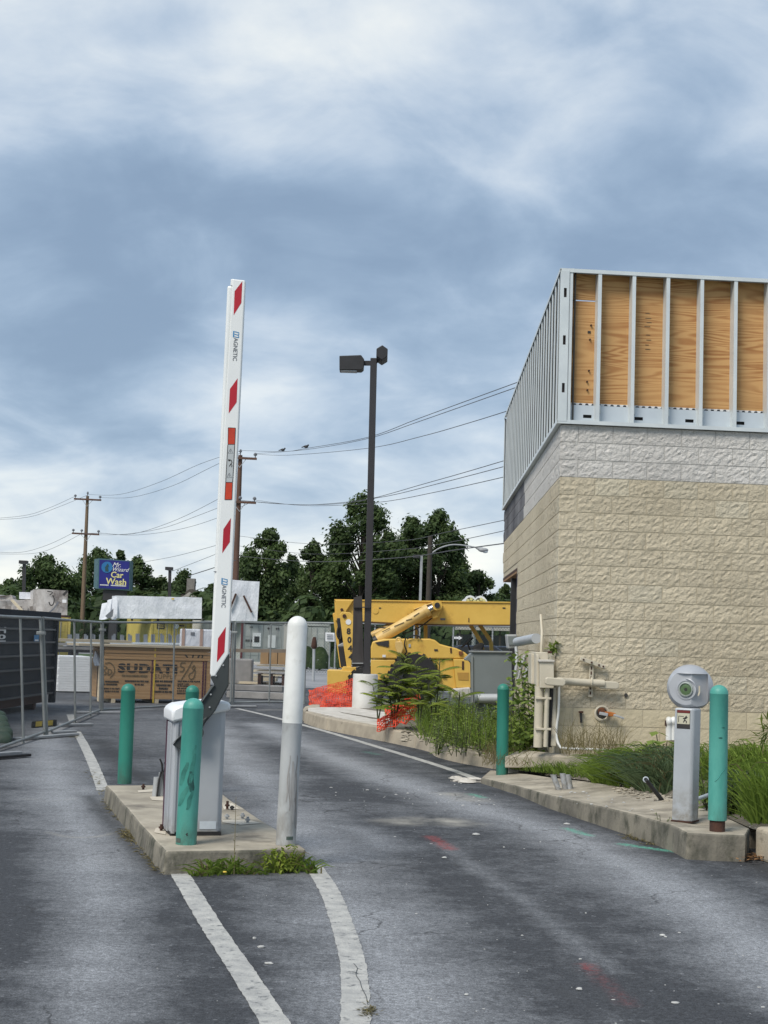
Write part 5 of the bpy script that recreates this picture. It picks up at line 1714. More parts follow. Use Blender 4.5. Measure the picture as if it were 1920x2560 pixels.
obj('lettering', place(tm, Matrix.Translation(c_) @ Matrix.Diagonal((k, 1, 1, 1))), M_INK, st, world=False)
for zc in (1672.5, 1684):      # the bridges of the stencil
    obj('stencil_bridge', MB().box(L_(364, zc, -0.009), (1.36, 0.004, 0.014)), M_STACK, st, world=False)
tm = text_mb('SUPPLY', 0.10, 0.0, 0.0, 0, 1.0, 1.1)
k = (L_(434, 0).x - L_(382, 0).x) / tm.w
obj('lettering', place(tm, Matrix.Translation(L_(408, 1697)) @ Matrix.Diagonal((k, 1, 1, 1))), M_FADEINK, st, world=False)


def scrawl(pix, w=0.026, mat=M_FADEINK):
    obj('marker_scrawl', MB().ribbon(catmull([L_(x, y, -0.008) for x, y in pix], 4), w, (0, -1, 0)), mat, st, world=False)


scrawl([(453, 1662), (444, 1662), (442, 1671), (450, 1674), (448, 1683), (440, 1684)])
scrawl([(470, 1657), (458, 1682), (445, 1704)])
scrawl([(474, 1668), (470, 1676), (478, 1682), (474, 1700), (466, 1702), (463, 1692), (472, 1684), (477, 1674), (474, 1668)])
scrawl([(468, 1638), (450, 1637), (453, 1643), (458, 1649), (456, 1654)], 0.03, M_INK)
scrawl([(473, 1636), (468, 1655)], 0.03, M_INK)
scrawl([(486, 1641), (483, 1650), (490, 1653), (494, 1645), (491, 1640), (486, 1641)], 0.03, M_INK)
scrawl([(264, 1668), (275, 1666), (285, 1676), (286, 1690), (277, 1703)], 0.022)
scrawl([(262, 1674), (269, 1678), (263, 1685), (268, 1692), (262, 1696)], 0.022)
scrawl([(272, 1682), (272, 1695), (279, 1692), (279, 1684), (272, 1682)], 0.022)
for x0, x1, y, h in ((304, 364, 1697, 5), (258, 298, 1712, 4), (262, 294, 1719, 4), (258, 300, 1729, 3.5), (258, 300, 1736, 4), (312, 368, 1710, 4), (335, 356, 1718, 4),
                     (382, 425, 1709, 4.5), (386, 420, 1719, 5), (392, 414, 1727, 5), (382, 424, 1735, 4.5), (436, 491, 1708, 3.5), (436, 464, 1715, 3), (436, 470, 1720, 3), (436, 466, 1726, 3), (436, 458, 1732, 3), (436, 466, 1738, 3)):
    mb = MB(); x = x0
    rr = random.Random(int(x0 * 7 + y))
    while x < x1:
        w = rr.uniform(2.0, 4.2)
        a = L_(x, y + h / 2, -0.008); b = L_(min(x1, x + w), y - h / 2, -0.008)
        mb.sheet([a, (b.x, a.y, a.z), b, (a.x, a.y, b.z)])
        x += w + rr.choice([0.5, 0.6, 0.7, 1.8])
    obj('small_print', mb, M_FADEINK if (x0 == 304) else M_INK, st, world=False)

# drywall stack in white wrap, steel studs, bundles, planks
t = thing('drywall_stack', 'white sheet stack standing left of the lettered plywood', 'sheet stack', (at(178, 1600, 38).x, 38, 0), RZ)
for k in range(14):
    obj('sheet', MB().box((0, 0, 0.06 + k * 0.062), (0.85 + 0.02 * (k % 3), 1.6, 0.058)), M_WHITE, t, world=False)
t = thing('board_stack', 'stack of grey boards above the white sheet stack', 'board stack', (at(150, 1600, 41).x, 41, 0), RZ)
for z, mt, w in ((0.55, M_GREYWOOD, 2.6), (0.98, M_DARK, 2.4), (1.06, M_GREYWOOD, 2.7), (1.16, M_GREYWOOD, 2.6), (1.27, M_LUMBER, 3.0)):
    obj('board', MB().box((0.4, 0, z), (w, 0.9, 0.075)), mt, t, world=False)
for x in (-0.5, 0.4, 1.3):
    obj('leg', MB().box((x, 0, 0.5), (0.1, 0.8, 1.0)), M_GREYWOOD, t, world=False)
def stud_rack(px0, px1, yt, ym, yb, D, label):
    a, b = at(px0, yb, D), at(px1, yb + 3, D)
    t = thing('steel_stud_rack', label, 'steel rack', ((a.x + b.x) / 2, D, 0), 0, 'racks of grey steel studs')
    for k in range(3):
        obj('rail', MB().bar(at(px0 - 3 * k, ym + 3 + 5 * k, D + 0.25 * k), at(px1, ym + 6 + 5 * k, D + 0.25 * k), 0.22, 0.055), M_STEELSHEET, t)
    n = int((px1 - px0) / 20)
    for i in range(n + 1):
        x = px0 + 6 + i * 20 + rnd.uniform(-2, 2)
        for dx in (0, 4):
            obj('upright', MB().bar(at(x + dx, ym + 4, D + 0.1), at(x + dx, yt + rnd.uniform(-1, 4), D + 0.1), 0.05, 0.07), pm('blue_grey_steel', (0.17, 0.19, 0.215), (0.13, 0.145, 0.165), scale=4, rough=0.5), t)
    for px in (px0 + 12, px1 - 12):
        q = at(px, yb, D + 0.2)
        obj('leg', MB().box((q.x, D + 0.2, q.z / 2), (0.12, 0.3, q.z)), M_DARK, t)


stud_rack(276, 472, 1585, 1604, 1622, 46, 'grey steel stud rack before the yellow container')
stud_rack(166, 252, 1585, 1602, 1616, 44, 'grey steel stud rack left of the yellow container')
t = thing('wrapped_bundle', 'white wrapped bundle with brown bands behind the plywood stack', 'lumber bundle', (at(505, 1600, 44).x, 44, 0), R(8))
obj('wrap', MB().box((0.1, 0.6, 1.28), (1.5, 1.2, 0.82)), M_WRAP, t, world=False, bevel=0.04)
for x in (-0.55, -0.02, 0.5):
    obj('band', MB().box((x, -0.01, 1.28), (0.09, 0.02, 0.83)), pm('pinkish_lath', (0.40, 0.28, 0.23), (0.33, 0.22, 0.18)), t, world=False)
for x in (-0.5, 0.6):
    obj('bearer', MB().box((x, 0.6, 0.43), (0.12, 1.1, 0.86)), M_GREYWOOD, t, world=False)
obj('label', MB().box((-0.28, -0.01, 1.55), (0.12, 0.012, 0.09)), M_GREYINK, t, world=False)

D = 46
t = thing('carton_pallet', 'brown cartons on a wooden pallet behind the white bollard', 'cartons', (at(682, 1600, D).x, D, 0))
z0 = at(680, 1661, D).z; z1 = at(680, 1628, D).z
for k, px in enumerate((650, 672, 694)):
    a, b = at(px, 1660, D), at(px + 21, 1660, D)
    obj('carton', MB().box(((a.x + b.x) / 2, D + 0.5, (z0 + z1) / 2), ((b.x - a.x) * 0.97, 1.0, z1 - z0)), pm('carton_board', (0.40, 0.25, 0.115), (0.32, 0.195, 0.09), scale=3, rough=0.8, rand=0.15), t, bevel=0.01)
for dz, dy in ((0.02, -0.1), (0.17, 0), (0.30, -0.05)):
    for k in range(3):
        obj('pallet_board', MB().box((at(682, 1600, D).x, D + 0.1 + 0.4 * k + dy, z0 - dz - 0.03), (0.92, 0.1, 0.035)), M_LUMBER, t)
for px in (652, 682, 712):
    obj('pallet_block', MB().box((at(px, 1600, D).x, D + 0.45, z0 / 2 - 0.15), (0.1, 0.9, z0 - 0.3)), M_RUST, t)
t = thing('concrete_barrier', 'streaked grey concrete block behind the fence post', 'concrete block', (at(602, 1600, 47).x, 47, 0))
a, b = at(560, 1646, 47), at(631, 1648, 47)
obj('block', MB().box(((a.x + b.x) / 2, 47.3, a.z / 2), (b.x - a.x, 0.6, a.z)), M_GREYWOOD, t, bevel=0.05)
# long planks laid out across the yard in front of the containers
PL = [(566, 712, 1667, 45, 0.05, 'grey'), (568, 690, 1675, 43, .10, 'raw'), (640, 716, 1678, 42, .06, 'grey'), (562, 700, 1686, 41, .09, 'raw'), (660, 716, 1690, 40.4, .05, 'dark'),
      (560, 695, 1697, 39, .12, 'raw'), (560, 708, 1706, 38, .08, 'raw'), (640, 716, 1714, 37, .06, 'grey'), (560, 712, 1722, 36, .14, 'grey'), (560, 716, 1736, 35, .05, 'dark'), (566, 716, 1742, 34.5, .16, 'grey')]
lab = ['pale plank nearest the concrete block', 'long raw plank below the cartons', 'short grey plank under the carton pallet', 'raw plank crossing behind the fence post, third row',
       'short dark plank beside the white bollard, upper', 'thick raw plank in the middle of the plank rows', 'raw plank ending at the white bollard, middle row', 'short grey plank beside white bollard, lower',
       'thick grey timber in the lower plank rows', 'thin dark plank low behind the fence', 'widest grey timber, lowest of the plank rows']
for (xa, xb, y, D, h, kind), lb in zip(PL, lab):
    a, b = gp(xa, y + 5, 0), gp(xb, y + 7, 0)
    dd = (a.y + b.y) / 2
    mb = MB()
    a2, b2 = Vector((a.x, dd + 0.15, h / 2 + 0.02)), Vector((b.x, dd - 0.15, h / 2 + 0.02))
    mb.bar(a2, b2, 0.32 if kind != 'dark' else 0.2, h)
    o = obj('timber_plank', mb, {'raw': M_LUMBER, 'grey': M_GREYWOOD, 'dark': M_DARK}[kind], bevel=0.006)
    tag(o, lb, 'plank', 'timbers laid out in the yard')
t = thing('long_beam', 'long brown beam at mid height behind the fence and barrier arm', 'beam', (at(600, 1600, 43).x, 43, 0))
obj('beam', MB().bar(at(440, 1624, 43), at(735, 1628, 43), 0.12, 0.1), pm('brown_beam', (0.23, 0.18, 0.13), (0.17, 0.13, 0.095), scale=3), t)
for px in (560, 720):
    q = at(px, 1626, 43); obj('trestle', MB().box((q.x, 43.1, q.z / 2 - 0.06), (0.1, 0.5, q.z - 0.06)), M_GREYWOOD, t)

# ---- the dumpster
XR, YA, YB, HD = -6.72, 19.0, 30.0, 1.86
dd = Vector((0.16, 4.0, 0)).normalized()
def dq(y, z, off=0.0):
    k = (y - 28.0) / dd.y
    return Vector((-6.66, 28.0, z)) + dd * k + Vector((dd.y, -dd.x, 0)) * off


dm = thing('dumpster', 'dark blue ribbed dumpster behind the leaning fence', 'dumpster', (dq(26, 0).x - 1.1, 26, 0))
back_ = Vector((-2.3, 0.09, 0))
mb = MB().prism([dq(YB, 0.28), dq(YA, 0.28), dq(YA, HD), dq(YB, HD)], back_)
obj('body', mb, M_DUMPSTER, dm)
obj('rim', MB().bar(dq(YA, HD - 0.02, 0.03), dq(YB + 0.1, HD - 0.02, 0.03), 0.14, 0.13), M_DUMPSTER, dm)
for z in (1.56, 1.31, 1.06, 0.80, 0.54, 0.30):
    obj('rib', MB().bar(dq(YA, z, 0.03), dq(YB, z, 0.03), 0.06, 0.035), pm('worn_rib_paint', (0.055, 0.068, 0.08), (0.035, 0.045, 0.055), scale=3, rough=0.5), dm)
obj('end_post', MB().bar(dq(YB, 0.1, 0.02), dq(YB, HD, 0.02), 0.12, 0.14), M_DUMPSTER, dm)
obj('skid', MB().bar(dq(YA, 0.2, -0.15), dq(YB - 0.3, 0.2, -0.15), 0.2, 0.16), M_RUST, dm)
for y in (22, 25.5, 29):
    obj('wheel', MB().cyl(dq(y, 0.1, -0.25), dq(y, 0.1, -0.05), 0.1, n=12), M_RUST, dm)
for txt, y0, y1, zz, hh in (('SH', 25.6, 26.5, 1.53, 0.11), ('10', 25.7, 26.5, 1.41, 0.085)):
    tm = text_mb(txt, hh, 0.0, 0.03)
    k = (y1 - y0) / tm.w
    obj('lettering', place(tm, frame(dq((y0 + y1) / 2, zz, 0.05), dd, (0, 0, 1)) @ Matrix.Diagonal((k, 1, 1, 1))), M_WHITE, dm)
obj('sticker', MB().sheet([dq(28.35, 1.30, .05), dq(28.7, 1.30, .05), dq(28.7, 1.45, .05), dq(28.35, 1.45, .05)]), M_BLUEINK, dm)
obj('sticker_band', MB().sheet([dq(28.4, 1.335, .055), dq(28.65, 1.335, .055), dq(28.65, 1.365, .055), dq(28.4, 1.365, .055)]), M_WHITE, dm)
obj('lettering', MB().bar(dq(25.5, 1.335, 0.05), dq(26.5, 1.335, 0.05), 0.004, 0.02), M_WHITE, dm)

# ---- rolled tarpaulin, wheel stop
t = thing('rolled_tarpaulin', 'dark green folded tarpaulin at the left edge of the frame', 'tarpaulin', gp(5, 1858))
for k, (y, r_, w) in enumerate(((1853, .14, 24), (1838, .13, 27), (1822, .12, 20), (1806, .11, 16), (1792, .09, 11))):
    q = at(w, y, 20.6 + 0.1 * k)
    pts = [q + Vector((-1.2, 0.1, 0)), q + Vector((-0.6, 0, 0.015)), q + Vector((-0.12, 0.02, 0.0)), q + Vector((0, 0.06, -0.01))]
    obj('fold', MB().tube(catmull(pts, 4), [r_] * 9 + [r_ * .95, r_ * 0.85, r_ * 0.7, r_ * 0.4], 10), M_TARP, t, smooth=60)
a, b = gp(80, 1820), gp(140, 1815)
t = thing('wheel_stop', 'black rubber wheel stop with yellow stripes inside the fence', 'wheel stop', (a + b) / 2)
ax = (b - a).normalized()
obj('body', MB().prism([a + Vector((0, -0.08, 0)), a + Vector((0, 0.08, 0)), a + Vector((0, 0.05, 0.11)), a + Vector((0, -0.05, 0.11))], b - a), M_RUBBER, t, bevel=0.015)
for f0, f1 in ((0.18, 0.45), (0.58, 0.9)):
    q0, q1 = a.lerp(b, f0), a.lerp(b, f1)
    obj('stripe', MB().sheet([q0 + Vector((0, -0.078, .02)), q1 + Vector((0, -0.078, .02)), q1 + Vector((0, -0.056, .1)), q0 + Vector((0, -0.056, .1))]), M_YELLOWPAINT, t)

# ================================================================== TEMPORARY FENCE
def chain_link(bl, br, tl, tr, pitch=0.06, w=0.0048):
    W = (br - bl).length; H = (tl - bl).length
    nu = max(2, int(W / pitch)); nv = max(2, int(H / pitch))
    nrm = (br - bl).cross(tl - bl).normalized()
    sd = (br - bl).normalized()
    mb = MB(); vs, fs = [], []

    def P(u, v): return bl.lerp(br, u).lerp(tl.lerp(tr, u), v)
    for i in range(nu):
        for par in (0, 1):
            for j in range(nv):
                u0 = (i + ((j + par) % 2)) / nu; u1 = (i + ((j + 1 + par) % 2)) / nu
                p, q = P(u0, j / nv), P(u1, (j + 1) / nv)
                off = nrm * (0.002 if par else -0.002)
                o = len(vs)
                vs += [p - sd * w / 2 + off, p + sd * w / 2 + off, q + sd * w / 2 + off, q - sd * w / 2 + off]
                fs.append((o, o + 1, o + 2, o + 3))
    mb.v, mb.f = vs, fs
    return mb


def raw_obj(name, mb, mat, parent):
    me = bpy.data.meshes.new(name)
    inv = wm(parent).inverted()
    me.from_pydata([tuple(inv @ v) for v in mb.v], [], mb.f); me.update(); me.materials.append(mat)
    return link(name, me, parent)


def fence_panel(label, A, B, mids, r=0.021, feet=(True, True), ztop=None, mesh=True):
    """A, B: (x, y top, x, y bottom, distance) of the two end posts as seen"""
    ta, ba, tb, bb = at(A[0], A[1], A[4]), at(A[2], A[3], A[4]), at(B[0], B[1], B[4]), at(B[2], B[3], B[4])
    base = (ba + bb) / 2
    t = thing('chain_link_fence', label, 'fence', (base.x, base.y, 0), 0, 'temporary chain link fence panels')
    for p, q in ((ta, ba), (tb, bb)):
        obj('post', MB().tube([q - Vector((0, 0, 0.0)), q.lerp(p, 0.5), p + (p - q).normalized() * 0.015], r * 1.15, 8), M_GALV, t, smooth=60)
    obj('top_rail', MB().tube([ta, ta.lerp(tb, .5) + Vector((0, 0, -0.004)), tb], r, 8), M_GALV, t, smooth=60)
    obj('bottom_rail', MB().tube([ba.lerp(ta, 0.03), bb.lerp(tb, 0.03)], r, 8), M_GALV, t, smooth=60)
    for f in mids:
        obj('middle_post', MB().tube([ba.lerp(bb, f), ta.lerp(tb, f)], r * 0.9, 8), M_GALV, t, smooth=60)
    if mesh: raw_obj('chain_link_mesh', chain_link(ba.lerp(ta, 0.03), bb.lerp(tb, 0.03), ta, tb), M_WIRE, t)
    return t, ta, ba, tb, bb


fence_panel('leaning chain link panel at the left edge before the dumpster', (-70, 1537, -70, 1905, 17.8), (101, 1545, 112, 1838, 22.0), (0.66,))
fence_panel('chain link panel between the leaning pair and the tarpaulin corner', (107, 1545, 117, 1838, 22.05), (254, 1556, 250, 1781, 28.6), (0.47, 0.78))
fence_panel('chain link panel in front of the lettered plywood stack', (257, 1556, 256, 1781, 28.7), (583, 1556, 576, 1762, 32.4), (0.52,))
fence_panel('chain link panel right of the barrier arm behind white bollard', (589, 1556, 583, 1762, 32.5), (765, 1557, 760, 1760, 33.2), (0.5,))
# clamps joining neighbours, and feet: things of their own
for i, (x, y, D, lb) in enumerate(((103, 1583, 21.9, 'clamp joining the leaning fence posts'), (256, 1575, 28.5, 'clamp joining the fence posts left of the plywood stack'),
                                   (586, 1581, 32.3, 'clamp joining the fence posts right of the barrier arm'))):
    q = at(x, y, D)
    o = obj('fence_clamp', MB().box(q, (0.13, 0.075, 0.05)), M_GALV, bevel=0.008); tag(o, lb, 'clamp', 'fence clamps')
for (a, b, lb) in (((35, 1853), (192, 1840), 'long flat fence foot under the leaning pair of posts'), ((128, 1836), (188, 1833), 'short fence foot behind the long one'),
                   ((150, 1817), (230, 1815), 'fence foot under the single post by the wheel stop'), ((192, 1784), (300, 1785), 'fence foot under the posts left of the plywood stack'),
                   ((556, 1768), (640, 1769), 'fence foot under the posts right of the barrier'), ((-40, 1902), (72, 1893), 'black fence foot alone at the left edge'), ((-40, 1893), (50, 1887), 'pale fence foot lying at the left edge')):
    q0, q1 = gp(*a), gp(*b)
    q0.z = q1.z = 0.03
    o = obj('fence_stand', MB().bar(q0, q1, 0.09, 0.035), M_DARK if 'black' in lb else M_GREYPIPE, bevel=0.008)
    tag(o, lb, 'fence stand', 'fence stands')

# the dark green mesh fence on the far side, by the lawn
D = 62
fa, fb = at(742, 1556, D), at(1330, 1568, D)
ft = thing('boundary_fence', 'far mesh fence with grey top rail behind the yellow machine', 'fence', ((fa.x + fb.x) / 2, D, 0))
obj('top_rail', MB().tube([fa, fb], 0.04, 8), M_GALV, ft)
n = 6
for i in range(n + 1):
    p = fa.lerp(fb, i / n)
    obj('post', MB().tube([(p.x, p.y + 0.03, -0.05), (p.x, p.y + 0.03, p.z)], 0.035, 8), M_GREYPIPE, ft)
raw_obj('fence_mesh', chain_link(Vector((fa.x, D, 0.05)), Vector((fb.x, D, 0.05)), fa, fb, 0.12, 0.012), pm('dark_green_mesh', (0.012, 0.028, 0.02), (0.01, 0.022, 0.016)), ft)

# ================================================================== THE YELLOW MACHINE (telescopic handler)
TD = 35.0
tp = at(1060, 1600, TD); tp.z = 0
tl = thing('telescopic_handler', 'yellow telescopic handler with a long boom and the number 8044', 'construction machine', tp)


def T(px, py, d=0.0): return at(px, py, TD + d)


def tprism(name, pix, d0, d1, mat, parent=tl, bevel=0.015, smooth=None):
    mb = MB().prism([T(x, y, d0) for x, y in pix], (0, d1 - d0, 0))
    return obj(name, mb, mat, parent, bevel=bevel, smooth=smooth)


boom = tprism('boom', [(836, 1499.5), (1345, 1507), (1345, 1563), (1049, 1560.5), (935, 1555), (872, 1552), (838, 1552)], 0.2, 0.75, M_YELLOW, bevel=0.012)
tprism('boom_flange', [(836, 1498), (1345, 1505.5), (1345, 1508.5), (836, 1501)], 0.17, 0.78, M_YELLOW, boom, bevel=0)
tprism('boom_flange', [(928, 1555), (1049, 1560), (1345, 1562.5), (1345, 1565), (1049, 1563), (928, 1558)], 0.17, 0.78, pm('machine_underside_shade', (0.10, 0.05, 0.02), (0.07, 0.035, 0.015)), boom, bevel=0)  # dark colour paints shade onto the boom's lower flange
for px, py in ((939, 1527), (1022, 1528)):
    obj('wear_pad_plate', MB().cyl(T(px, py, 0.2), T(px, py, 0.185), 0.07, n=18), M_YELLOW, boom)
obj('nameplate', MB().box(T(1107, 1548, 0.19), (0.12, 0.01, 0.045)), M_GREYINK, boom)
obj('dent_mark', MB().box(T(1172, 1550, 0.19), (0.02, 0.008, 0.1)), M_RUST, boom)
# boom gusset and the tail tower with its number
tprism('gusset', [(838, 1500), (884, 1500), (866, 1527), (858, 1553), (843, 1552)], 0.10, 0.22, M_YELLOW, boom)
tw_ = tprism('tower_plate', [(849, 1537), (855, 1529), (875.5, 1531), (883, 1539), (885, 1552), (878, 1674), (868, 1676), (858.6, 1613)], -0.14, -0.06, M_YELLOW)
tprism('tower_plate', [(831.5, 1534), (836, 1531), (845, 1540), (862, 1660), (868, 1674), (850, 1668), (840, 1600)], 0.55, 0.63, M_YELLOW)
tprism('tower_core', [(842, 1545), (872, 1545), (870, 1665), (852, 1660)], 0.0, 0.5, M_DARK)
tprism('battery_box', [(845, 1616), (861, 1616), (867, 1669), (852, 1668)], -0.05, 0.3, M_DARK)
tprism('box_top', [(844, 1613), (858, 1606), (861, 1616), (845, 1617)], -0.03, 0.3, M_GREYPIPE)
obj('pivot_pin', MB().cyl(T(861, 1540, -0.17), T(861, 1540, -0.1), 0.045, n=14), M_RUST, tw_)
obj('pivot_pin', MB().cyl(T(854.5, 1524, 0.02), T(854.5, 1524, 0.2), 0.035, n=14), M_RUST, boom)
obj('round_reflector', MB().cyl(T(871, 1555, -0.155), T(871, 1555, -0.14), 0.065, n=18), M_WHITE, tw_)
obj('hose', MB().tube(catmull([T(846, 1568, -0.02), T(843, 1585, -0.05), T(849, 1598, -0.04), T(854, 1588, -0.02), T(850, 1572, 0)], 5), 0.022, 8), M_RUBBER, tl, smooth=60)
xx = (T(880, 1600) - T(860, 1600)).normalized()
for ch, px, py in (('8', 871.5, 1578), ('0', 873.5, 1599.5), ('4', 875, 1621), ('4', 876.5, 1642)):
    tm = text_mb(ch, 15.5 * TD / F_PX, 0.0, 0.04)
    obj('digit', place(tm, frame(T(px, py, -0.148), xx, (0, 0, 1))), M_INK, tw_)
# outrigger base
tprism('outrigger_base', [(818, 1675), (893, 1678), (893, 1735), (818, 1733)], -0.25, 0.9, M_YELLOW)
tprism('base_plate', [(858, 1666), (890, 1668), (893, 1679), (852, 1677)], -0.2, 0.7, M_YELLOW)
# chassis, hood
hood = [(927, 1618), (931, 1604), (960, 1597), (1014, 1596.5), (1074, 1596.5), (1087, 1600), (1100, 1610), (1122, 1616), (1142, 1621), (1162, 1631), (1174, 1641), (1175, 1647)]
tprism('hood', hood + [(927, 1647)], -0.35, 0.15, M_YELLOW, bevel=0.05)
tprism('hood', [(945, 1650), (1175, 1649), (1175, 1644), (945, 1640)], -0.2, 1.2, M_YELLOW, bevel=0.01)
tprism('side_panel', [(927, 1649), (1010, 1649), (1000, 1672), (990, 1700), (927, 1700)], -0.33, 0.1, M_YELLOW, bevel=0.02)
tprism('engine_cover', [(1062, 1649), (1133, 1649), (1141, 1722), (1092, 1722), (1086, 1690), (1078, 1665)], -0.30, 0.1, M_YELLOW, bevel=0.02)
ec = tprism('engine_cover', [(1133, 1648), (1183, 1648), (1183, 1720), (1141, 1720)], -0.42, 0.2, M_YELLOW, bevel=0.02)
tprism('vent', [(1143, 1681), (1172, 1681), (1172, 1701), (1146, 1700)], -0.43, -0.40, pm('tan_vent', (0.48, 0.27, 0.05), (0.42, 0.23, 0.045)), ec, bevel=0.004)
tprism('slot', [(1155, 1653), (1160, 1653), (1160, 1674), (1155, 1674)], -0.435, -0.40, M_RUST, ec, bevel=0.004)
tprism('slot', [(1125, 1620), (1129, 1619), (1130, 1632), (1126, 1633)], -0.365, -0.34, M_RUST, tl, bevel=0.004)
tprism('marker_lamp', [(1147, 1628), (1157, 1628), (1157, 1636), (1152, 1640), (1147, 1636)], -0.40, -0.33, pm('amber_brown_lamp', (0.22, 0.08, 0.02), (0.17, 0.06, 0.015)), tl, bevel=0.006)
tprism('chassis', [(900, 1690), (1175, 1690), (1175, 1728), (900, 1728)], 0.1, 1.6, M_DARK)
tprism('dark_recess', [(938, 1606), (972, 1601), (972, 1618), (944, 1612)], -0.37, -0.34, M_INK, tl, bevel=0)


def wheel(px, py, r, d0, d1):
    p = T(px, py, d0); q = T(px, py, d1)
    c = Vector((p.x, 0, p.z))
    w = obj('wheel', MB().lathe([(r * .62, d0), (r * .96, d0), (r, d0 + .06), (r, d1 - .06), (r * .96, d1), (r * .62, d1)], 36, Vector((c.x, TD, c.z)), Matrix(((1, 0, 0), (0, 0, 1), (0, 1, 0)))), M_RUBBER, tl, smooth=40)
    obj('rim', MB().lathe([(0.05, d0 + .08), (r * .6, d0 + .05), (r * .63, d0 + .01), (r * .63, d1 - .02)], 28, Vector((c.x, TD, c.z)), Matrix(((1, 0, 0), (0, 0, 1), (0, 1, 0)))), M_YELLOW, w, smooth=40)
    lug = MB()
    for i in range(22):
        a = 2 * math.pi * i / 22
        m = Matrix.Translation((c.x, TD + (d0 + d1) / 2, c.z)) @ Matrix.Rotation(a, 4, 'Y')
        for s in (-1, 1):
            lug.box(m @ Vector((r * 1.0, s * (d1 - d0) / 4, 0)), (0.06, (d1 - d0) / 2.1, 0.055), (m.to_3x3() @ Matrix.Rotation(s * 0.5, 3, 'X')))
    obj('tread', lug, M_RUBBER, w)


wheel(1035, 1698, 0.60, -0.38, 0.02)
wheel(1240, 1700, 0.60, -0.38, 0.02)
wheel(1035, 1698, 0.60, 1.3, 1.7)
wheel(915, 1716, 0.45, -0.3, 0.05)
# lift cylinders and the bracket at the boom
def tcyl(name, a, b, r, mat, d=-0.02, parent=tl):
    return obj(name, MB().cyl(T(*a, d), T(*b, d), r, n=18), mat, parent, smooth=50)


tcyl('lift_cylinder', (944, 1599), (1066, 1527), 0.135, M_PALEYELLOW)
tcyl('cylinder_head', (1062, 1530), (1072, 1524), 0.155, M_PALEYELLOW)
tcyl('cylinder_rod', (1072, 1524), (1092, 1514), 0.07, M_CHROME)
tcyl('cylinder_eye', (936, 1604), (946, 1598), 0.12, M_DARK)
tcyl('slave_cylinder', (930, 1590), (992, 1557), 0.095, M_PALEYELLOW, 0.3)
obj('pin_boss', MB().cyl(T(1093, 1513, -0.12), T(1093, 1513, 0.19), 0.12, n=18), M_YELLOW, boom, smooth=50)
obj('pin', MB().cyl(T(1093, 1513, -0.15), T(1093, 1513, -0.11), 0.065, n=14), M_DARK, boom, smooth=50)
tprism('lug_plate', [(1032, 1523), (1085, 1504), (1103, 1507), (1106, 1522), (1096, 1543), (1080, 1549), (1078, 1530), (1060, 1530)], 0.05, 0.19, M_YELLOW, boom)
tprism('lug_shadow_plate', [(1036, 1523), (1080, 1508), (1072, 1520), (1052, 1528)], 0.02, 0.05, pm('machine_underside_shade', (0.1, 0.05, 0.02)), boom, bevel=0)  # thin dark plate added to paint the shade at the lug
for a, b in (((955, 1580), (975, 1570)), ((985, 1566), (1010, 1556)), ((1015, 1551), (1030, 1547)), ((1034, 1541), (1048, 1532))):
    obj('stencil_mark', MB().bar(T(*a, -0.16), T(*b, -0.16), 0.006, 0.02), M_FADEINK, tl)
for k_, pts_ in enumerate(([(900, 1558), (930, 1566), (980, 1572), (1010, 1578)], [(1008, 1584), (1030, 1577), (1052, 1566), (1066, 1556), (1080, 1545)], [(1014, 1596), (1011, 1612), (1016, 1628), (1010, 1640)],
                            [(1040, 1566), (1046, 1580), (1042, 1597)], [(1018, 1598), (1030, 1590), (1046, 1590), (1052, 1597)])):
    obj('hydraulic_hose', MB().tube(catmull([T(x, y, 0.05 if k_ < 2 else -0.4) for x, y in pts_], 5), 0.016, 6), M_RUBBER, tl, smooth=60)
for (x, y, w_, h_, mt_) in ((1024, 1614, 5, 8, M_GREYPIPE), (1090, 1625, 9, 4, M_INK), (1110, 1690, 10, 7, M_INK), (960, 1640, 8, 6, M_WHITE), (950, 1520, 6, 2.5, M_INK), (1260, 1520, 7, 3, M_INK), (1001, 1655, 4, 4, M_RUST)):
    a_ = T(x, y); obj('decal', MB().box(T(x, y, (-0.365 if 1560 < y < 1648 else (-0.345 if y >= 1648 else 0.192))), (w_ * TD / F_PX, 0.006, h_ * TD / F_PX)), mt_, tl)
# open cab frame
for pix in (((1042, 1562), (1042, 1597)), ((1064, 1562), (1064, 1597))):
    obj('cab_post', MB().bar(T(*pix[0], 0.9), T(*pix[1], 0.9), 0.09, 0.09), M_YELLOW, tl)
for pts in (((1176, 1562), (1204, 1608), (1206, 1625)), ((1199, 1562), (1227, 1603), (1230, 1640))):
    for a, b in zip(pts[:-1], pts[1:]):
        obj('cab_post', MB().bar(T(*a, 0.85), T(*b, 0.85), 0.09, 0.09), M_YELLOW, tl)
wv = MB()
c_ = T(1168, 1606, 0.6); ax = Vector((0.75, 0, 0.66)).normalized()
e1, e2 = ax, Vector((0, 1, 0))
wv.tube([c_ + e1 * (0.17 * math.cos(t)) + e2 * (0.17 * math.sin(t)) for t in [i * math.pi / 10 for i in range(21)]], 0.02, 7, False)
wv.tube([c_ - e1 * 0.17, c_ + e1 * 0.17], 0.012, 6).tube([c_, T(1176, 1628, 0.6)], 0.02, 6)
obj('steering_wheel', wv, M_RUBBER, tl, smooth=60)
tprism('seat', [(1180, 1628), (1186, 1614), (1206, 1606), (1212, 1612), (1206, 1626), (1200, 1634)], 0.4, 0.9, M_RUBBER, bevel=0.04)
tprism('dashboard', [(1176, 1640), (1172, 1626), (1190, 1622), (1222, 1626), (1222, 1640)], 0.3, 1.0, M_DARK, bevel=0.03)
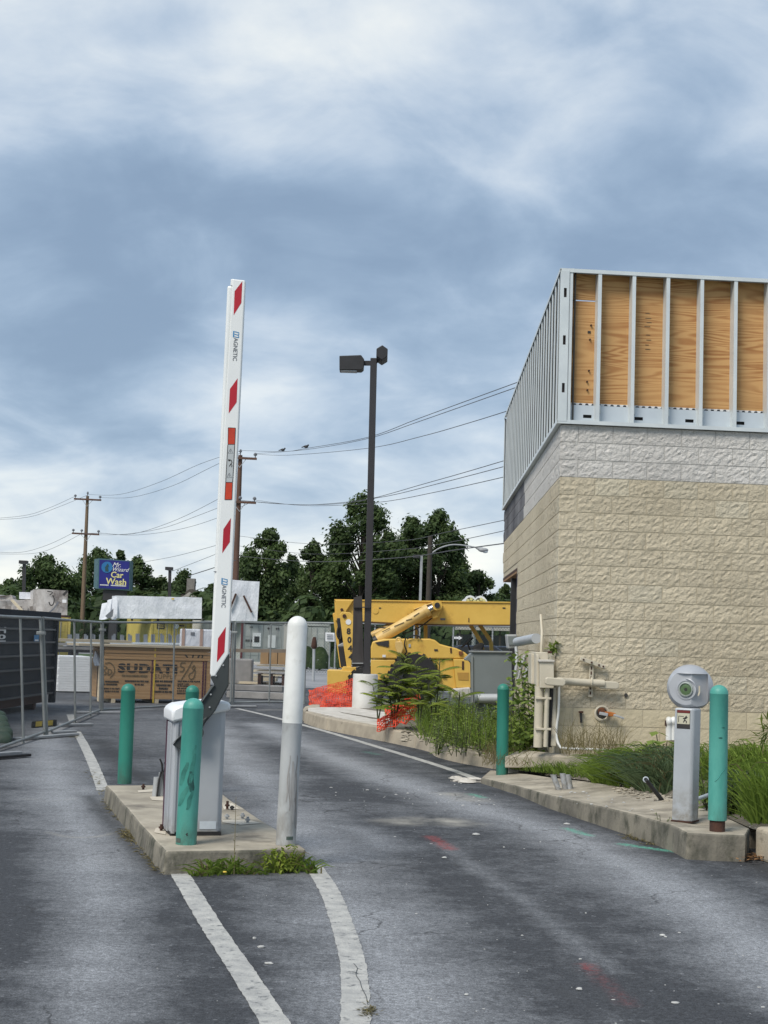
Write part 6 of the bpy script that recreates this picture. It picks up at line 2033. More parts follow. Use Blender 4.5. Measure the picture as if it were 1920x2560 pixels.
# front support leg with its pale cap
leg = obj('support_leg', MB().bar(T(997, 1640, -0.55), T(1012, 1742, -0.55), 0.10, 0.10), M_DARK, tl, bevel=0.01)
tprism('leg_cap', [(988, 1604), (1005, 1604), (1009, 1618), (1003, 1636), (994, 1636), (988, 1618)], -0.62, -0.45, M_PALEYELLOW, leg)
obj('leg_eye', MB().tube([T(993, 1602, -0.53) + Vector((0.05 * math.cos(a) + 0.03, 0, 0.05 * math.sin(a) + 0.02)) for a in [i * math.pi / 6 for i in range(13)]], 0.022, 7, False), M_PALEYELLOW, leg, smooth=60)
tprism('white_block', [(1130, 1722), (1175, 1718), (1182, 1745), (1128, 1745)], -0.5, 0.0, M_PALECONC, tl, bevel=0.03)

# ================================================================== ORANGE NETTING
def netting(label, pix, D0, D1, seed, cell=0.05, w=0.014, sag=0.12):
    """a draped quad of plastic net: corners as seen, clockwise from top left, with folds"""
    tl_, tr_, br_, bl_ = [at(x, y, d) for (x, y), d in zip(pix, (D0, D1, D1 - 0.15, D0 - 0.15))]
    W = max((tr_ - tl_).length, (br_ - bl_).length); H = max((tl_ - bl_).length, (tr_ - br_).length)
    nu, nv = int(W * 1.5 / cell), int(H * 1.5 / cell)

    def P(u, v):
        p = tl_.lerp(tr_, u).lerp(bl_.lerp(br_, u), v)
        k = mnoise.noise(Vector((u * 5.5, v * 3.0, seed))) + 0.5 * mnoise.noise(Vector((u * 14, v * 8, seed + 5)))
        return p + Vector((0.03 * k, -sag * k, 0.05 * mnoise.noise(Vector((u * 7, v * 5, seed + 9)))))
    vs, fs = [], []
    g = [[P(i / nu, j / nv) for i in range(nu + 1)] for j in range(nv + 1)]
    for j in range(nv + 1):
        for i in range(nu + 1):
            for (di, dj) in ((1, 0), (0, 1)):
                if i + di > nu or j + dj > nv: continue
                p, q = g[j][i], g[j + dj][i + di]
                d = (q - p).normalized(); s = d.cross(Vector((0, -1, 0))).normalized() * (w / 2)
                o = len(vs); vs += [p - s, p + s, q + s, q - s]; fs.append((o, o + 1, o + 2, o + 3))
    me = bpy.data.meshes.new('orange_netting'); me.from_pydata([tuple(v) for v in vs], [], fs); me.update(); me.materials.append(M_NET)
    o = link('orange_netting', me)
    tag(o, label, 'safety net', 'orange plastic safety netting')
    return o


netting('orange safety netting standing behind the white lamp base', [(772, 1725), (885, 1697), (882, 1772), (774, 1772)], 31.6, 31.2, 3.0, 0.055, 0.013, 0.07)
o2 = netting('orange safety netting bunched at the back of the standing net', [(812, 1722), (884, 1728), (878, 1771), (806, 1771)], 31.9, 31.6, 8.0, 0.075, 0.013)
netting('orange safety netting collapsed on the kerb among weeds', [(944, 1798), (1040, 1752), (1034, 1800), (942, 1828)], 23.1, 23.0, 5.0, 0.05, 0.013, 0.16)
netting('orange net scrap showing through the tall weeds', [(960, 1770), (1050, 1735), (1046, 1760), (972, 1795)], 23.8, 23.9, 7.0, 0.045, 0.014, 0.2)

# ================================================================== GREY UTILITY BOX IN THE WEEDS
UD = 21.5
ub = thing('utility_box', 'grey metal utility cabinet with sloping shoulders in the weeds', 'utility box', (at(1230, 1600, UD).x, UD, 0.2))
def U(px, py, d=0.0): return at(px, py, UD + d)


zb = 0.2
f_ = [U(1180, 1630), U(1279, 1631), U(1281, 1700)]
b0, b1 = U(1281, 1756), U(1182, 1756)
obj('cabinet', MB().prism([U(1180, 1631), U(1279, 1632), b0, b1], (0, 0.5, 0)), M_UTIL, ub, bevel=0.008)
obj('cap', MB().prism([U(1178, 1627.5, -.03), U(1281, 1628.5, -.03), U(1281, 1632, -.03), U(1178, 1631, -.03)], (0, 0.56, 0)), M_GALV, ub, bevel=0.004)
obj('shoulder', MB().prism([U(1180, 1631, 0.1), U(1162, 1648, 0.1), U(1164, 1651, 0.1), U(1173, 1652, 0.1), U(1180, 1660, 0.1)], (0, 0.35, 0)), M_UTIL, ub, bevel=0.004)
obj('shoulder', MB().prism([U(1279, 1632, 0.1), U(1291, 1651, 0.1), U(1280, 1656, 0.1)], (0, 0.35, 0)), M_UTIL, ub, bevel=0.004)
obj('side_trim', MB().bar(U(1180, 1640, -0.01), U(1181, 1756, -0.01), 0.025, 0.025), M_GALV, ub)
obj('pipe', MB().cyl(U(1192, 1746, -0.15), U(1262, 1746, -0.15), 0.066, n=16), M_SILVER, ub, smooth=50)
obj('pipe_flange', MB().cyl(U(1186, 1746, -0.15), U(1193, 1746, -0.15), 0.085, n=16), M_UTIL, ub, smooth=50)
for px in (1200, 1262):
    q = U(px, 1755, 0.2); obj('leg', MB().box((q.x, UD + 0.25, (q.z + 0.15) / 2), (0.1, 0.3, q.z - 0.1)), M_UTIL, ub)

# ================================================================== BOLLARDS
def axis_frame(base, top):
    z = (top - base).normalized(); x = Vector((1, 0, 0)); x = (x - z * x.dot(z)).normalized(); y = z.cross(x)
    m = Matrix((x, y, z)).transposed().to_4x4(); m.translation = base
    return m


def bollard(label, base, top_px, r, mat, stub=0.0, group='bollards around the gate', taper=0.0, dome_mat=None):
    top = at(top_px[0], top_px[1], base.y)
    h = (top - base).length
    t = thing('bollard', label, 'bollard', base, 0, group)
    F = axis_frame(base, top)
    z0 = stub
    prof = [(r * (1 + taper), z0), (r * (1 + taper * .5), (z0 + h) * 0.5), (r, h - r * 1.02), (r * 1.012, h - r * 1.0), (r * 1.0, h - r * 0.93)]
    prof += [(r * math.cos(a), h - r * 0.93 + r * 0.93 * math.sin(a)) for a in [R(15), R(30), R(45), R(60), R(75), R(86)]]
    obj('sleeve', place(MB().lathe(prof, 32), F), mat, t, smooth=50)
    if stub:
        obj('steel_pipe', place(MB().lathe([(r * 0.83, -0.12), (r * 0.83, stub + 0.03)], 28), F), M_RUST, t, smooth=50)
    return t, F, r, h


b1 = bollard('green bollard at the front corner of the gate island, dark scuffs on it', gp(465, 2110, .15), (484.5, 1745), 0.0715, M_GREENPALE)
b2 = bollard('green bollard at the far left corner of the gate island', gp(311, 1959, .15), (321.5, 1709), 0.067, M_GREEN)
b3 = bollard('green bollard hidden but for its dome behind the front green one', gp(470, 1945, .15), (482, 1713), 0.067, M_GREEN)
b4 = bollard('green bollard at the far tip of the kiosk island beside the kerb', gp(1255, 1940, .07), (1258.5, 1709), 0.0685, M_GREEN)
b5 = bollard('green bollard raised on a rusty pipe right of the silver kiosk', gp(1793, 2078, .2), (1798, 1712), 0.071, M_GREENPALE, 0.085)
# scuffs, notches and the scratch
def on_sleeve(b, ang, z0, z1, width, mat, name, zig=0.0, lift=0.0015, parent=None):
    t, F, r, h = b
    mb = MB(); n = 8; vs = []
    for i in range(n + 1):
        f = i / n
        z = z0 + (z1 - z0) * f
        a = ang + zig * (f - 0.5) + 0.05 * math.sin(f * 9)
        ww = width * (0.35 + 0.65 * math.sin(math.pi * min(1, max(0, f * 0.9 + 0.08)))) / r
        for s in (-1, 0, 1):
            aa = a + s * ww / 2
            vs.append(F @ Vector(((r + lift) * math.sin(aa), -(r + lift) * math.cos(aa), z)))
    mb.add(vs, [(3 * i + k, 3 * i + k + 1, 3 * i + k + 4, 3 * i + k + 3) for i in range(n) for k in range(2)])
    return obj(name, mb, mat, t, smooth=60)


M_SCUFF = pm('dark_green_scuff', (0.018, 0.125, 0.10), (0.05, 0.24, 0.195), scale=9, rough=0.6, detail=8)
M_SCUFFD = pm('black_green_scuff', (0.010, 0.06, 0.052), (0.025, 0.15, 0.12), scale=12, rough=0.6, detail=8)
on_sleeve(b1, 0.35, 0.42, 0.62, 0.03, M_SCUFF, 'scuff', 0.3)
on_sleeve(b1, 0.28, 0.36, 0.50, 0.045, M_SCUFFD, 'scuff', -0.2)
on_sleeve(b1, -0.5, 0.40, 0.56, 0.04, M_SCUFF, 'scuff', 0.7)
on_sleeve(b1, -0.45, 0.26, 0.40, 0.045, M_SCUFF, 'scuff', 0.9)
on_sleeve(b1, 0.25, 0.24, 0.37, 0.03, M_SCUFF, 'scuff', 0.4)
on_sleeve(b1, 0.45, 0.58, 0.68, 0.02, M_SCUFF, 'scuff', 0.2)
on_sleeve(b1, 0.15, 0.065, 0.085, 0.012, M_INK, 'bolt_hole')
on_sleeve(b5, 0.1, 0.38, 0.50, 0.012, M_SCUFFD, 'gouge', 1.3, 0.001)
on_sleeve(b5, 0.12, 0.385, 0.505, 0.008, pm('pale_green_gouge', (0.10, 0.45, 0.38), (0.09, 0.40, 0.34)), 'gouge', 1.3, 0.002)
on_sleeve(b5, 0.0, 0.71, 0.722, 0.03, M_SCUFFD, 'dent')
on_sleeve(b5, 0.3, 0.79, 0.80, 0.025, M_SCUFFD, 'dent')


def notch(b, ang, z, w, h):
    t, F, r, H = b
    vs = []
    for i in range(6):
        a = ang + (i / 5 - 0.5) * w / r
        for zz in (z - h / 2, z + h / 2):
            vs.append(F @ Vector(((r + .002) * math.sin(a), -(r + .002) * math.cos(a), zz)))
    obj('notch', MB().add(vs, [(2 * i, 2 * i + 2, 2 * i + 3, 2 * i + 1) for i in range(5)]), pm('worn_notch', (0.10, 0.10, 0.085), (0.05, 0.09, 0.075), scale=30), t)


notch(b1, -0.75, 0.03, 0.045, 0.03)
# the tall white bollard with a grey lower half
wb_base = gp(714, 2112, .15); wb_top = at(745, 1540, wb_base.y)
t = thing('bollard', 'tall white bollard with a dirty grey lower half', 'bollard', wb_base, 0, 'bollards around the gate')
F = axis_frame(wb_base, wb_top); h = (wb_top - wb_base).length; r = 0.0705
zs = 0.535 * h
obj('lower_sleeve', place(MB().lathe([(r * 0.985, 0), (r * 0.985, zs)], 32), F), M_GREYSLEEVE, t, smooth=50)
prof = [(r * 0.96, zs - 0.01), (r, zs - 0.008), (r, h - r)] + [(r * math.cos(R(a)), h - r + r * math.sin(R(a))) for a in (15, 30, 45, 60, 75, 87)]
obj('upper_sleeve', place(MB().lathe(prof, 32), F), M_WHITESLEEVE, t, smooth=50)
b6 = (t, F, r * 0.985, h)
M_STREAK = pm('brown_scrape', (0.20, 0.18, 0.165), (0.36, 0.355, 0.345), scale=8, rough=0.7, detail=8, stretch=(1, 1, 0.3), lo=0.4, hi=0.6)
on_sleeve(b6, 0.50, 0.16, 0.58, 0.030, M_STREAK, 'scrape', -0.35)
on_sleeve(b6, 0.95, 0.12, 0.50, 0.022, M_STREAK, 'scrape', -0.3)
on_sleeve(b6, -0.05, 0.30, 0.62, 0.010, M_STREAK, 'scrape', 0.15)
on_sleeve(b6, 0.15, 0.24, 0.50, 0.007, M_STREAK, 'scrape', -0.25)
on_sleeve(b6, 0.75, 0.30, 0.62, 0.012, M_STREAK, 'scrape', 0.1)
on_sleeve(b6, -0.25, 0.19, 0.235, 0.016, M_STREAK, 'scrape', 0.5)
notch(b6, 0.45, 0.055, 0.05, 0.022)

# ================================================================== BARRIER GATE
AX = Vector((ISL['bl'].x - ISL['fl'].x, ISL['bl'].y - ISL['fl'].y, 0)).normalized()     # along the island, away from us
SX = Vector((AX.y, -AX.x, 0))                                                           # to the right across it
gl = gp(424, 2090, .15)
bg_ = thing('barrier_gate', 'grey barrier gate with its red and white arm raised upright', 'barrier gate', gl + SX * 0.18 + AX * 0.2)
GF = frame(gl, SX, (0, 0, 1))      # x right, y away, z up; origin at the cabinet's front left foot
GW, GD, GH = 0.375, 0.40, 0.885
ch = 0.035
plan = [(ch, 0), (GW - ch, 0), (GW, ch), (GW, GD - ch), (GW - ch, GD), (ch, GD), (0, GD - ch), (0, ch)]
mb = MB().prism([Vector((x, y, 0.025)) for x, y in plan], (0, 0, 1))
for v in mb.v[len(plan):]: v.z = 0.815 + 0.09 * v.x / GW
obj('cabinet', place(mb, GF), M_CAB, bg_, bevel=0.008)
obj('plinth', place(MB().box((GW / 2, GD / 2, 0.0125), (GW - 0.01, GD - 0.01, 0.025)), GF), M_RUBBER, bg_)
obj('maroon_strip', place(MB().box((-0.003, GD - 0.06, 0.815 / 2 + 0.0), (0.012, 0.045, 0.815 - 0.02)).box((-0.003, GD - 0.105, 0.815 / 2), (0.01, 0.012, 0.815 - 0.02)), GF), M_MAROON, bg_)
obj('side_panel', place(MB().box((-0.004, 0.19, 0.815 / 2), (0.012, 0.19, 0.815 - 0.04)), GF), M_CAB, bg_, bevel=0.004)
obj('corner_moulding', place(MB().box((0.02, -0.002, 0.815 / 2), (0.03, 0.02, 0.815 - 0.03)), GF), M_CAB, bg_, bevel=0.008)
pr = [(-.024, .800), (-.026, .875), (-.012, .905), (.03, .925), (.16, .945), (GW - .04, .962), (GW + .012, .955), (GW + .024, .935), (GW + .024, .895)]
obj('lid', place(MB().prism([Vector((x, -0.03, z)) for x, z in pr], (0, GD + 0.06, 0)), GF), M_LID, bg_, bevel=0.02, smooth=40)
obj('rating_label', place(MB().box((0.27, -0.0025, 0.075), (0.12, 0.003, 0.055)), GF), M_LABEL, bg_)
# arm bracket (dark bent plate), counterweight bar and arm: they stand in one plane in front of the cabinet
AD = (GF @ Vector((GW / 2, -0.06, 0))).y
def A(px, py, d=0.0): return at(px, py, AD + d)


def aprism(name, pix, d0, d1, mat, parent=bg_, bevel=0.003, smooth=None):
    return obj(name, MB().prism([A(x, y, d0) for x, y in pix], (0, d1 - d0, 0)), mat, parent, bevel=bevel, smooth=smooth)


br = aprism('arm_bracket', [(508, 1812), (470, 1850), (452, 1836), (505, 1746), (535, 1712), (526, 1693), (572, 1634), (570, 1714), (536, 1778)], -0.03, 0.03, M_BRACKET, bg_, 0.005)
aprism('bracket_edge', [(500, 1760), (527, 1716), (537, 1712), (508, 1752)], -0.05, -0.03, pm('grey_bracket_edge', (0.10, 0.11, 0.11), (0.085, 0.095, 0.095)), br)
aprism('counterweight_arm', [(431, 1862), (462, 1827), (520, 1790), (500, 1830), (458, 1880)], -0.04, 0.03, M_BRACKET, br, 0.006)
aprism('counterweight_face', [(430, 1860), (436, 1853), (468, 1822), (462, 1832)], -0.055, -0.03, pm('grey_bracket_edge', (0.1, 0.11, 0.11)), br)
obj('hub', MB().cyl(A(492, 1832, -0.05), A(492, 1832, 0.10), 0.05, n=20), M_BRACKET, bg_, smooth=50)
for px, py in ((558, 1663), (540, 1689), (527, 1736), (524, 1768)):
    obj('bolt', MB().cyl(A(px, py, -0.04), A(px, py, -0.028), 0.0065, n=8), M_BOLT, br)
# the arm itself: a flat box with a rounded nose strip on its left edge
front = [(546 - (1200 - 1200) * .0, 1200)]
arm = aprism('arm', [(581.5, 697), (613, 700.5), (590, 1200), (571, 1636), (537, 1691), (527, 1691), (553, 1200)], -0.035, 0.035, M_ARM, bg_, 0.008)
aprism('edge_strip', [(568, 713), (583, 714), (557, 1200), (535, 1691), (524, 1689), (545.5, 1200)], -0.022, 0.022, M_ARM, arm, 0.016)
aprism('top_cap', [(577, 698), (584, 697), (582, 714), (576, 714)], -0.02, 0.02, M_ARM, arm, 0.004)
aprism('seam', [(534, 1428), (551, 1428), (551, 1430), (534, 1430)], -0.024, -0.02, M_GREYINK, arm, 0)
for pix in ([(605.8, 703), (586.5, 728), (584, 788), (603.4, 757)], [(594, 945.6), (574.7, 972.6), (571.7, 1033.7), (591.7, 1005.5)],
            [(577.4, 1295), (558.4, 1323), (555.6, 1383), (574.6, 1355)], [(564.6, 1567), (545, 1596), (542, 1656), (561, 1630)]):
    obj('red_stripe', MB().sheet([A(x, y, -0.0362) for x, y in pix]), M_RED, arm)
for pix in ([(570.5, 1069), (588.8, 1070), (587, 1111), (569.8, 1111)], [(564, 1205.6), (581.4, 1206), (579.7, 1249), (561.8, 1249)]):
    obj('reflector', MB().sheet([A(x, y, -0.0365) for x, y in pix]), M_ORANGERED, arm)
    (x0, y0), (x1, y1), (x2, y2), (x3, y3) = pix
    for q0, q1 in ((pix[0], pix[1]), (pix[1], pix[2]), (pix[2], pix[3]), (pix[3], pix[0])):
        obj('reflector_border', MB().ribbon([A(*q0, -0.0372), A(*q1, -0.0372)], 0.004, (0, -1, 0)), M_INK, arm)
wl_ = obj('warning_label', MB().sheet([A(569.5, 1112, -0.0365), A(586.8, 1112, -0.0365), A(581.6, 1205, -0.0365), A(564.2, 1205, -0.0365)]), pm('grey_warning_label', (0.44, 0.47, 0.48), (0.40, 0.43, 0.44)), arm)
for q0, q1 in (((569.5, 1112), (564.2, 1205)), ((586.8, 1112), (581.6, 1205))):
    obj('label_border', MB().ribbon([A(*q0, -0.0372), A(*q1, -0.0372)], 0.005, (0, -1, 0)), M_INK, wl_)
for cx_, cy_ in ((576.5, 1128), (573.0, 1189)):
    tri = [(cx_, cy_ - 6), (cx_ + 6, cy_ + 5), (cx_ - 6, cy_ + 5), (cx_, cy_ - 6)]
    obj('warning_triangle', MB().ribbon([A(*q, -0.0372) for q in tri], 0.004, (0, -1, 0)), M_GREYINK, wl_)
    obj('warning_triangle', MB().ribbon([A(cx_, cy_ - 2, -0.0372), A(cx_, cy_ + 3, -0.0372)], 0.004, (0, -1, 0)), M_GREYINK, wl_)
obj('pictogram', MB().sheet([A(*q, -0.0372) for q in ((570, 1148), (577, 1149), (576, 1153), (571, 1153))]), M_INK, wl_)
obj('pictogram', MB().ribbon([A(*q, -0.0372) for q in ((578, 1150), (580, 1156), (576, 1162), (573, 1166))], 0.006, (0, -1, 0)), M_INK, wl_)
obj('pictogram', MB().ribbon([A(*q, -0.0372) for q in ((576, 1160), (580, 1163), (579, 1168))], 0.006, (0, -1, 0)), M_INK, wl_)
for (xa, ya, xb, yb) in ((590.5, 829, 587.0, 902), (561.5, 1447, 558.5, 1519)):
    d0, d1 = A(xa, ya, -0.0368), A(xb, yb, -0.0368)
    dirv = (d1 - d0); Ln = dirv.length; dirv.normalize()
    up = Vector((0, -1, 0)).cross(dirv)      # letters read from the top of the arm downwards
    if up.x < 0: up = -up
    tm = text_mb('AGNETIC', 0.031, 0.0, 0.012)
    k = Ln * 0.79 / tm.w
    F2 = frame(d0.lerp(d1, 0.605), dirv, up)
    obj('lettering', place(tm, F2 @ Matrix.Diagonal((k, 1, 1, 1))), M_GREYINK, arm)
    tm = text_mb('m', 0.034, 0.0, 0.0, 0.25)
    obj('logo_letter', place(tm, frame(d0.lerp(d1, 0.10), dirv, up) @ Matrix.Translation((0, 0, 0.006)) @ Matrix.Diagonal((0.9, 1, 1.0, 1))), M_BLUEINK, arm)
    q = d0.lerp(d1, 0.10)
    obj('logo_bar', MB().ribbon([q - dirv * 0.026 - up * 0.018, q + dirv * 0.02 - up * 0.018], 0.009, (0, -1, 0)), M_BLUEINK, arm)

# conduit stubs, anchor bolts, pads on the island
def conduits(label, q, hs, mat, n_dark=0):
    t = thing('conduit_stubs', label, 'conduit stubs', q, 0, 'cut off conduits')
    for k, (dx, dy, h, lx) in enumerate(hs):
        a = q + Vector((dx, dy, -0.03)); b = a + Vector((lx, 0, h))
        obj('conduit', MB().lathe([(0.030, 0), (0.030, 1.0), (0.024, 1.0), (0.024, 0.9)], 14, a, Matrix(((1, 0, lx), (0, 1, 0), (0, 0, h)))), mat, t, smooth=50)
    return t


q = gp(405, 1992, .15)
t = conduits('grey conduit stubs with black cable ends left of the gate cabinet', q, [(-0.06, 0, .2, .01), (-0.01, .02, .24, 0), (0.05, 0, .16, .02), (0.1, 0.05, 0.17, 0.01)], M_GREYPIPE)
for pts in ([(-.01, .02, .2), (-.012, 0.0, .28), (-.03, -.02, .33)], [(.0, .02, .2), (.02, .02, .27), (.01, .0, .30)], [(.05, 0, .12), (.08, -.02, .17), (.14, -.03, .20)], [(-.04, -.03, 0.0), (-.03, -.035, .12), (-.015, -.02, .22)], [(0.03, -.04, .0), (0.02, -.04, .1), (0.0, -.02, .22)]):
    obj('cable_end', MB().tube(catmull([q + Vector(p) for p in pts], 4), 0.009, 6), M_RUBBER, t, smooth=60)
q = gp(1414, 1968, .15)
conduits('three pale grey conduit stubs on the kiosk island', q, [(-0.07, 0, .15, -0.06), (0.0, .02, .165, -0.03), (0.055, 0.02, .155, -0.035)], M_SILVER)
M_PALEPATCH = pm('pale_cleaned_concrete', (0.58, 0.53, 0.44), (0.46, 0.41, 0.33), scale=7, rough=0.9, coord='World')
for pix in ([(389, 2070), (416, 2067), (414, 2086), (385, 2081)], [(374, 1992), (410, 1988), (412, 2002), (380, 2000)], [(344, 1976), (382, 1972), (382, 1979), (346, 1981)],
            [(556, 2050), (620, 2049), (655, 2058), (600, 2062), (556, 2056)], [(556, 2012), (580, 2008), (598, 2022), (560, 2024)]):
    o = obj('pale_patch', MB().sheet([gp(x, y, .154) for x, y in pix]), M_PALEPATCH); struct(o)
ab = 0
for (x, y, h, mt, lb) in ((403, 2078, .05, M_RUST, 'rusty anchor bolt at the left foot of the gate cabinet'), (358, 1974, .05, M_RUST, 'anchor bolt near the far left bollard'),
                          (568, 2024, .07, M_RUST, 'tall rusty anchor bolt right of the cabinet'), (580, 2025, .035, M_DARK, 'short dark anchor bolt beside the tall one'),
                          (606, 2047, .045, M_GREYPIPE, 'grey anchor bolt on the right of island, back one'), (619, 2058, .05, M_GREYPIPE, 'grey anchor bolt nearest the white bollard'),
                          (567, 2048, .04, M_GREYPIPE, 'grey anchor bolt beside the cabinet corner')):
    q = gp(x, y, .15)
    o = obj('anchor_bolt', MB().cyl(q - Vector((0, 0, .02)), q + Vector((0, 0, h)), 0.011, n=8).lathe([(.02, h * .4), (.02, h * .4 + .014)], 6, q), mt)
    tag(o, lb, 'anchor bolt', 'anchor bolts on the island')

# ================================================================== THE SILVER KIOSK
kb = gp(1722, 2052, .2)
kk = thing('intercom_kiosk', 'silver kiosk post with a round head, green lens and sticker', 'kiosk', kb)
KD = kb.y
th = R(32)
sl, sr = 0.166, 0.20
nl_ = Vector((-math.sin(th), -math.cos(th), 0)); nr_ = Vector((math.cos(th), -math.sin(th), 0))
tl2 = Vector((-nl_.y, nl_.x, 0)); tl2 = tl2 if tl2.x > 0 else -tl2      # along left facet to the right
tr2 = Vector((-nr_.y, nr_.x, 0)); tr2 = tr2 if tr2.x > 0 else -tr2      # along right facet to the right
edge = gp(1727.5, 2057, .2)
pl_ = [edge - tl2 * sl, edge - tl2 * 0.012, edge + tr2 * 0.012, edge + tr2 * sr * 0.42]
bk_ = -(nl_ * 0.9 + nr_ * 0.3)
plan = [edge - tl2 * sl, edge - tl2 * 0.02, edge + tr2 * 0.02, edge + tr2 * 0.172, edge + tr2 * 0.172 - nl_ * 0.0 - nr_ * 0.11, edge - tl2 * (sl - 0.03) - nl_ * 0.15]
kh = (at(1727, 1770, KD).z - 0.2)
leank = (at(1726, 1770, KD).x - edge.x)
obj('post', MB().prism(plan, (leank * 0 + 0.012, 0, kh)), M_SILVER, kk, bevel=0.02, seg=4)
obj('base_trim', MB().prism([p + Vector((0, 0, -0.004)) + (p - kb).normalized() * 0.006 for p in plan], (0, 0, 0.014)), M_RUST, kk)
hc = at(1725.5, 1719, KD + 0.09)
hr = 57.5 * KD / F_PX
dfl = hr * 0.68
th2 = R(28)
nfl = Vector((-math.sin(th2), -math.cos(th2), 0)); th3 = R(22)
nfr = Vector((math.sin(th3), -math.cos(th3), 0))
inv = wm(kk).inverted()


def sphere_piece(name, cuts, rad):
    bm = bmesh.new()
    bmesh.ops.create_uvsphere(bm, u_segments=48, v_segments=32, radius=rad)
    for co, no in cuts:
        geom = bm.verts[:] + bm.edges[:] + bm.faces[:]
        res = bmesh.ops.bisect_plane(bm, geom=geom, plane_co=co, plane_no=no, clear_outer=True)
        ed = [e for e in res['geom_cut'] if isinstance(e, bmesh.types.BMEdge)]
        bmesh.ops.contextual_create(bm, geom=ed)
    me = bpy.data.meshes.new(name); bm.to_mesh(me); bm.free()
    for p in me.polygons: p.use_smooth = True
    me.set_sharp_from_angle(angle=R(28)); me.materials.append(M_SILVERHEAD)
    return link(name, me, kk, m=inv @ Matrix.Translation(hc))


zc_ = hr * 0.62
sphere_piece('head', [((0, 0, -hr * 0.86), (0, 0, -1)), ((0, 0, zc_), (0, 0, 1)), (nfl * dfl, nfl), (nfr * hr * 0.63, nfr)], hr)
sphere_piece('head_dome', [((0, 0, zc_ - 0.001), (0, 0, -1))], hr * 1.003)
sphere_piece('head_side', [((0, 0, -hr * 0.86), (0, 0, -1)), ((0, 0, zc_ + 0.002), (0, 0, 1)), ((hr * 0.70, 0, 0), (-1, 0.1, 0))], hr * 1.0015)
HF = frame(hc + nfl * dfl, Vector((-nfl.y, nfl.x, 0)) if -nfl.y > 0 else Vector((nfl.y, -nfl.x, 0)), (0, 0, 1))
c_ = Vector((0.004, 0, -0.012))
ring = lambda r0, r1, d0, d1, n=28: [(r0, d0), (r1, d1)]
ROTX = Matrix.Rotation(R(90), 3, 'X')


def hobj(name, mb, mat, parent=kk, **k): return obj(name, place(mb, HF), mat, parent, **k)


dm_ = Matrix(((1, 0, 0), (0, 0, -1), (0, 1, 0)))     # lathe axis towards the viewer
hobj('dial_recess', MB().lathe([(0.082, 0.0), (0.084, 0.006), (0.070, 0.008), (0.064, 0.002)], 32, c_, dm_), M_SILVERHEAD, smooth=40)
hobj('lens_ring', MB().lathe([(0.058, 0.0), (0.058, 0.020), (0.050, 0.022), (0.046, 0.010)], 32, c_, dm_), pm('bright_ring', (0.44, 0.48, 0.44), (0.36, 0.40, 0.36), rough=0.3, metal=0.3), smooth=40)
hobj('lens', MB().lathe([(0.046, 0.004), (0.045, 0.013), (0.03, 0.017), (0.012, 0.014)], 32, c_, dm_), M_DIAL, smooth=60)
hobj('lens_button', MB().lathe([(0.013, 0.012), (0.012, 0.018)], 14, c_, dm_), M_INK, smooth=40)
arc = [c_ + Vector((0.085 * math.sin(a), -0.010, 0.085 * math.cos(a))) for a in [R(d) for d in range(0, 75, 8)]]
hobj('hood_rib', MB().tube(arc, [0.003, 0.006, 0.008, 0.009, 0.009, 0.009, 0.008, 0.006, 0.004, 0.003], 8), M_SILVERHEAD, smooth=60)
hobj('worn_mark', MB().ribbon([Vector((0.105, 0.028, 0.02)), Vector((0.106, 0.028, -0.03)), Vector((0.098, 0.022, -0.06))], 0.012, (0, -1, 0)), pm('bare_worn_plastic', (0.50, 0.45, 0.34), (0.44, 0.40, 0.30)), )
# sticker on the post's left face
SF = frame(edge - tl2 * sl * 0.50 + Vector((0.012, 0, 0)) + nl_ * 0.0015 + Vector((0, 0, kh - 0.015)), tl2, (0, 0, 1))
def sobj(name, x0, x1, z0, z1, d, mat): return obj(name, place(MB().box(((x0 + x1) / 2, -d, (z0 + z1) / 2), (x1 - x0, 0.001, z1 - z0)), SF), mat, kk)


sw = 0.054
sobj('sticker', -sw - 0.006, sw - 0.002, -0.150, 0.0, 0.0008, M_INK)
sobj('sticker_band', -sw - 0.004, sw - 0.004, -0.022, -0.002, 0.0018, pm('dark_red_print', (0.16, 0.018, 0.015), (0.12, 0.015, 0.012)))
sobj('sticker_panel', -sw - 0.003, sw - 0.005, -0.112, -0.025, 0.0018, pm('cream_print', (0.52, 0.50, 0.38), (0.47, 0.45, 0.34)))
for p0, p1 in (((-.045, -.05), (.0, -.052)), ((-.045, -.05), (-.045, -.10))):
    obj('pictogram', place(MB().ribbon([Vector((p0[0], -.0026, p0[1])), Vector((p1[0], -.0026, p1[1]))], 0.005, (0, -1, 0)), SF), M_INK, kk)
for pts in ([(.022, -.045), (.010, -.065), (.004, -.085), (-.004, -.10)], [(.012, -.07), (.03, -.055)], [(.006, -.08), (.022, -.09), (.02, -.105)], [(.014, -.06), (-.008, -.07)]):
    obj('pictogram', place(MB().ribbon([Vector((a, -.0026, b)) for a, b in pts], 0.009, (0, -1, 0)), SF), M_INK, kk)

# ================================================================== FITTINGS ON THE WALL
def W(px, py, off=0.0):
    """point on the wall that faces us, off metres in front of it"""
    d = ray(px, py); o = Vector((0, 0, CAM_H))
    p0 = C0 + NR * off
    n = NR
    k = (p0 - o).dot(n) / d.dot(n)
    return o + d * k


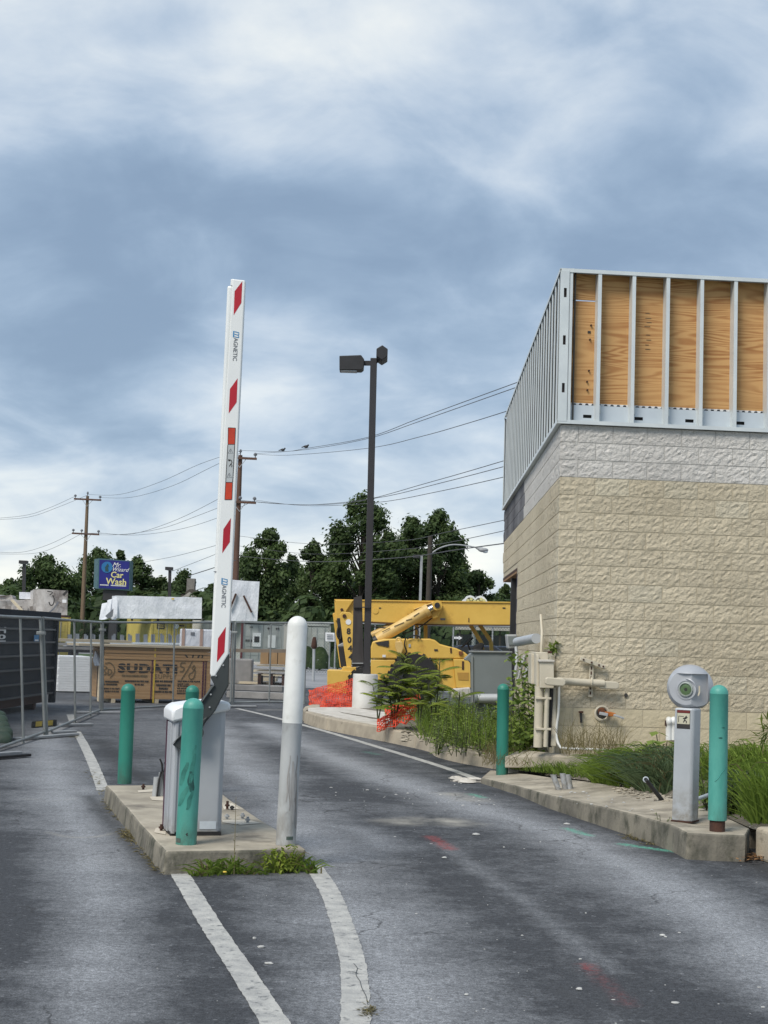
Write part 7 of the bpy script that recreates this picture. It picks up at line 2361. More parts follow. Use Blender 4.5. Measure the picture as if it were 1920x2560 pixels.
WN = NR
t = thing('strut_bracket', 'vertical slotted steel strut fixed to the wall above the pipe', 'strut', W(1476, 1700))
obj('channel', MB().bar(W(1479, 1658, .03), W(1475.5, 1743, .03), 0.05, 0.035, WN), M_CREAM, t, bevel=0.004)
for k in range(6):
    y = 1666 + k * 12.5
    if 1700 < y < 1712: continue
    obj('slot', MB().bar(W(1478.6 - k * .5, y, .051), W(1478.4 - k * .5, y + 8, .051), 0.014, 0.004, WN), M_RUST, t)
t = thing('strut_rail', 'slanting cream painted strut rail at the top of the bracket', 'strut', W(1482, 1656))
obj('channel', MB().bar(W(1450, 1646, .065), W(1513, 1668, .065), 0.045, 0.04, WN), M_CREAM, t, bevel=0.004)
for f in (0.14, 0.46, 0.75, 0.92):
    p = W(1450, 1646, .09).lerp(W(1513, 1668, .09), f)
    obj('bolt', MB().cyl(p, p + WN * 0.012, 0.011, n=8), M_RUST, t)
t = thing('twin_ended_pipe', 'horizontal cream painted pipe with a rounded plate at each end', 'pipe', W(1450, 1707))
obj('pipe', MB().tube([W(1396, 1703, .36), W(1408, 1703.5, .2), W(1450, 1706, .11), W(1510, 1709, .11)], 0.045, 14), M_CREAM, t, smooth=60)
for (xa, xb, y, dy, of) in ((1362, 1414, 1704, 3, .40), (1495, 1548, 1713, 2, .13)):
    c1, c2 = W(xa + 6, y - 1, of), W(xb - 6, y + dy - 1, of)
    a = (c2 - c1).normalized(); up = a.cross(WN).normalized()
    if up.z < 0: up = -up
    rr = 0.044
    poly = [c1 - up * rr * .6 - a * .02, c1 - up * rr, c2 - up * rr, c2 - up * rr * .5 + a * .03, c2 + up * rr * .5 + a * .03, c2 + up * rr, c1 + up * rr, c1 + up * rr * .6 - a * .02]
    obj('end_plate', MB().prism(poly, -WN * 0.05), M_CREAM, t, bevel=0.012, seg=3)
for px in (1478.5,):
    obj('clamp', MB().tube([W(px, 1706, .11) + Vector((0, math.cos(a) * .05, math.sin(a) * .05)) for a in [i * math.pi / 6 for i in range(13)]], 0.01, 6, False), M_CREAM, t)
# hose connection: open ring with orange cap and lever
t = thing('hose_connection', 'open round hose connection with an orange cap and lever', 'pipe fitting', W(1505, 1784))
c_ = W(1504, 1783, .0)
m3 = frame(c_, UR, (0, 0, 1))
def wl(name, prof, mat, n=28, c=(0, 0, 0)): return obj(name, place(MB().lathe(prof, n, c, dm_), m3), mat, t, smooth=45)
wl('flange', [(0.088, 0.0), (0.092, 0.022), (0.075, 0.03), (0.062, 0.02), (0.06, 0.0)], M_CREAM)
wl('opening', [(0.061, 0.012), (0.055, 0.026), (0.001, 0.027)], M_INK)
wl('orange_plug', [(0.045, 0.02), (0.04, 0.035), (0.001, 0.036)], pm('rust_orange', (0.22, 0.075, 0.02), (0.10, 0.035, 0.015), scale=18), c=Vector((-0.005, 0, 0.02)))
obj('orange_cap', MB().prism([W(1514, 1779, .1), W(1528, 1780, .1), W(1540, 1783, .1), W(1538, 1789, .1), W(1530, 1792, .1), W(1516, 1790, .1)], WN * -0.05), M_ORANGE, t, bevel=0.008)
obj('lever', MB().bar(W(1498, 1783, .08), W(1520, 1787, .1), 0.035, 0.03, WN).bar(W(1534, 1787, .11), W(1560, 1796, .12), 0.024, 0.02, WN), M_GREYPIPE, t, bevel=0.005)
t = thing('hose_bib', 'small dark spigot on a stub left of the hose connection', 'spigot', W(1452, 1790))
obj('stub', MB().bar(W(1452, 1780, .03), W(1453, 1807, .03), 0.022, 0.03, WN), M_DARK, t, bevel=0.003)
obj('cap', MB().bar(W(1447, 1780, .04), W(1458, 1780, .04), 0.02, 0.035, WN), M_RUST, t, bevel=0.003)
t = thing('wall_hole', 'small dark drilled hole in the block wall', 'hole', W(1565, 1738))
obj('hole', MB().cyl(W(1565, 1738, .012), W(1565, 1738, .018), 0.022, n=12), M_INK, t)
t = thing('outlet_pipe', 'white plastic pipe elbows behind the silver kiosk', 'pipe', W(1676, 1810))
obj('elbow', MB().tube(catmull([W(1672, 1850, .1), W(1672, 1815, .1), W(1673, 1802, .12), W(1672, 1799, .04)], 5), 0.036, 12), M_PVC, t, smooth=60)
obj('elbow', MB().tube(catmull([W(1683, 1850, .1), W(1684, 1815, .1), W(1684, 1801, .12), W(1684, 1799, .04)], 5), 0.036, 12), M_PVC, t, smooth=60)
obj('cap', MB().box(W(1665, 1808, .1), (0.02, 0.05, 0.06)), M_RUST, t)

# electric boxes and pipes on the corner (long wall side)
EB = thing('meter_boxes', 'cream painted meter boxes fixed at the building corner', 'electric box', at(1365, 1700, 16.9))
def E(px, py, d=0.0): return at(px, py, 16.85 + d)


def ebox(name, x0, x1, y0, y1, d0, d1, mat=M_CREAM, parent=EB, bevel=0.008):
    p = [E(x0, y0, d0), E(x1, y0 + 1, d0), E(x1, y1 + 1, d0), E(x0, y1, d0)]
    return obj(name, MB().prism(p, (0, d1 - d0, 0)), mat, parent, bevel=bevel)


ebox('box', 1328, 1338, 1634, 1710, 0.25, 0.6)
ebox('box', 1339, 1371, 1630, 1712, 0.05, 0.55)
ebox('front_box', 1350, 1385, 1652, 1720, -0.12, 0.04)
ebox('box_lid', 1347, 1387, 1649, 1655, -0.14, 0.05, M_PALECONC)
ebox('door_edge', 1341, 1348, 1636, 1716, -0.03, 0.04, M_CREAM)
ebox('knockout', 1370, 1381, 1627, 1633, -0.02, 0.05, M_RUST)
for (px, r_, d, lb, mt, y0, y1) in ((1347, .052, 0.0, 'widest cream pipe running down from the meter boxes', M_CREAM, 1716, 1868), (1366, .026, -0.05, 'narrow cream pipe beside the widest one', M_CREAM, 1718, 1867),
                                    (1377, .022, 0.05, 'dark pipe in the shadow beside the narrow cream pipe', M_DARK, 1716, 1868),
                                    (1396, .015, 0.02, 'white thin conduit bending along the foot of the wall', M_PVC, 1714, 1868)):
    if mt is M_PVC:
        pts = catmull([E(1398, 1716, d), E(1396, 1780, d), E(1392, 1812, d), E(1391, 1840, d), E(1398, 1864, -.02), E(1412, 1871, -.03), E(1470, 1873, 0), E(1540, 1876, .05)], 5)
        o = obj('downpipe', MB().tube(pts, r_, 8), mt, smooth=60)
    else:
        o = obj('downpipe', MB().tube([E(px + 2, y0, d), E(px, (y0 + y1) / 2, d), E(px - 2, y1, d)], r_, 14), mt, smooth=60)
    tag(o, lb, 'pipe', 'pipes at the building corner')
o = obj('downpipe', MB().prism([E(1383, 1720, .05), E(1390, 1720, .05), E(1391, 1866, .0), E(1377, 1866, .0)], (0, 0.05, 0)), M_CREAM, bevel=0.01)
tag(o, 'flat cream cover between the dark pipe and the white conduit', 'pipe cover')
for y in (1745, 1822):
    o = obj('pipe_clamp', MB().bar(E(1338, y, -.06), E(1378, y + 1, -.06), 0.03, 0.025), M_CREAM, bevel=0.004)
    tag(o, 'cream clamp across the upper end of the corner pipes' if y < 1800 else 'cream clamp across the lower end of the corner pipes', 'clamp')
    o.parent = None
o = obj('grey_duct', MB().tube([E(1293, 1605, 3.2), E(1318, 1600, 2.4), E(1341, 1596, 1.2)], 0.062, 14), M_SILVER, smooth=60)
tag(o, 'fat grey pipe stub running along the wall above the meter boxes', 'pipe')
o = obj('wall_conduit', MB().tube([E(1353, 1632, .3), E(1355, 1580, .3), E(1352, 1538, .6)], 0.016, 8), M_CREAM, smooth=60)
tag(o, 'thin cream conduit rising along the wall from the boxes', 'pipe')
jb = thing('junction_box', 'grey junction box below the building opening', 'electric box', at(1283, 1606, 21.5))
obj('box', MB().prism([at(1266, 1586, 21.5), at(1294, 1586, 21.5), at(1291, 1620, 21.5), at(1270, 1622, 21.5)], (0, 0.3, 0)), M_GREYPIPE, jb, bevel=0.02)
obj('lid', MB().prism([at(1270, 1590, 21.48), at(1289, 1590, 21.48), at(1288, 1612, 21.48), at(1272, 1613, 21.48)], (0, 0.03, 0)), M_UTIL, jb, bevel=0.006)
for (a, b, c) in (((1290, 1618), (1292, 1650), (1288, 1690)), ((1312, 1640), (1302, 1670), (1294, 1700)), ((1330, 1650), (1318, 1672), (1310, 1700)), ((1316, 1668), (1324, 1690), (1334, 1705))):
    o = obj('loose_conduit', MB().tube(catmull([at(*a, 19.5), at(*b, 19.4), at(*c, 19.3)], 4), 0.022, 8), M_GREYPIPE, smooth=60)
    tag(o, {1290: 'white grey conduit hanging under the junction box', 1312: 'longest bent conduit among the vines', 1330: 'bent conduit nearest the meter boxes', 1316: 'short crossing conduit among the vines'}[a[0]], 'conduit', 'loose conduits among the vines')
# the pale hose in the grass
o = obj('pale_hose', MB().tube(catmull([at(1742, 1998, 12.5), at(1770, 1988, 12.6), at(1800, 1975, 12.7), at(1840, 1962, 12.8), at(1870, 1961, 12.9), at(1900, 1968, 13.0), at(1940, 1985, 13.1)], 6), 0.017, 8), M_LABEL, smooth=60)
tag(o, 'pale hose looping out of the grass behind the right bollard', 'hose')
t = thing('cut_pipe', 'dark cut pipe with a pale rim poking from the grass', 'pipe', gp(1640, 1985, .2))
p0_, p1_ = gp(1655, 2000, .2), at(1614.5, 1949, 13.6)
obj('pipe', MB().tube([p0_, p1_], 0.02, 10), M_DARK, t)
dv = (p1_ - p0_).normalized()
obj('rim', MB().tube([p1_ + Vector((0.022 * math.cos(a), 0, 0.022 * math.sin(a))) for a in [i * math.pi / 6 for i in range(13)]], 0.006, 6, False), M_LABEL, t)

# ================================================================== PLANTS
class Leafy:
    def __init__(s): s.mb, s.t = MB(), []

    def ribbon(s, pts, w, tint, side=None):
        n0 = len(s.mb.f)
        pts = [Vector(p) for p in pts]
        vs = []
        for i, p in enumerate(pts):
            a = pts[min(i + 1, len(pts) - 1)] - pts[max(i - 1, 0)]
            sd = side if side is not None else a.cross(Vector((0, 1, 0.3)))
            sd = sd.normalized() if sd.length > 1e-6 else Vector((1, 0, 0))
            f = i / (len(pts) - 1)
            ww = w * (1 - f ** 2.2) * 0.5 + w * 0.03
            vs += [p - sd * ww, p + sd * ww]
        s.mb.add(vs, [(2 * i, 2 * i + 1, 2 * i + 3, 2 * i + 2) for i in range(len(pts) - 1)])
        s.t += [tint] * (len(s.mb.f) - n0)

    def leaf(s, p, d, l, w, tint, up=Vector((0, 0, 1))):
        d = Vector(d).normalized(); sd = d.cross(up)
        sd = sd.normalized() if sd.length > 1e-5 else Vector((1, 0, 0))
        n = sd.cross(d)
        s.mb.add([p, p + d * l * 0.45 - sd * w / 2 - n * 0.0, p + d * l - n * l * 0.12, p + d * l * 0.45 + sd * w / 2], [(0, 1, 2, 3)])
        s.t.append(tint)

    def done(s, name, mat, parent=None, kind=None):
        me = bpy.data.meshes.new(name)
        inv = wm(parent).inverted() if parent is not None else Matrix.Identity(4)
        me.from_pydata([tuple(inv @ v) for v in s.mb.v], [], s.mb.f); me.update()
        leaf_attr(me, [max(0, min(1, t)) for t in s.t]); me.materials.append(mat)
        return link(name, me, parent)


pr_ = random.Random(21)


def grass_clump(label, base, n, h, spread, mat, lean=(0, 0, 0), w=0.012, group='long grass clumps by the kiosk', dry=0.0):
    t = thing('grass_clump', label, 'grass clump', base, 0, group)
    lf = Leafy(); ld = Leafy()
    for _ in range(n):
        a = pr_.uniform(0, 6.283)
        r = pr_.random() ** 0.5 * spread * 0.45
        p = base + Vector((r * math.cos(a), r * math.sin(a) * 0.8, -0.02))
        hh = h * pr_.uniform(0.55, 1.1); out = pr_.uniform(0.25, 1.0) * spread
        b = pr_.uniform(0, 6.283)
        dx = Vector((math.cos(b) * out, math.sin(b) * out * 0.8, 0)) + Vector(lean) * pr_.uniform(0.4, 1.2)
        droop = pr_.uniform(0.1, 0.75)
        pts = []
        for k in range(6):
            f = k / 5
            pts.append(p + dx * (f ** 1.4) + Vector((0, 0, hh * (math.sin(f * math.pi * 0.5 * (1 + droop * 0.7)) if droop > .3 else f))))
        (ld if pr_.random() < dry else lf).ribbon(pts, w * pr_.uniform(0.6, 1.2), pr_.random() * 0.8 + 0.1)
    lf.done('blades', mat, t)
    if ld.t: ld.done('dry_blades', M_LEAF_DRY, t)
    return t


GC = [
    (1510, 1958, .17, 110, .22, .26, 'g', (-.10, 0, 0), 'low bright grass clump beside the pale conduit stubs'),
    (1560, 1962, .19, 200, .30, .38, 'g', (-.22, -.08, 0), 'bright grass clump sweeping left over the kiosk island'),
    (1612, 1968, .2, 220, .38, .46, 'g', (-.25, -.1, 0), 'tall grass clump left of the kiosk under the big leaf weed'),
    (1650, 1978, .2, 200, .36, .46, 'b', (-.3, -.14, 0), 'blue green grass clump drooping in front of the kiosk grass'),
    (1690, 1976, .2, 180, .42, .42, 'b', (-.22, -.08, 0), 'blue green grass clump just behind the kiosk post'),
    (1600, 1935, .28, 150, .24, .4, 'g', (-.1, 0, 0), 'grass clump nearer the wall above the sweeping clump'),
    (1650, 1932, .3, 160, .30, .42, 'g', (0, 0, 0), 'grass clump by the white pipe elbows'),
    (1760, 1962, .25, 130, .40, .4, 'g', (0, 0, 0), 'grass clump seen between kiosk and right bollard'),
    (1842, 1970, .25, 200, .36, .5, 'g', (.05, 0, 0), 'tallest grass clump right of the right bollard'),
    (1905, 1975, .25, 220, .46, .5, 'g', (0, 0, 0), 'tall grass clump at the right edge of the frame'),
    (1885, 2040, .2, 170, .38, .38, 'b', (-.1, -.1, 0), 'dull drooping grass clump over the corner kerb stone'),
    (1935, 2060, .2, 200, .5, .45, 'g', (-.1, -.1, 0), 'grass clump hanging over the kerb stone at right edge'),
    (1850, 1935, .32, 120, .30, .5, 'g', (0, 0, 0), 'grass clump against the wall right of the bollard'),
]
for (x, y, z, n, h, sp_, k, ln, lb) in GC:
    grass_clump(lb, gp(x, y, z), int(n * 1.7), h, sp_, M_LEAF_GRASS if k == 'g' else M_LEAF_BLUE, ln, 0.013, dry=0.04 if k == 'g' else 0.10)

# short grass and mixed weeds: nobody could count these
def bedz(x, y):
    return 0.2 if y > 18.5 else max(.1, min(.36, .16 + (y - 13.5) * .055))


lf = Leafy()
for _ in range(5200):
    px, py = pr_.uniform(1268, 1530), pr_.uniform(1904, 1950)
    if py > 1922 + (px - 1268) * 0.125: continue
    p = gp(px, py, .15)
    h = pr_.uniform(.05, .17); d = Vector((pr_.gauss(0, .06), pr_.gauss(0, .05), 0))
    lf.ribbon([p, p + d * .5 + Vector((0, 0, h * .6)), p + d * 1.3 + Vector((0, 0, h))], .008, pr_.random() * .7)
for _ in range(900):
    px, py = pr_.uniform(1700, 1900), pr_.uniform(1985, 2066)
    if py > 1990 + (px - 1700) * 0.40 or py < 1960 + (px - 1700) * .2: continue
    p = gp(px, py, .2)
    h = pr_.uniform(.05, .22); d = Vector((pr_.gauss(0, .08), pr_.gauss(0, .05), 0))
    lf.ribbon([p, p + d * .5 + Vector((0, 0, h * .6)), p + d * 1.3 + Vector((0, 0, h))], .010, pr_.random() * .6)
o = lf.done('short_grass', M_LEAF_GRASS); tag(o, 'short dark grass along the foot of the wall and kerb', 'grass', kind='stuff')
lf = Leafy()
for _ in range(170):
    px, py = pr_.uniform(1400, 1560), pr_.uniform(1868, 1900)
    p = W(px, min(py, 1880), pr_.uniform(.05, .5)); p.z = pr_.uniform(.36, .43)
    h = pr_.uniform(.1, .42); d = Vector((pr_.gauss(0, .1), pr_.gauss(0, .04), 0))
    lf.ribbon([p, p + d * .6 + Vector((0, 0, h * .6)), p + d * 1.6 + Vector((0, 0, h))], .005, pr_.random())
for _ in range(260):
    px, py = pr_.uniform(1205, 1330), pr_.uniform(1880, 1915)
    p = gp(px, py, .22)
    h = pr_.uniform(.05, .22); d = Vector((pr_.gauss(0, .08), pr_.gauss(0, .04), 0))
    lf.ribbon([p, p + d * .6 + Vector((0, 0, h * .6)), p + d * 1.6 + Vector((0, 0, h))], .005, pr_.random())
o = lf.done('dry_grass', M_LEAF_DRY); tag(o, 'thin dry grass stalks in front of the block wall', 'grass', kind='stuff')


def weed(lf, stems, p, h, spread, ns, ll, lw):
    for _ in range(ns):
        a = pr_.uniform(0, 6.283)
        tip = p + Vector((math.cos(a) * spread * pr_.random(), math.sin(a) * spread * pr_.random(), h * pr_.uniform(.6, 1.05)))
        stems.tube([p, p.lerp(tip, .5) + Vector((0, 0, h * .07)), tip], [.006, .005, .002], 4, False)
        tt = pr_.random() * .6
        nl = int(7 + h * 22)
        for k in range(nl):
            f = (k + 1.5) / (nl + 1)
            q = p.lerp(tip, f) + Vector((0, 0, h * .07 * math.sin(f * 3.14)))
            b = pr_.uniform(0, 6.283)
            lf.leaf(q, (math.cos(b), math.sin(b), pr_.uniform(-.3, .7)), ll * pr_.uniform(.5, 1.2) * (1.15 - .6 * f), lw * pr_.uniform(.6, 1.2), tt + pr_.random() * .4)


# tangle of weeds between kerb and building
lf, stm = Leafy(), MB()
for _ in range(300):
    px = pr_.uniform(955, 1345)
    if mnoise.noise(Vector((px * .021, 3, 0))) < -0.12: continue
    lo_y = 1828 + max(0, (px - 990)) * 0.205
    py = lo_y - pr_.random() ** 0.8 * 62 - (34 if px < 1045 else 0)
    z = .21
    p = gp(px, min(py, 1888), z)
    if p.y > 27: continue
    weed(lf, stm, p, pr_.uniform(.12, .35) + .4 * pr_.random() ** 3, .18, pr_.randint(1, 4), .085, .035)
o = lf.done('weeds', M_LEAF_WEED); tag(o, 'tangle of green weeds between the kerb and the building corner', 'weeds', kind='stuff')
so = obj('weed_stems', stm, M_STEM, o, world=True)
lf = Leafy()
for _ in range(1700):
    px = pr_.uniform(960, 1340); py = 1836 + max(0, (px - 990)) * 0.2 - pr_.random() * 70 - (36 if px < 1045 else 0)
    p = gp(px, min(py, 1890), .21)
    if p.y > 27: continue
    h = pr_.uniform(.1, .5); d = Vector((pr_.gauss(0, .12), pr_.gauss(0, .08), 0))
    lf.ribbon([p, p + d * .5 + Vector((0, 0, h * .65)), p + d * 1.5 + Vector((0, 0, h))], .009, pr_.random() * .9)
o = lf.done('tall_grass', M_LEAF_GRASS); tag(o, 'tall thin grass growing among the weeds', 'grass', kind='stuff')
# pale rubble between the weeds
mb = MB()
for i in range(130):
    px = pr_.uniform(1000, 1345); py = 1852 + max(0, (px - 1060)) * 0.165 - pr_.random() ** 1.5 * 40
    p = gp(px, min(py, 1895), .215); r = pr_.uniform(.012, .038)
    mb.ball(p, r, i, .6, 6, 4, (1.3, 1, .6))
for i in range(90):
    px = pr_.uniform(1530, 1700); py = 1968 + (px - 1530) * .2 + pr_.gauss(0, 6)
    mb.ball(gp(px, py, .2), pr_.uniform(.006, .022), i, .6, 6, 4, (1.3, 1, .6))
o = obj('rubble', mb, M_CONC); tag(o, 'pale broken rubble lying between weeds and behind the kerb', 'rubble', kind='stuff')


def sumac(label, base, tips, ll, group='sumac shoots by the kerb'):
    t = thing('sumac_shoot', label, 'sumac plant', base, 0, group)
    lf, stm = Leafy(), MB()
    for (tip, n) in tips:
        stm.tube([base, base.lerp(tip, .5) + Vector((0.02, 0, .03)), tip], [.014, .010, .005], 6)
        for k in range(n):
            f = .38 + .62 * k / max(1, n - 1)
            q = base.lerp(tip, f)
            a = pr_.uniform(0, 6.283)
            L = ll * pr_.uniform(.5, 1.2) * (1.1 - .35 * f)
            dirn = Vector((math.cos(a), math.sin(a) * .7, pr_.uniform(.25, .95))).normalized()
            pts = [q + dirn * L * s + Vector((0, 0, -L * .30 * s * s)) for s in [i / 8 for i in range(9)]]
            stm.tube(pts, [.005] * 8 + [.002], 4, False)
            tt = pr_.random() * .5
            for i in range(1, 9):
                for s2 in (0, .5):
                    if i == 8 and s2: continue
                    p = pts[i - 1].lerp(pts[i], s2 if s2 else 1.0)
                    ax = (pts[i] - pts[i - 1]).normalized(); sd = ax.cross(Vector((0, 0, 1))).normalized()
                    l2 = L * .28 * math.sin(math.pi * (.18 + .72 * i / 9))
                    for s in (-1, 1):
                        lf.leaf(p, sd * s + ax * .45 + Vector((0, 0, -.25)), l2, l2 * .42, tt + pr_.random() * .4)
    lf.done('leaves', M_LEAF_SUMAC, t)
    obj('stems', stm, M_STEM, t)


S1 = gp(985, 1822, .21)
sumac('tallest sumac shoot in front of the lamp pole and machine', S1, [(at(985, 1665, S1.y), 20), (at(1016, 1640, S1.y + .3), 18), (at(960, 1690, S1.y + .1), 13), (at(1000, 1700, S1.y - .1), 10)], .44)
S2 = gp(1080, 1838, .2)
sumac('yellow green sumac shoot left of the grey utility box', S2, [(at(1100, 1655, S2.y), 14), (at(1070, 1700, S2.y), 11)], .46)
S3 = gp(945, 1806, .21)
sumac('low sumac shoot whose leaf crosses the white lamp base', S3, [(at(932, 1715, S3.y), 6), (at(955, 1725, S3.y), 5)], .45)
S4 = gp(1045, 1828, .21)
sumac('dark sumac shoot in front of the machine wheel', S4, [(at(1040, 1662, S4.y), 15), (at(1062, 1690, S4.y), 11)], .46)
S5 = gp(1135, 1850, .2)
sumac('short sumac shoot before the grey utility box', S5, [(at(1150, 1735, S5.y), 8)], .5)
lf, stm = Leafy(), MB()
for _ in range(110):
    px = pr_.uniform(1060, 1345); D = pr_.uniform(17.8, 20.8)
    if mnoise.noise(Vector((px * .03, D, 9))) < -0.1: continue
    p = at(px, 1700, D); p.z = .22
    if p.x > 1.75: continue
    weed(lf, stm, p, (.25 + .7 * pr_.random() ** 1.8) * (1 if px > 1120 else .8), .16, pr_.randint(1, 3), .085, .035)
for k in range(70):
    px = pr_.uniform(1080, 1330); D = pr_.uniform(17.5, 20)
    p = at(px, 1700, D); p.z = pr_.uniform(.5, .85)
    for _ in range(3):
        b = pr_.uniform(0, 6.283); lf.leaf(p, (math.cos(b), math.sin(b), .2), .03, .02, 3.0)
o = lf.done('tall_weeds', M_LEAF_WEED); tag(o, 'taller leafy weeds in front of the grey utility box', 'weeds', kind='stuff')
obj('weed_stems', stm, M_STEM, o, world=True)
# green leafy vine on the corner
t = thing('wall_vine', 'leafy green vine climbing the building corner by the boxes', 'vine', at(1320, 1870, 17.5))
lf, stm = Leafy(), MB()
for (x0, y0, x1, y1) in ((1318, 1868, 1300, 1640), (1325, 1868, 1330, 1690), (1300, 1872, 1286, 1700), (1332, 1866, 1322, 1640), (1310, 1870, 1345, 1760), (1290, 1872, 1275, 1760)):
    pts = catmull([at(x0, y0, 17.6), at((x0 + x1) / 2 + pr_.uniform(-12, 12), (y0 + y1) / 2, 17.8), at(x1, y1, 18.2)], 12)
    stm.tube(pts, .007, 5, False)
    for p in pts:
        for _ in range(4):
            q = p + Vector((pr_.gauss(0, .09), pr_.gauss(0, .1), pr_.gauss(0, .07)))
            b = pr_.uniform(0, 6.283)
            lf.leaf(q, (math.cos(b), math.sin(b) - .4, -.5), pr_.uniform(.05, .11), pr_.uniform(.045, .085), pr_.random() * .8)
for p in (at(1384, 1622, 17.0), at(1381, 1620, 17.0), at(1387, 1617, 17.0)):
    for _ in range(8):
        b = pr_.uniform(0, 6.283); lf.leaf(p + Vector((pr_.gauss(0, .03), 0, pr_.gauss(0, .03))), (math.cos(b), -.4, math.sin(b)), .08, .06, pr_.random())
lf.done('leaves', M_LEAF_WEED, t); obj('stems', stm, M_STEM, t)
# broad leaved weed left of the kiosk
q = gp(1655, 1935, .3)
t = thing('broad_leaf_weed', 'broad leaved weed standing out of the grass left of the kiosk', 'weed', q)
lf, stm = Leafy(), MB()
for (x, y, s) in ((1640, 1828, .14), (1632, 1850, .13), (1668, 1852, .14), (1610, 1868, .12), (1650, 1870, .15), (1680, 1875, .16), (1625, 1885, .12), (1665, 1890, .15), (1600, 1880, .1)):
    p = at(x, y, q.y + pr_.uniform(-.3, .2)); stm.tube([q, q.lerp(p, .6), p], [.008, .006, .004], 5, False)
    for _ in range(3):
        b = pr_.uniform(0, 6.283); lf.leaf(p, (math.cos(b), math.sin(b) * .7 - .3, -.25), s, s * .75, .3 + pr_.random() * .4)
lf.done('leaves', M_LEAF_WEED, t); obj('stems', stm, M_STEM, t)
# dark leafy weed behind the right bollard, and the spiky one at the frame edge
for (x, y, z, lb, dark) in ((1850, 2040, .2, 'dark leafy weed between the right bollard and kerb stone', 0), (1765, 2020, .2, 'small weed between kiosk and the right bollard', 0)):
    q = gp(x, y, z); t = thing('leafy_weed', lb, 'weed', q)
    lf, stm = Leafy(), MB()
    for _ in range(5 if x > 1800 else 2): weed(lf, stm, q + Vector((pr_.gauss(0, .1), pr_.gauss(0, .08), 0)), pr_.uniform(.25, .45), .14, 4, .08, .05)
    lf.t = [v * .45 for v in lf.t]
    lf.done('leaves', M_LEAF_WEED, t); obj('stems', stm, M_STEM, t)
q = W(1925, 1830, .25); t = thing('leafy_weed', 'spiky leaved weed at the right edge before the wall', 'weed', q)
lf, stm = Leafy(), MB()
for k in range(60):
    b = pr_.uniform(0, 6.283); lf.leaf(q + Vector((pr_.gauss(0, .06), 0, pr_.gauss(0, .09))), (math.cos(b), -.2, math.sin(b) * .8), .16, .028, pr_.random() * .7)
stm.tube([q + Vector((0, 0, -.6)), q], [.01, .006], 5)
lf.done('leaves', M_LEAF_WEED, t); obj('stems', stm, M_STEM, t)
# tufts along the front of the gate island
TU = [(492, 2164, 70, .07), (520, 2162, 120, .14), (548, 2160, 130, .13), (585, 2158, 130, .15), (618, 2160, 80, .09), (650, 2160, 45, .06), (690, 2156, 140, .17), (715, 2154, 150, .19), (745, 2152, 150, .15), (778, 2158, 130, .12)]
for i, (x, y, n, h) in enumerate(TU):
    base = gp(x, y + 27, 0.0)
    lb = ['sparse tuft at the left front corner of the gate island', 'low grass tuft under the front green bollard', 'grass tuft with a dandelion before the island front', 'grass tuft at the foot of the dry stalk',
          'thin tuft in the middle of the island front', 'sparse dark tuft left of the fern like tuft', 'fern like tuft below the white bollard', 'tallest tuft below the white bollard',
          'tuft at the right front corner of the island', 'yellowish tuft spreading past the island corner'][i]
    t = thing('grass_tuft', lb, 'grass tuft', base, 0, 'grass tufts along the island front')
    lf = Leafy(); ld = Leafy()
    for _ in range(int(n * .22)):
        p = base + Vector((pr_.gauss(0, .03), abs(pr_.gauss(0, .012)), 0))
        b = pr_.uniform(0, 6.283); d = Vector((math.cos(b) * .13, -abs(math.sin(b)) * .07, 0)) * pr_.uniform(.4, 1.2); hh = h * pr_.uniform(.3, .85)
        (ld if pr_.random() < (.15 if i < 9 else .3) else lf).ribbon([p, p + d * .4 + Vector((0, 0, hh * .7)), p + d * .8 + Vector((0, 0, hh)), p + d * 1.3 + Vector((0, 0, hh * .85))], .011, pr_.random() * .8)
    if i in (6, 7):
        for _ in range(34):
            b = pr_.uniform(0, 6.283); lf.leaf(base + Vector((pr_.gauss(0, .05), -.02, pr_.uniform(.02, h))), (math.cos(b), -.5, math.sin(b) * .5), .05, .025, .3 + pr_.random() * .6)
    if lf.t: lf.done('blades', M_LEAF_GRASS if i not in (6, 7) else M_LEAF_SUMAC, t)
    if ld.t: ld.done('dry_blades', M_LEAF_DRY, t)
    if i == 2:
        q = gp(563, 2186, .03); obj('dandelion', MB().ball(q + Vector((0, -.03, 0.02)), .014, 1, 0, 8, 4, (1, 1, .5)), M_YELLOWPAINT, t)
q = gp(585, 2186, .0)
t = thing('dry_stalk', 'single tall dry weed stalk before the gate island', 'weed', q)
ldl = Leafy()
top_ = at(590, 1992, q.y)
obj('stem', MB().tube([q, q.lerp(top_, .5), top_], [.004, .003, .0015], 5), pm('dry_stem', (0.20, 0.175, 0.10), (0.15, 0.13, 0.08)), t)
for k in range(14):
    p = q.lerp(top_, .2 + .055 * k); b = pr_.uniform(0, 6.283)
    ldl.leaf(p, (math.cos(b), -.3, .3), .035, .008, pr_.random())
ldl.done('leaves', M_LEAF_DRY, t)
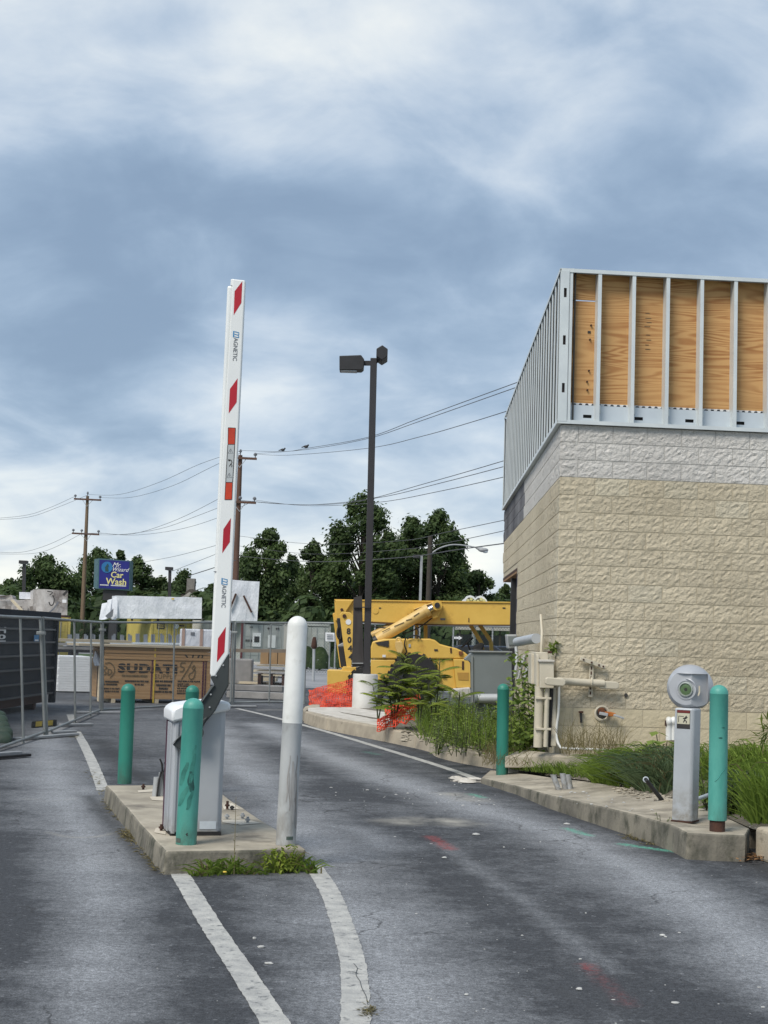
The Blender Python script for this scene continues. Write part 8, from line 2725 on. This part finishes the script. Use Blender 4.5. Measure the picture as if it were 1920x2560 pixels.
# dry litter along kerbs and island, fallen leaves, white chips on the road
lf = Leafy()
for (x0, y0, x1, y1, n, s) in ((262, 1995, 300, 2050, 130, 7), (310, 2080, 345, 2105, 220, 10), (345, 2110, 400, 2180, 120, 7), (1560, 2088, 1640, 2112, 120, 8), (1640, 2105, 1720, 2130, 50, 6),
                               (170, 1835, 200, 1840, 60, 9), (226, 1920, 262, 1990, 60, 6), (940, 2520, 970, 2545, 0, 5)):
    for _ in range(n):
        f = pr_.random()
        p = gp(x0 + (x1 - x0) * f + pr_.gauss(0, s), y0 + (y1 - y0) * f + pr_.gauss(0, s * .5), .004)
        b = pr_.uniform(0, 6.283); lf.leaf(p, (math.cos(b), math.sin(b), pr_.uniform(0, .5)), pr_.uniform(.03, .09), .009, pr_.random())
o = lf.done('dry_litter', M_LEAF_DRY); tag(o, 'dry grass litter gathered along the kerbs', 'litter', kind='stuff')
lf = Leafy()
for _ in range(110):
    p = gp(pr_.gauss(1880, 22), pr_.gauss(2142, 5), pr_.uniform(.005, .04)); b = pr_.uniform(0, 6.283)
    lf.leaf(p, (math.cos(b), math.sin(b), pr_.uniform(-.1, .5)), pr_.uniform(.03, .06), pr_.uniform(.02, .035), pr_.random())
me_ = leaf_material('brown_leaf', (0.16, 0.075, 0.03), (0.34, 0.20, 0.10))
o = lf.done('fallen_leaves', me_); tag(o, 'brown fallen leaves heaped at the corner kerb stone', 'leaves', kind='stuff')
# weed in the kerb face, right
q = gp(1655, 2112, .0); t = thing('leafy_weed', 'thin weed growing at the foot of the kiosk island', 'weed', q)
lf, stm = Leafy(), MB(); weed(lf, stm, q, .25, .14, 10, .05, .02)
lf.t = [v * .6 for v in lf.t]
lf.done('leaves', M_LEAF_WEED, t); obj('stems', stm, M_STEM, t)
# crack weed by the right hand line
q = gp(921, 2527, .004); t = thing('leafy_weed', 'dry weed in the crack beside the curved white line', 'weed', q)
lf = Leafy()
for _ in range(90):
    b = pr_.uniform(0, 6.283); p = gp(pr_.gauss(921, 10), pr_.gauss(2527, 8), .004)
    lf.leaf(p, (math.cos(b), math.sin(b), pr_.uniform(0, .6)), .03, .007, pr_.random() * .5)
lf.done('leaves', M_LEAF_DRY, t)
for k_, pts_ in enumerate(([(884, 2408), (893, 2420), (890, 2436), (900, 2452)], [(900, 2452), (905, 2470), (915, 2490), (920, 2512)], [(868, 2430), (880, 2428), (896, 2434)], [(893, 2420), (905, 2424)])):
    stripe('line_crack', pts_, .0035, M_BRACKET, .0065, 6)
mb = MB()
pr2 = random.Random(4)
def chip(x, y, r, i, flat=.5): mb.ball(gp(x, y, r * flat * .6), r, i, .5, 7, 4, (pr2.uniform(.8, 1.9), pr2.uniform(.8, 1.2), flat))
spec = [(1448, 2472, .016), (1656, 2338, .014), (1664, 2342, .010), (1688, 2507, .011), (1190, 2086, .022), (1111, 2144, .016), (1260, 2118, .01), (637, 2345, .013), (653, 2367, .013), (672, 2408, .013), (1166, 2486, .01), (1416, 2060, .02)]
for i, (x, y, r) in enumerate(spec): chip(x, y, r, i)
for i in range(36):
    x = pr2.uniform(820, 1250); y = 1985 + pr2.gauss(0, 14) + (x - 980) * .05
    if y > 1905 + (x - 1100) * .35 + 30: chip(x, y, pr2.choice([.005, .006, .008, .010, .013]), i)
for i in range(80):
    x, y = pr2.uniform(900, 1920), pr2.uniform(2030, 2560)
    if y < 2000 + (x - 1200) * .22 + 20: continue
    chip(x, y, pr2.choice([.002, .003, .003, .004, .006]), i)
for i in range(26):
    x, y = pr2.uniform(0, 900), pr2.uniform(1860, 2560); 
    if 240 < x < 790 and 1950 < y < 2190: continue
    chip(x, y, pr2.choice([.002, .003, .003, .004]), i)
for i in range(22):
    x = pr2.uniform(1400, 1640); y = 1975 + (x - 1400) * .24 + pr2.gauss(0, 9)
    mb.ball(gp(x, y, .185), pr2.uniform(.005, .012), i, .5, 6, 4, (1.5, 1, .5))
o = obj('white_chips', mb, pm('chalky_chips', (0.50, 0.50, 0.48), (0.36, 0.36, 0.35), scale=20, rough=0.9, coord='World')); tag(o, 'white chips of rubble scattered over the asphalt', 'debris', kind='stuff')
# the broken kerb end by the edge line
q = gp(1150, 1950, 0)
for i, (x, y, s) in enumerate(((1150, 1951, .08), (1166, 1955, .07), (1184, 1951, .085), (1140, 1943, .045))):
    o = obj('broken_concrete', MB().ball(gp(x, y, s * .15), s, i * 3 + 1, .55, 9, 6, (1.6, 1.0, .42)), M_PALECONC)
    tag(o, ['largest flat lump of broken concrete at the end of the edge line', 'middle lump of broken concrete at the end of the edge line', 'lump of broken concrete against the kiosk island tip', 'smallest lump of broken concrete on the edge line'][i], 'broken concrete', 'broken concrete by the kerb')
